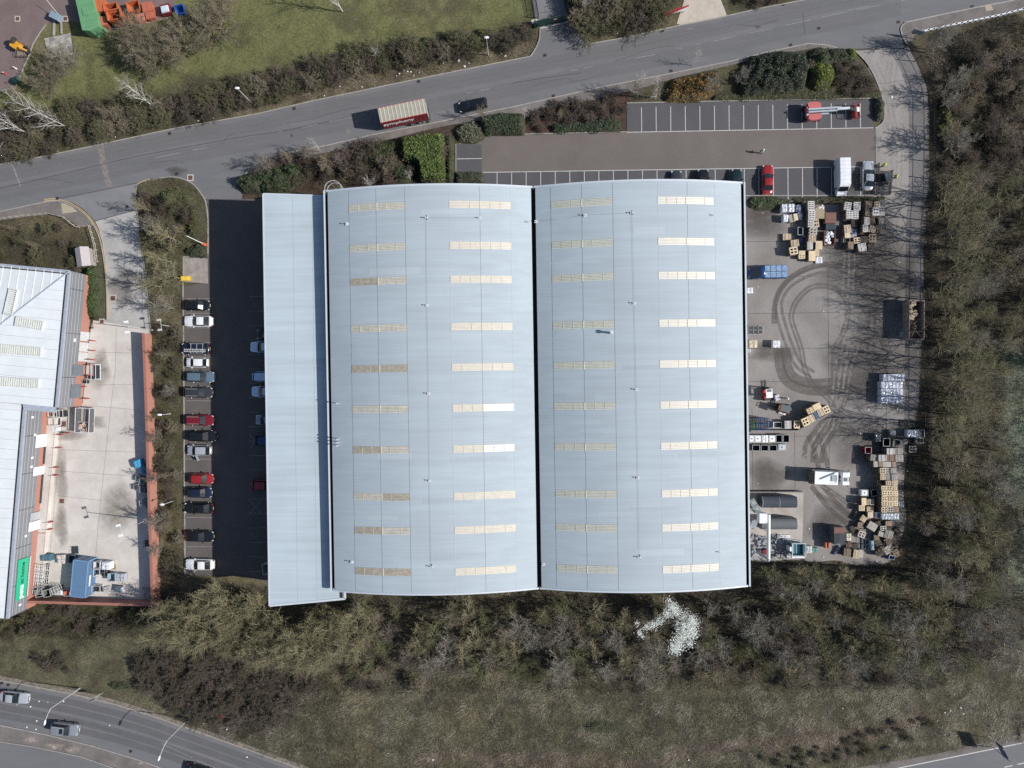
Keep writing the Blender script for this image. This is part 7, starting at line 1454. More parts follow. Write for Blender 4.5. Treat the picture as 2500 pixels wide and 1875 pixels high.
# crates, wrapped goods, plastic bins
def goods(org, x, y, w, h, ht, kind, m, look, cat, a=0, name=None):
    px, py = org[0]+x/org[2], org[1]+y/org[2]; w_, h_ = w/org[2]/M2*(1-ht/H), h/org[2]/M2*(1-ht/H); v = P(px, py, ht)
    t = thing(name or kind, '', cat, (v.x, v.y, .02), rad(a), 'goods and containers standing in the yards')
    if kind == 'wrapped_pallet':
        mb = MB(); mb.box((0, 0, .07), (w_, h_, .12)); mb.build('pallet_base', m_wood['brown'], t); mb = MB(); N = 6; r = random.Random(int(px*7+py)); g_ = [[(-w_/2+w_*i/N, -h_/2+h_*j/N, ht+r.uniform(-.05, .05)-(.05 if i in (0, N) or j in (0, N) else 0)) for i in range(N+1)] for j in range(N+1)]
        mb.grid(g_)
        for e_ in (g_[0], g_[-1][::-1], [q[0] for q in g_][::-1], [q[-1] for q in g_]): mb.grid([[(q[0]*1.01, q[1]*1.01, .13) for q in e_], e_])
        mb.build('wrapped_load', m, t)
        mb = MB(); mb.box((0, 0, ht+.05), (w_*.98, .04, .02)); mb.box((w_*.1, 0, ht+.055), (.04, h_*.98, .02)); mb.build('strap', mat('strap_grey', (.25, .25, .27)), t)
    elif kind == 'open_bin':
        mb = MB(); th = .06
        for s in (-1, 1): mb.box((s*(w_/2-th/2), 0, ht/2), (th, h_, ht)); mb.box((0, s*(h_/2-th/2), ht/2), (w_-2*th, th, ht))
        mb.box((0, 0, .08), (w_-2*th, h_-2*th, .05)); mb.build('bin_walls', m, t)
        mb = MB()
        for s in (-1, 1): mb.box((s*w_/2, 0, ht), (.09, h_+.08, .07)); mb.box((0, s*h_/2, ht), (w_, .09, .07))
        mb.build('rim', mat('grey_rim', (.30, .31, .32)), t)
    elif kind == 'lidded_tank':
        mb = MB(); mb.box((0, 0, .09), (w_, h_, .14)); mb.build('pallet_base', m_dark, t); mb = MB(); mb.box((0, 0, ht/2), (w_*.96, h_*.96, ht-.2), top=(.96, .96)); mb.box((0, 0, ht-.06), (w_*.9, h_*.9, .1), top=(.8, .8)); mb.build('tank', m, t); mb = MB(); mb.tube((0, 0, ht), (0, 0, ht+.06), .1, n=12); mb.build('cap', m_dark, t); mb = MB(); frame_box(mb, w_, h_, ht-.1, .02, .1); mb.build('cage', m_galv, t)
    elif kind == 'crate_frame':
        mb = MB(); frame_box(mb, w_, h_, ht, .05); mb.box((0, 0, .1), (w_, h_, .05)); mb.build('frame', m, t)
        mb = MB(); mb.box((0, 0, .25), (w_*.86, h_*.86, .3)); mb.build('contents', m_dark, t)
    elif kind == 'rubbish_skip':
        skipmesh(t, w_, h_, ht, m)
    elif kind == 'rack':
        mb = MB(); nx, ny = max(2, int(w_/.75)), max(2, int(h_/.7))
        for z in np.arange(.1, ht+.01, .5):
            for i in range(nx+1): mb.tube((-w_/2+w_*i/nx, -h_/2, z), (-w_/2+w_*i/nx, h_/2, z), .03, n=4, cap=False)
            for j in range(ny+1): mb.tube((-w_/2, -h_/2+h_*j/ny, z), (w_/2, -h_/2+h_*j/ny, z), .03, n=4, cap=False)
        for i in range(nx+1):
            for j in range(ny+1): mb.tube((-w_/2+w_*i/nx, -h_/2+h_*j/ny, 0), (-w_/2+w_*i/nx, -h_/2+h_*j/ny, ht), .03, n=4)
        mb.build('rack_frame', m, t); mb = MB(); mb.box((0, 0, .14), (w_*.95, h_*.95, .04)); mb.build('rack_base', m_dark, t)
    pend(t, px, py, look); return t
def skipmesh(t, L, W, h, m, flare=.86, fill=None):
    mb = MB()
    o_ = [(-L/2, -W/2), (L/2, -W/2), (L/2, W/2), (-L/2, W/2)]; i_ = [(x*flare, y*.97) for x, y in o_]; q = .06
    V = [(x, y, h) for x, y in o_]+[(x, y, .1) for x, y in i_]+[(x*(1-q/L*2), y*(1-q/W*2), h) for x, y in o_]+[(x*.97, y*.95, .18) for x, y in i_]
    fs = [(k, 4+k, 4+(k+1) % 4, (k+1) % 4) for k in range(4)]+[(8+k, 8+(k+1) % 4, 12+(k+1) % 4, 12+k) for k in range(4)]+[(k, (k+1) % 4, 8+(k+1) % 4, 8+k) for k in range(4)]+[(12, 13, 14, 15), (7, 6, 5, 4)]
    mb.add(V, fs); mb.build('shell', m, t); mb = MB()
    for s in (-1, 1): mb.box((0, s*W/2, h), (L+.05, .1, .09)); mb.box((s*L/2, 0, h), (.1, W, .09))
    for k in range(int(L/.8)):
        x = -L/2+.5+k*.8
        if abs(x) < L/2*flare:
            for s in (-1, 1): mb.box((x, s*(W/2+.02), h*.55), (.08, .07, h*.85))
    mb.build('ribs', m, t)
fw = mat('white_film', (.66, .69, .74), var=.10, scale=5, rough=.35); fb = mat('blue_film', (.075, .10, .19), var=.3, scale=4, rough=.3); fs_ = mat('silver_film', (.42, .46, .52), col2=(.70, .72, .76), scale=3.5, rough=.25)
mbin = mat('black_plastic', (.018, .018, .02), rough=.4); mgb = mat('grey_plastic', (.10, .12, .14)); mib = mat('white_plastic_tank', (.74, .75, .76), rough=.4); mrb = mat('red_plastic', (.28, .012, .03), rough=.4); mbb = mat('blue_plastic', (.03, .14, .36), rough=.4)
for x, y, w, h, ht in [(265, 280, 92, 138, 1.2), (388, 275, 98, 140, 1.3), (285, 460, 85, 125, 1.2)]: goods(ZO2, x, y, w, h, ht, 'wrapped_pallet', fw, 'white wrapped pallet load', 'wrapped goods')
for x, y, w, h, ht in [(508, 282, 105, 120, 1.2), (540, 422, 82, 130, 1.1), (1515, 695, 110, 92, .9), (560, 850, 90, 130, .5)]: goods(ZO2, x, y, w, h, ht, 'wrapped_pallet', fb, 'dark blue wrapped pallet load', 'wrapped goods')
goods(ZO2, 545, 695, 88, 138, .9, 'open_bin', mgb, 'grey machine bin', 'bin'); goods(ZO2, 880, 1215, 120, 112, .3, 'wrapped_pallet', fw, 'low white foam slab', 'foam slab', 3)
goods(ZO2, 1378, 835, 110, 112, .9, 'crate_frame', m_wood['grey'], 'open timber crate', 'crate'); goods(ZO2, 615, 185, 60, 45, .3, 'wrapped_pallet', mat('yellow_box', (.5, .42, .2)), 'small yellowish box', 'box', 20)
for k, (x, w) in enumerate([(170, 95), (295, 130), (583, 125)]): goods(ZO3, x, 1255, w, 142, 1.1, 'lidded_tank', mib, 'white square tank', 'tank')
goods(ZO3, 440, 1258, 118, 145, 1.15, 'wrapped_pallet', mib, 'white plastic pallet stack', 'pallets')
for x in (720, 865): goods(ZO3, x, 1252, 122, 150, 1.0, 'open_bin', mbin, 'black open bin', 'bin')
for x in (255, 430, 600): goods(ZO3, x, 1440, 145, 118, .9, 'open_bin', mbin, 'black open bin', 'bin')
goods(ZO3, 780, 1425, 150, 122, .7, 'lidded_tank', mat('clear_plastic', (.48, .53, .57), var=.15), 'translucent grey tank', 'tank')
goods(ZO3, 420, 960, 238, 235, 1.2, 'rack', mat('rack_blue', (.05, .13, .36), rough=.4), 'blue steel stacking rack', 'rack'); goods(ZO3, 192, 985, 128, 155, 1.1, 'rack', mat('rack_green', (.03, .16, .07), rough=.4), 'green steel stacking rack', 'rack'); goods(ZO3, 210, 855, 170, 105, 1.0, 'rack', mat('rack_brown', (.16, .13, .10)), 'brown steel stacking rack', 'rack')
goods(ZO3, 690, 975, 165, 110, .8, 'crate_frame', m_galv, 'empty steel frame crate', 'crate')
for k, (x, y) in enumerate([(1680, 262), (1815, 262), (1935, 265)]): goods(ZO4, x, y, 122, 165, 1.1, 'crate_frame' if k == 2 else 'wrapped_pallet', m_galv if k == 2 else fs_, 'cage crate holding white sacks' if k == 2 else 'white sack in a square crate', 'crate')
goods(ZO4, 955, 360, 132, 165, 1.2, 'wrapped_pallet', mat('slate_plastic', (.06, .085, .11), rough=.3), 'slate blue covered bin', 'bin'); goods(ZO4, 1145, 460, 145, 175, 1.0, 'open_bin', mbin, 'black slatted crate', 'crate'); goods(ZO4, 1290, 250, 130, 120, .8, 'wrapped_pallet', mat('grey_film', (.16, .17, .19), var=.4, scale=5), 'grey bundle of scrap film', 'bundle')
goods(ZO4, 1375, 490, 150, 178, .8, 'crate_frame', m_wood['grey'], 'pale open timber crate', 'crate', -8); goods(ZO4, 735, 640, 135, 140, 1.1, 'open_bin', mrb, 'dark red plastic bin', 'bin'); goods(ZO4, 1890, 420, 160, 110, .5, 'crate_frame', m_galv, 'grey steel cage', 'crate')
goods(ZO5, 955, 185, 135, 118, 1.1, 'lidded_tank', mib, 'white lidded tank', 'tank'); goods(ZO5, 1145, 182, 120, 122, 1.0, 'open_bin', mat('slate_bin', (.05, .055, .07)), 'slate bin full of boards', 'bin', 8)
for x in (1340, 1451, 1563): goods(ZO5, x, 640, 108, 112, 1.8, 'wrapped_pallet', mat('ice_film', (.46, .52, .57), var=.08, scale=5, rough=.3), 'pale blue grey wrapped block', 'wrapped goods')
goods(ZO5, 1205, 612, 115, 105, 1.3, 'wrapped_pallet', mat('steel_blue_film', (.12, .145, .20), rough=.3), 'steel blue wrapped block', 'wrapped goods'); goods(ZO5, 1612, 405, 55, 100, 1.0, 'wrapped_pallet', mat('teal_film', (.35, .45, .46), rough=.3), 'pale teal box', 'box'); goods(ZO5, 1680, 408, 62, 108, 1.0, 'wrapped_pallet', mat('teal_film', (.35, .45, .46)), 'pale teal box', 'box')
goods(ZO5, 652, 1040, 88, 138, 1.0, 'wrapped_pallet', mat('cream_panel', (.62, .58, .44), var=.05), 'cream coloured cabinet', 'cabinet'); goods(ZO5, 990, 1190, 110, 240, .9, 'rack', mat('rack_teal', (.06, .13, .19)), 'dark blue rolling rack', 'rack'); goods(ZO5, 1110, 1200, 50, 175, .9, 'wrapped_pallet', mat('ice_roll', (.40, .52, .56), var=.2, scale=6), 'pale blue roll', 'roll', 3)
goods(ZO5, 1480, 1430, 105, 75, .7, 'open_bin', mbb, 'blue plastic bin', 'bin', -8); goods(ZO5, 430, 1295, 45, 190, .4, 'wrapped_pallet', mat('lilac_sheet', (.22, .25, .40)), 'lilac blue sheet', 'sheet', -33)
for ry, y in enumerate((838-930+1000, 0)): pass
m_foil = mat('foil_wrap', (.36, .41, .52), col2=(.72, .75, .80), scale=4.5, rough=.2, detail=5)
for r_, py in enumerate((922, 940, 958, 976)):
    for c_ in range(3): goods((0, 0, 1), 2160+c_*17.5+(5 if r_ == 0 else 0), py, 17, 16.5, 1.4, 'wrapped_pallet', m_foil, 'foil wrapped crate', 'wrapped goods')
goods((0, 0, 1), 1839, 852-16+4, 20, 18, 1.2, 'wrapped_pallet', mat('straw_box', (.55, .47, .34)), 'straw coloured crate by the wall', 'crate'); goods((0, 0, 1), 1896, 840, 17, 17, 1.1, 'wrapped_pallet', fw, 'lone white wrapped cube', 'wrapped goods'); goods((0, 0, 1), 1829, 856, 7, 8, .5, 'wrapped_pallet', fw, 'tiny white box by the wall', 'box'); goods((0, 0, 1), 1831, 709, 15, 14, .7, 'wrapped_pallet', fw, 'small white bundle by the wall', 'bundle')
goods((0, 0, 1), 1848, 805, 36, 20, 1.0, 'rack', m_galv, 'bundle of grey trestles', 'trestles')
goods((0, 0, 1), 2222, 1033, 40, 13, .8, 'rack', mat('green_steel', (.04, .08, .06)), 'dark green steel cage', 'cage')
# skips and big containers
m_rs = mat('rust_steel', (.17, .085, .065), var=.2, scale=2, rough=.8); m_gs = mat('slate_steel', (.07, .095, .12), var=.1, rough=.5); m_or = mat('orange_steel', (.46, .125, .05), var=.12, scale=1.5, rough=.55); m_org = mat('green_steel_paint', (.13, .30, .15), var=.1, scale=1, rough=.5); m_ord = mat('faded_orange', (.42, .13, .08), var=.15, rough=.6)
def ribplate(mb, w, h, z, n, cx=0, cy=0, along='x'):
    mb.box((cx, cy, z), (w, h, .06))
    for k in range(n):
        if along == 'x': mb.box((cx-w/2+w*(k+.5)/n, cy, z+.055), (w/n*.45, h*.96, .06))
        else: mb.box((cx, cy-h/2+h*(k+.5)/n, z+.055), (w*.96, h/n*.45, .06))
p = P(1880+1098/7.373, 470+705/7.373, 1.6); t = thing('compactor_skip', 'rust red skip container with open end full of white refuse', 'skip', (p.x, p.y, .02), .0)
mb = MB(); mb.box((-.12, 2.2, .9), (1.75, 1.7, 1.7)); mb.build('closed_box', m_rs, t); mb = MB(); ribplate(mb, 1.6, .9, 1.2, 9, .1, .9); mb.box((.1, .9, .6), (1.55, .85, 1.1)); mb.build('ramp', m_gs, t)
mb = MB(); [mb.box((s*.85, -.9, .55), (.08, 2.3, 1.1)) for s in (-1, 1)]; mb.box((0, -2.0, .5), (1.7, .08, 1.0)); mb.box((0, -.9, .12), (1.7, 2.3, .08)); mb.build('open_box', m_rs, t)
mb = MB(); rr = random.Random(4); [mb.ellipsoid((rr.uniform(-.6, .6), rr.uniform(-1.8, .1), rr.uniform(.5, .9)), (rr.uniform(.18, .4), rr.uniform(.18, .4), .22), 8, 5) for k in range(22)]; mb.build('refuse', fw, t, smooth=True)
p = P(1880+895/7.373, 470+345/7.373, 1.7); t = thing('sheeted_stack', 'tan sheet covered stack with ragged top beside the white pallets', 'covered stack', (p.x, p.y, .02)); mb = MB(); mb.box((0, 0, .85), (1.42, 2.1, 1.6), top=(.97, .98)); mb.build('load', m_wood['brown'], t); mb = MB(); mb.box((0, -.1, 1.69), (1.5, 2.05, .06)); mb.build('top_sheet', mat('tan_sheet', (.30, .25, .17), var=.12), t); mb = MB(); [mb.box((rr.uniform(-.5, .5), rr.uniform(.5, 1.0), 1.75), (.35, .2, .08), rz=rr.random()*3) for k in range(6)]; mb.build('scraps', m_white, t)
p = P(1990+465/7.9, 1180+1015/7.9, 2.0); t = thing('hook_container', 'dark container with rust red lid and chevron grooved cover', 'container', (p.x, p.y, .02), -.0)
mb = MB(); mb.box((0, 0, 1.0), (1.75, 2.75, 1.95)); mb.build('body', m_gs, t); mb = MB(); mb.box((0, .9, 2.02), (1.7, 1.0, .06)); mb.build('red_lid', m_rs, t)
mb = MB(); mb.box((0, -.45, 2.01), (1.7, 1.65, .04))
for k in range(9):
    for s in (-1, 1): mb.box((s*.42, -1.15+k*.18, 2.05), (.9, .06, .05), rz=-s*.55)
mb.build('chevron_cover', mat('chevron_grey', (.055, .065, .072)), t)
for s in (-.15, .35): mb = MB(); mb.box((-1.55+s, -1.75, .6), (.2, 1.0, 1.0)); mb.build('orange_leg', m_ord, t)
p = P(2238, 781, 2.3); t = thing('open_container', 'long open topped steel container filled with timber and card beside the fence', 'skip', (p.x, p.y, .02), math.pi/2)
skipmesh(t, 6.15, 2.35, 2.3, mat('brown_grey_steel', (.24, .20, .18), var=.2), .97)
mb = MB(); rr = random.Random(8); [mb.box((rr.uniform(.2, 2.7), rr.uniform(.0, 1.0), rr.uniform(1.2, 1.9)), (rr.uniform(.5, 1.1), rr.uniform(.4, .9), .3), rz=rr.random()*3) for k in range(14)]; mb.build('cardboard', mat('cardboard', (.38, .31, .23), var=.2, scale=4), t)
mb = MB(); [mb.tube((rr.uniform(-2.8, -.3), rr.uniform(-1, 1), rr.uniform(.8, 1.6)), (rr.uniform(-2.8, .2), rr.uniform(-1.9, 1), rr.uniform(1.8, 2.6)), .05, n=5) for k in range(22)]; mb.build('timber', m_wood['brown'], t)
mb = MB(); mb.box((-2.2, 1.5, 1.0), (.9, .95, .06)); mb.box((-2.2, 1.15, .5), (.8, .05, .95)); mb.build('side_shelf', m_wood['grey'], t)
for nm, py, x0, lb in (('covered_tank', 1227, 1861, 'long dark container with curved cover and centre ridge, upper of two'), ('covered_tank', 1280, 1860, 'plain dark container with curved cover, lower of two')):
    a, b = P(x0, py, 2.4), P(1947, py, 2.4); t = thing(nm, lb, 'container', ((a.x+b.x)/2, (a.y+b.y)/2, .03), 0); L_t = (b-a).length; mb = MB(); mb.box((0, 0, 1.0), (L_t, 1.75, 1.9)); mb.build('base', m_gs, t)
    mb = MB(); mc_ = mat('tank_cover_'+str(py), (.055, .065, .078) if py < 1250 else (.095, .105, .115), rough=.3 if py < 1250 else .6, var=.08); N = 10; mb.grid([[(x, .9*math.cos(math.pi*i/N), 1.95+.45*math.sin(math.pi*i/N)) for i in range(N+1)] for x in (-L_t/2, L_t/2-.25, L_t/2)], flip=False); mb.add([(s*L_t/2, .9*math.cos(math.pi*i/N), 1.95+.45*math.sin(math.pi*i/N)) for s in (-1,) for i in range(N+1)], [tuple(range(N+1))]); mb.add([(L_t/2, .9*math.cos(math.pi*i/N), 1.95+.45*math.sin(math.pi*i/N)) for i in range(N+1)], [tuple(range(N, -1, -1))]); mb.build('cover', mc_, t, smooth=False)
    if py < 1250:
        for x in (-L_t/2+.1, 0): mb = MB(); mb.path([(x, .92*math.cos(q), 1.96+.47*math.sin(q)) for q in np.linspace(0, math.pi, 10)], .03, 5); mb.build('hoop', m_galv, t)
# duct and filter units at the warehouse wall
p = P(1876, 1295); t = thing('extract_duct', 'long white extraction duct beside the warehouse wall', 'duct')
q0, q1, q2 = P(1876.5, 1256, 4.5), P(1876, 1366, 4.5), P(1848, 1345, 1.0)
mb = MB(); mb.tube(q0, q1, .29, n=14); mb.build('duct', mat('duct_white', (.58, .62, .60), rough=.35, var=.05), t, smooth=False); mb = MB(); mb.ellipsoid(q1, (.32, .32, .32), 12, 8); mb.tube(q1, (q2.x, q2.y, 1.6), .22, n=12); mb.build('elbow', mat('duct_grey', (.36, .41, .42)), t, smooth=True)
for yy in (1262, 1300, 1340): r = P(1876, yy, 4.5); mb = MB(); mb.tube((r.x, r.y, 0), (r.x, r.y, 4.3), .06, n=6); mb.build('support', m_galv, t)
p = P(1862.5, 1266, 5.0); t2 = thing('filter_box', 'white square filter box on the duct head', 'filter unit', (p.x, p.y, 3.6)); mb = MB(); mb.box((0, 0, .7), (1.0, 1.55, 1.3)); mb.build('casing', m_white, t2); mb = MB(); mb.box((.62, 0, .75), (.16, 1.5, 1.1)); mb.build('flange', m_white, t2); mb = MB(); [mb.tube((sx*.45, sy*.7, -3.6), (sx*.45, sy*.7, .1), .06, n=6) for sx in (-1, 1) for sy in (-1, 1)]; mb.build('leg', m_galv, t2)
p = P(1845, 1236, 3.0); t = thing('duct_unit', 'stepped grey ducting unit above the filter box', 'ducting', (p.x, p.y, 0), rad(-62)); mg_ = mat('duct_unit_grey', (.20, .23, .24), rough=.5); mb = MB(); mb.box((-.6, 0, 2.2), (1.1, .95, .9)); mb.box((.55, 0, 2.2), (1.1, 1.05, 1.0)); mb.box((0, 0, 1.0), (1.6, .6, 1.7)); mb.build('casing', mg_, t)
for s in (-.6, .55): mb = MB(); mb.box((s, 0, 2.68+(.04 if s > 0 else 0)), (.6, .5, .06)); mb.build('cover_plate', mat('cover_plate', (.28, .31, .32)), t)
p = P(1840, 1277, 2.5); t = thing('duct_cone', 'pale curved duct fan joining the wall below the filter box', 'ducting', (p.x, p.y, 0), 0); mb = MB(); mb.grid([[(1.0*math.cos(a_)*s_-.7, .9*math.sin(a_)*s_+.1, 2.2+.3*s_) for a_ in np.linspace(-1.2, .5, 8)] for s_ in (.45, 1.3)]); mb.grid([[(1.0*math.cos(a_)*1.3-.7, .9*math.sin(a_)*1.3+.1, z_) for a_ in np.linspace(-1.2, .5, 8)] for z_ in (2.0, 2.59)]); mb.tube((-.5, 0, 0), (-.5, 0, 2.3), .12, n=8); mb.build('cowl', m_lift, t)
# framed compactor
p = P(1950, 1343, 2.2); t = thing('framed_skip', 'blue green skip inside a white tubular frame on the tank pad', 'skip', (p.x, p.y, .02)); mb = MB(); skipmesh(t, 1.9, 1.9, 1.9, mat('blue_green_steel', (.14, .27, .32), var=.06, rough=.4), .9)
mb = MB(); mb.box((-.1, 0, 1.2), (1.5, 1.6, .1)); [mb.box((-.6+.5*k, 0, 1.28), (.42, 1.55, .07)) for k in range(3)]; mb.build('inner_panel', mat('blue_green_steel', (.1, .2, .24)), t)
mb = MB(); frame_box(mb, 2.15, 2.15, 2.3, .045); mb.build('frame', m_white, t); mb = MB(); mb.box((.1, -1.25, 1.6), (2.0, .35, .3)); mb.box((-1.3, -1.1, 1.5), (.7, .18, .2)); mb.build('walkway', m_white, t)
mb = MB(); mb.box((-1.2, .1, 1.2), (.3, .7, 1.6)); mb.build('end_tank', m_white, t)
goods(ZO6 if 'ZO6' in globals() else (1815, 1180, 7.9), 1275, 1280, 100, 130, .9, 'wrapped_pallet', mat('ragged_white', (.6, .6, .6), var=.3, scale=5), 'ragged white sack', 'sack'); goods((1815, 1180, 7.9), 1385, 1290, 110, 90, .8, 'wrapped_pallet', mat('sea_green', (.12, .28, .26)), 'sea green box', 'box'); goods((1815, 1180, 7.9), 780, 1025, 240, 60, .3, 'wrapped_pallet', m_white, 'flat white panel', 'panel', -3)
p = P(1830, 1345, .5); t = thing('scrap_heap', 'heap of crumpled grey plastic and metal below the tanks', 'scrap heap', (0, 0, 0)); rr = random.Random(3); 
mb = MB()
for k in range(90):
    q = P(rr.uniform(1835, 1925), rr.uniform(1305, 1362), 0); mb.box((q.x, q.y, rr.uniform(.15, .6)), (rr.uniform(.2, .8), rr.uniform(.1, .4), rr.uniform(.05, .3)), rz=rr.random()*3)
mb.build('scrap', mat('scrap_grey', (.06, .07, .10), col2=(.42, .46, .52), scale=2.5, rough=.4), t)
mb = MB(); q = P(1865, 1345); mb.box((q.x, q.y, .5), (.9, .8, .7), rz=.4); mb.build('red_box', mat('scrap_red', (.2, .01, .02)), t)
# low concrete wall of the pallet corner, pad edge fence
for pts, h, lb in (([(1829, 1052), (1942, 1052), (2028, 1005)], .9, 'low concrete retaining wall under the diagonal pallet row'), ([(1831, 1199), (1956, 1199)], 1.0, 'thin dark wall along the top of the tank pad')):
    t = thing('low_wall', lb, 'wall'); g_ = G(pts); mb = MB(); mb.ribbon(g_, .28 if h < 1 else .12, 0, h); mb.build('wall', m_kerb if h < 1 else m_dark, t); mb = MB(); mb.ribbon(g_, .34 if h < 1 else .14, h, h+.05); mb.build('coping', mat('coping_grey', (.2, .19, .18)), t)
# forklifts
def forklift(px, py, a, body, look, label, roofw=True):
    p = P(px, py, 1.2); t = thing('forklift', label, 'forklift', (p.x, p.y, .03), a, 'forklift trucks in the goods yard'); mb = MB(); mb.box((-.3, 0, .65), (1.7, 1.05, .7), top=(.9, .9)); mb.build('body', body, t); mb = MB(); mb.box((-1.15, 0, .75), (.4, 1.05, .85), top=(.8, .9)); mb.build('counterweight', m_trimb if roofw else body, t)
    mb = MB(); [mb.tube((sx, s*.45, .9), (sx*.8, s*.42, 2.1), .04, n=6) for sx in (.45, -.7) for s in (-1, 1)]; mb.build('guard_post', m_trimb, t); mb = MB(); mb.box((-.15, 0, 2.13), (1.45, 1.05, .07)); mb.build('guard_roof', m_white if roofw else m_gs, t)
    if roofw: mb = MB(); mb.box((.3, 0, 2.175), (.4, .75, .02)); mb.build('roof_window', mat('smoked', (.12, .14, .17)), t)
    mb = MB(); [mb.box((.75, s*.3, 1.2), (.1, .08, 2.3)) for s in (-1, 1)]; mb.box((.75, 0, 2.3), (.08, .6, .08)); mb.box((.83, 0, .6), (.06, .9, .5)); mb.build('mast', m_trimb, t); 
    for s in (-1, 1): mb = MB(); mb.box((1.4, s*.25, .12), (1.2, .12, .05)); mb.build('fork', m_trimb, t)
    for x, r in ((.45, .32), (-.85, .26)):
        for s in (-1, 1): mb = MB(); mb.tube((x, s*.4, r), (x, s*.6, r), r, n=12); wv = mb.build('wheel', m_tyreR, t); mb = MB(); mb.tube((x, s*.6, r), (x, s*.62, r), r*.5, n=8); mb.build('rim', m_rim, wv)
    mb = MB(); mb.box((-.35, 0, 1.1), (.5, .5, .15)); mb.box((-.6, 0, 1.4), (.1, .5, .5)); mb.build('seat', m_trimb, t)
forklift(1873, 958, ang(-.08, -1), m_red, '', 'red forklift with white overhead guard, forks pointing up the photo')
forklift(1910, 996, ang(-1, -.35), mat('lift_orange', (.55, .17, .03)), '', 'orange forklift with dark guard next to the striped pallets', False)
goods(ZO3, 620, 470, 85, 130, .4, 'rack', m_wood['cream'], 'small striped pallet', 'pallet'); goods(ZO3, 690, 420, 90, 110, .9, 'wrapped_pallet', fw, 'white bag', 'bag', 20); goods(ZO3, 790, 725, 140, 70, .3, 'wrapped_pallet', fw, 'white sheet', 'sheet', -15); goods(ZO3, 905, 640, 120, 130, 1.2, 'wrapped_pallet', mat('slate_crate', (.08, .10, .13)), 'slate blue crate', 'crate', 25)
# ================================================================== top left skips
def skip(px, py, L, W, h, a, m, label, fill=None, lid=False):
    p = P(px, py, h); t = thing('skip', label, 'skip', (p.x, p.y, .02), a, 'orange skips parked together'); skipmesh(t, L, W, h, m, .8)
    mb = MB(); mb.box((0, 0, .3), (L*.75, W*.9, .1)); mb.build('contents', mat('skip_floor', (.25, .13, .08), var=.3, scale=3), t)
    if lid: mb = MB(); mb.box((0, 0, h+.07), (L*.96, W*.96, .05)); mb.box((0, 0, h+.11), (.05, W*.96, .04)); mb.build('lid', m, t)
A_ = ang(1, -.22)
skip(270, 20, 2.2, 1.5, 2.2, A_, m_or, 'tall orange skip behind the big double skip'); skip(277, 35, 2.2, 1.6, 2.6, A_, m_or, 'tallest orange skip in front of its twin')
skip(325, 15, 2.0, 1.6, 1.5, A_, m_or, 'open orange skip standing apart at the back'); skip(360, 17, 1.7, 1.5, 1.3, A_, m_ord, 'closed orange skip right of the open one', lid=True); skip(322, 46, 1.3, 1.1, 1.2, A_, m_or, 'small open orange skip in the front row')
skip(343, 43, 1.3, 1.2, 1.1, A_, mat('pinkish_steel', (.52, .20, .15)), 'pinkish covered skip in the front row', lid=True); skip(366, 37, 1.4, 1.1, 1.1, A_, m_ord, 'closed orange skip at the right end of the front row', lid=True)
skip(245, 12, 1.6, 2.0, 2.0, A_, m_or, 'closed orange box right of the green container', lid=True); skip(248, 52, 1.7, 1.4, 1.6, A_, m_ord, 'closed orange box in front of the green container', lid=True)
p = P(213, 32, 2.6); t = thing('green_container', 'large green enclosed skip container left of the orange skips', 'container', (p.x, p.y, .02), A_); mb = MB(); mb.prism([(-1.4, -2.5), (-.2, -2.9), (1.4, -2.5), (1.4, 2.6), (-1.4, 2.6)], .1, 2.6); mb.build('shell', m_org, t); mb = MB(); mb.box((-.2, .3, 2.66), (.9, 1.2, .1)); mb.box((0, 3.0, 2.0), (1.6, .9, 1.2)); [mb.box((0, -2.2+.9*k, 2.63), (2.7, .06, .05)) for k in range(6)]; mb.build('hatch', m_org, t)
p = P(402, 20, 1.2); t = thing('refuse_bin', 'dark red bin with pale blue load left of the blue bin', 'bin', (p.x, p.y, .02), A_); mb = MB(); mb.box((0, 0, .55), (1.5, 1.5, 1.1)); mb.build('bin', mat('maroon', (.16, .015, .02)), t); mb = MB(); mb.box((0, -.15, 1.2), (1.25, 1.1, .25), top=(.9, .9)); mb.build('pale_load', mat('pale_blue_load', (.50, .60, .68)), t)
p = P(437, 22, 1.2); t = thing('blue_skip', 'small bright blue open skip at the end of the skip row', 'skip', (p.x, p.y, .02), A_+1.57); skipmesh(t, 1.4, 1.4, 1.1, mat('bright_blue', (.02, .10, .38), rough=.4), .85)
p = P(136, 40, .9); t = thing('litter_trailer', 'pale blue box trailer with a leaning pole on the paved apron', 'trailer', (p.x, p.y, .02), ang(1, .5)); mb = MB(); mb.box((0, 0, .8), (1.6, 1.1, .9)); mb.build('box', mat('steel_blue', (.20, .28, .34)), t); mb = MB(); mb.tube((.5, .4, 1.2), (-1.2, 1.5, 2.6), .04, n=6); mb.build('pole', m_galv, t); wheels(t, (-.3, .3), .6, .25, .15)
t = thing('path_kerbs', 'pair of concrete kerbs leading to the mossy slab', 'kerbs'); mb = MB(); mb.ribbon(G([(133, 50), (132, 88)]), .35, 0, .15); mb.ribbon(G([(150, 46), (151, 84)]), .25, 0, .15); mb.build('kerbs', m_kerb, t)
p = P(42, 112, 1.0); t = thing('mini_digger', 'yellow and black mini digger on the paved apron', 'digger', (p.x, p.y, .02), ang(1, .6)); my = mat('plant_yellow', (.60, .30, .03), rough=.4)
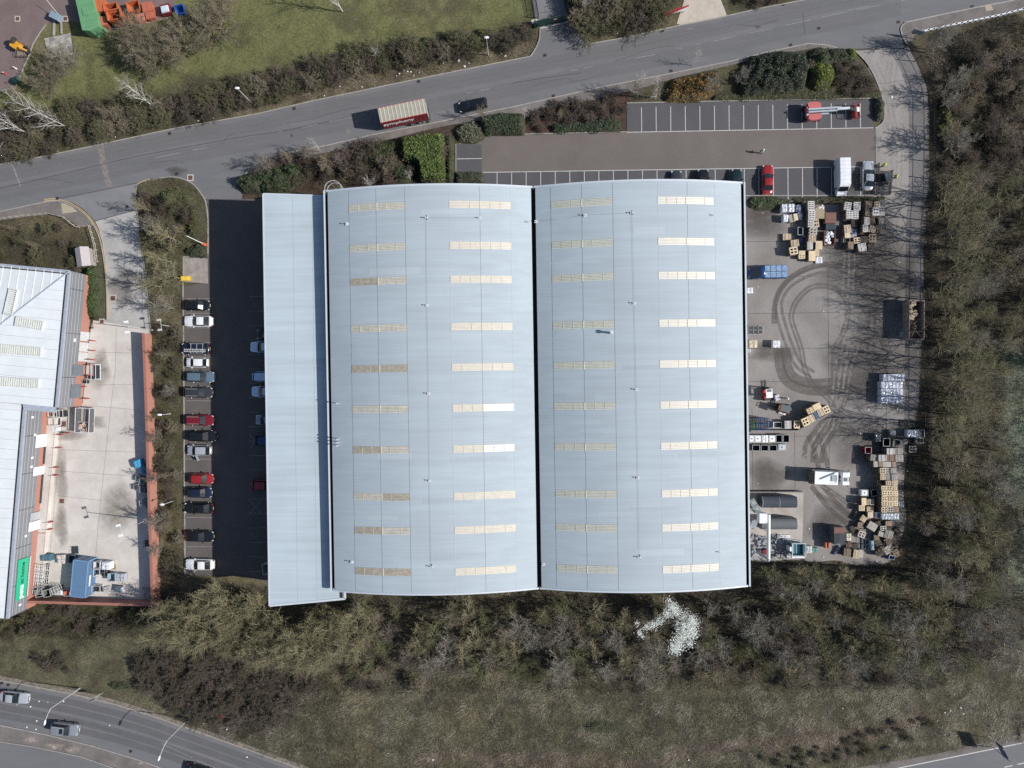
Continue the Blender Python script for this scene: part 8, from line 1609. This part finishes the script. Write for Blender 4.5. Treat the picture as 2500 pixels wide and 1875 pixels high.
mb = MB(); [mb.box((0, s*.55, .22), (1.9, .3, .42), top=(.85, 1)) for s in (-1, 1)]; mb.build('tracks', m_trimb, t); mb = MB(); mb.prism([(-.9, -.6), (.2, -.65), (.5, -.2), (.5, .6), (-.9, .6), (-1.1, 0)], .5, 1.3); mb.build('body', my, t); mb = MB(); mb.path([(.4, 0, 1.0), (1.2, 0, 1.9), (1.9, .1, 1.1)], .12, 8); mb.build('arm', my, t); mb = MB(); mb.box((2.0, .1, .8), (.3, .6, .5)); mb.build('bucket', m_dark, t)
mb = MB(); mb.tube((-.6, .5, 1.6), (-.3, .5, 1.6), .5, n=12); mb.build('hose_reel', m_dark, t)
p = P(50, 128, .8); t = thing('flat_trailer', 'small brown flat trailer below the mini digger', 'trailer', (p.x, p.y, .02), ang(1, -.08)); mb = MB(); mb.box((0, 0, .5), (1.5, 1.0, .15)); frame_box(mb, 1.5, 1.0, .35, .03, .5); mb.build('bed', mat('trailer_brown', (.22, .18, .15)), t); wheels(t, (-.2, .3), .55, .22, .12)
p = P(35, 194, .8); t = thing('green_drum', 'dark green covered barrow near the left edge', 'barrow', (p.x, p.y, .02), .6); mb = MB(); mb.ellipsoid((0, 0, .5), (.8, .6, .5), 12, 8); mb.build('cover', mat('dark_green_tarp', (.02, .07, .06), var=.3), t, smooth=True); mb = MB(); mb.tube((.5, 0, .3), (1.2, 0, .8), .04, n=6); mb.build('handle', m_galv, t)
for px, py, m, lb in ((15, 181, mat('cone_red', (.6, .04, .03)), 'small red and white post on the paved apron'), (40, 168, hw_, 'small white post beside the dark green barrow')):
    p = P(px, py); t = thing('bollard', lb, 'bollard', p); mb = MB(); mb.tube((0, 0, 0), (0, 0, .7), .14, .06, 10); mb.build('post', m, t); mb = MB(); mb.tube((0, 0, .7), (0, 0, .85), .08, .05, 10); mb.build('tip', m_white, t)
# ================================================================== retail yard goods
ZO1 = (60, 1320, 6.9125)
ct = [P(60+820/6.9125, 1320+325/6.9125, 2.6), P(60+1078/6.9125, 1320+342/6.9125, 2.6), P(60+1018/6.9125, 1320+965/6.9125, 2.6), P(60+765/6.9125, 1320+950/6.9125, 2.6)]
cc2 = sum(ct, Vector())/4; cl = ((ct[0]-ct[3]).length+(ct[1]-ct[2]).length)/2; cw = ((ct[0]-ct[1]).length+(ct[2]-ct[3]).length)/2; dv = (ct[0]-ct[3])+(ct[1]-ct[2])
t = thing('shipping_container', 'blue corrugated shipping container in the corner of the retail yard', 'container', (cc2.x, cc2.y, .02), math.atan2(dv.y, dv.x)-math.pi/2); mbl = mat('container_blue', (.115, .205, .34), var=.08, rough=.5)
mb = MB(); N = 36; mb.box((0, 0, 1.3), (cw-.1, cl-.1, 2.5))
for k in range(N):
    y = -cl/2+cl*(k+.5)/N; mb.box((0, y, 2.57), (cw-.12, cl/N*.5, .05)); [mb.box((s*(cw/2-.03), y, 1.3), (.06, cl/N*.5, 2.3)) for s in (-1, 1)]
mb.build('shell', mbl, t); mb = MB()
for s in (-1, 1): mb.box((s*(cw/2-.05), 0, 2.56), (.12, cl, .12)); mb.box((s*(cw/2-.05), 0, .08), (.12, cl, .16)); mb.box((0, s*(cl/2-.05), 2.56), (cw, .12, .12)); [mb.box((s2*(cw/2-.06), s*(cl/2-.06), 1.3), (.14, .14, 2.6)) for s2 in (-1, 1)]
mb.build('frame', mat('container_edge', (.16, .28, .44)), t); mb = MB(); [mb.box((-cw*.25+cw*.5*k, cl/2, 1.3), (cw*.44, .08, 2.3)) for k in range(2)]; mb.build('door', mbl, t); mb = MB(); mb.box((cw/2+.02, -.4, 1.7), (.02, 1.8, .35)); mb.build('white_marking', m_white, t)
def g1(x, y, w, h, ht, kind, m, look, cat, a=0): return goods(ZO1, x, y, w, h, ht, kind, m, look, cat, a)
cg = mat('cage_white', (.55, .55, .55), rough=.4)
for k, y in enumerate((470, 600, 720, 845)): g1(250-k*12, y, 150, 105, 1.6, 'rack', cg, 'white wire roll cage', 'roll cage', -8)
g1(350, 290, 190, 110, 1.0, 'wrapped_pallet', mat('teal_bins', (.045, .12, .17), var=.3, scale=4), 'teal stacked bins', 'bins', 3); g1(620, 320, 150, 150, .8, 'wrapped_pallet', mat('mixed_rubbish', (.40, .34, .30), col2=(.65, .62, .6), scale=4), 'heap of cardboard', 'rubbish', 5)
g1(835, 165, 112, 120, .4, 'rack', mat('teal_rack', (.06, .16, .22)), 'teal tray rack', 'rack', 3); g1(800, 310, 110, 130, .6, 'open_bin', mat('dark_blue_bin', (.03, .07, .12)), 'dark blue bin', 'bin')
for k, x in enumerate((240, 375)): g1(x, 890, 120, 120, 1.7, 'open_bin', mat('dark_cage', (.10, .12, .11)), 'tall dark roll cage by the wall', 'roll cage', 12)
g1(500, 840, 110, 110, 1.7, 'rack', cg, 'pale wire roll cage by the wall', 'roll cage', 20); g1(595, 875, 70, 72, .9, 'wrapped_pallet', fw, 'small white box', 'box'); g1(715, 880, 95, 110, .8, 'open_bin', m_ord, 'orange red bin', 'bin', 0)
g1(1215, 415, 110, 120, 1.5, 'open_bin', mat('white_cage_bin', (.5, .52, .55)), 'white edged bin', 'bin'); g1(1365, 430, 130, 125, 1.5, 'wrapped_pallet', fw, 'white ribbed box', 'box'); g1(1215, 545, 110, 120, 1.2, 'crate_frame', cg, 'white framed cage full of card', 'roll cage'); g1(1345, 540, 100, 110, .8, 'wrapped_pallet', mbin, 'black sack', 'sack')
g1(1465, 620, 125, 130, 1.2, 'open_bin', mat('blue_white_bin', (.25, .36, .42)), 'rounded blue white bin', 'bin'); g1(1610, 625, 150, 125, 1.0, 'wrapped_pallet', mat('blue_grey_pile', (.22, .27, .34), col2=(.5, .5, .55), scale=4), 'blue grey bundle', 'bundle'); g1(1205, 825, 140, 120, 1.0, 'crate_frame', cg, 'white cage with cardboard', 'roll cage'); g1(1565, 815, 130, 110, .6, 'wrapped_pallet', mat('dark_blue_sheet', (.07, .10, .15)), 'dark blue sheet among the litter', 'sheet', -8); g1(1640, 850, 60, 100, .6, 'wrapped_pallet', fw, 'narrow white bag among the litter', 'bag', 30)
g1(1500, 445, 90, 75, .1, 'wrapped_pallet', mat('yellow_tray', (.55, .38, .10)), 'flat yellow tray on the floor', 'tray'); g1(1380, 820, 130, 90, .3, 'wrapped_pallet', mat('litter_pile', (.25, .23, .23), col2=(.6, .6, .6), scale=6), 'loose litter pile', 'litter', 10)
g1(2050, 60, 110, 100, .8, 'rack', mat('dim_cage', (.20, .20, .21)), 'grey wire cage', 'cage')
# bins by the brick wall of the yard
for x, y, w, h, ht, m, lb, a in [(336, 1133, 18, 19, 1.2, mat('sky_blue_bag', (.04, .32, .58), var=.15, scale=4), 'sky blue bag on a bin', 20), (353, 1151, 18, 15, 1.1, mat('mid_blue_bin', (.03, .20, .40)), 'mid blue square bin', 0), (347, 1175, 13, 18, 1.0, mgb, 'grey wheeled bin', -15), (336, 1168, 10, 15, .9, mat('charcoal_bin', (.05, .055, .06)), 'charcoal wheeled bin, upper', -10), (333, 1190, 13, 13, .9, mat('charcoal_bin', (.05, .055, .06)), 'charcoal wheeled bin, lower', 12), (347, 1196, 14, 15, 1.0, mgb, 'grey lidded bin', -5), (357, 1228, 14, 28, 1.2, mat('grey_board_bin', (.15, .16, .18)), 'tall grey bin', 20), (344, 1229, 7, 14, .8, m_galv, 'silver roll cage', 10)]:
    goods((0, 0, 1), x, y, w, h, ht, 'wrapped_pallet' if 'bag' in lb else 'lidded_tank', m, lb, 'bin', a)
# big cage trailer near the shop step
p = P(206, 1026, 1.3); t = thing('cage_trailer', 'open stillage trailer of scrap beside the shop step', 'trailer', (p.x, p.y, .02), ang(1, .04)); mb = MB(); frame_box(mb, 2.3, 4.0, 1.4, .06, .5); mb.box((0, 0, .5), (2.3, 4.0, .1)); mb.box((0, -.3, 1.2), (2.2, .08, .1)); mb.build('frame', m_galv, t); mb = MB(); mb.box((1.12, 0, 1.1), (.08, 4.0, 1.2)); mb.box((-1.12, 0, 1.1), (.08, 4.0, 1.2)); mb.build('side_panel', mat('trailer_dark', (.10, .10, .11)), t)
mb = MB(); rr = random.Random(6); [mb.box((rr.uniform(-.9, .9), rr.uniform(-1.8, -.6), rr.uniform(.7, 1.1)), (rr.uniform(.3, .8), rr.uniform(.2, .5), .15), rz=rr.random()) for k in range(14)]; mb.build('scrap_load', mat('pale_scrap', (.45, .42, .40), col2=(.62, .36, .25), scale=2), t); mb = MB(); [mb.box((-.5+k*1.0, .7, .62), (.95, 2.3, .06)) for k in range(2)]; mb.build('deck_board', mat('deck_pale', (.36, .33, .28)), t)
for k, (x, y) in enumerate(((120+5, 1009), (137, 1011), (128, 1030), (146, 1010))): goods((0, 0, 1), x, y, 15, 18, 1.5, 'crate_frame', cg, 'white tubular cage', 'roll cage', 2)
goods((0, 0, 1), 134, 1048, 14, 9, 1.0, 'wrapped_pallet', fw, 'small white cabinet', 'cabinet')
goods((0, 0, 1), 228, 908, 11, 38, 1.4, 'crate_frame', m_galv, 'long grey stillage frame', 'stillage', 0); goods((0, 0, 1), 206, 932, 11, 9, .9, 'lidded_tank', mbin, 'black wheeled bin beside the shop door', 'bin'); goods((0, 0, 1), 218, 921, 9, 7, .9, 'lidded_tank', mbin, 'black wheeled bin inside the stillage corner', 'bin')
goods((0, 0, 1), 649, 1390, 16, 26, 1.2, 'crate_frame', cg, 'white framed trolley half under the annex eaves', 'trolley', 8)
goods((0, 0, 1), 2185, 1003-35, 8, 8, .5, 'wrapped_pallet', mat('orange_red_item', (.45, .09, .04)), 'small orange red box', 'box', 15)
finish_labels()
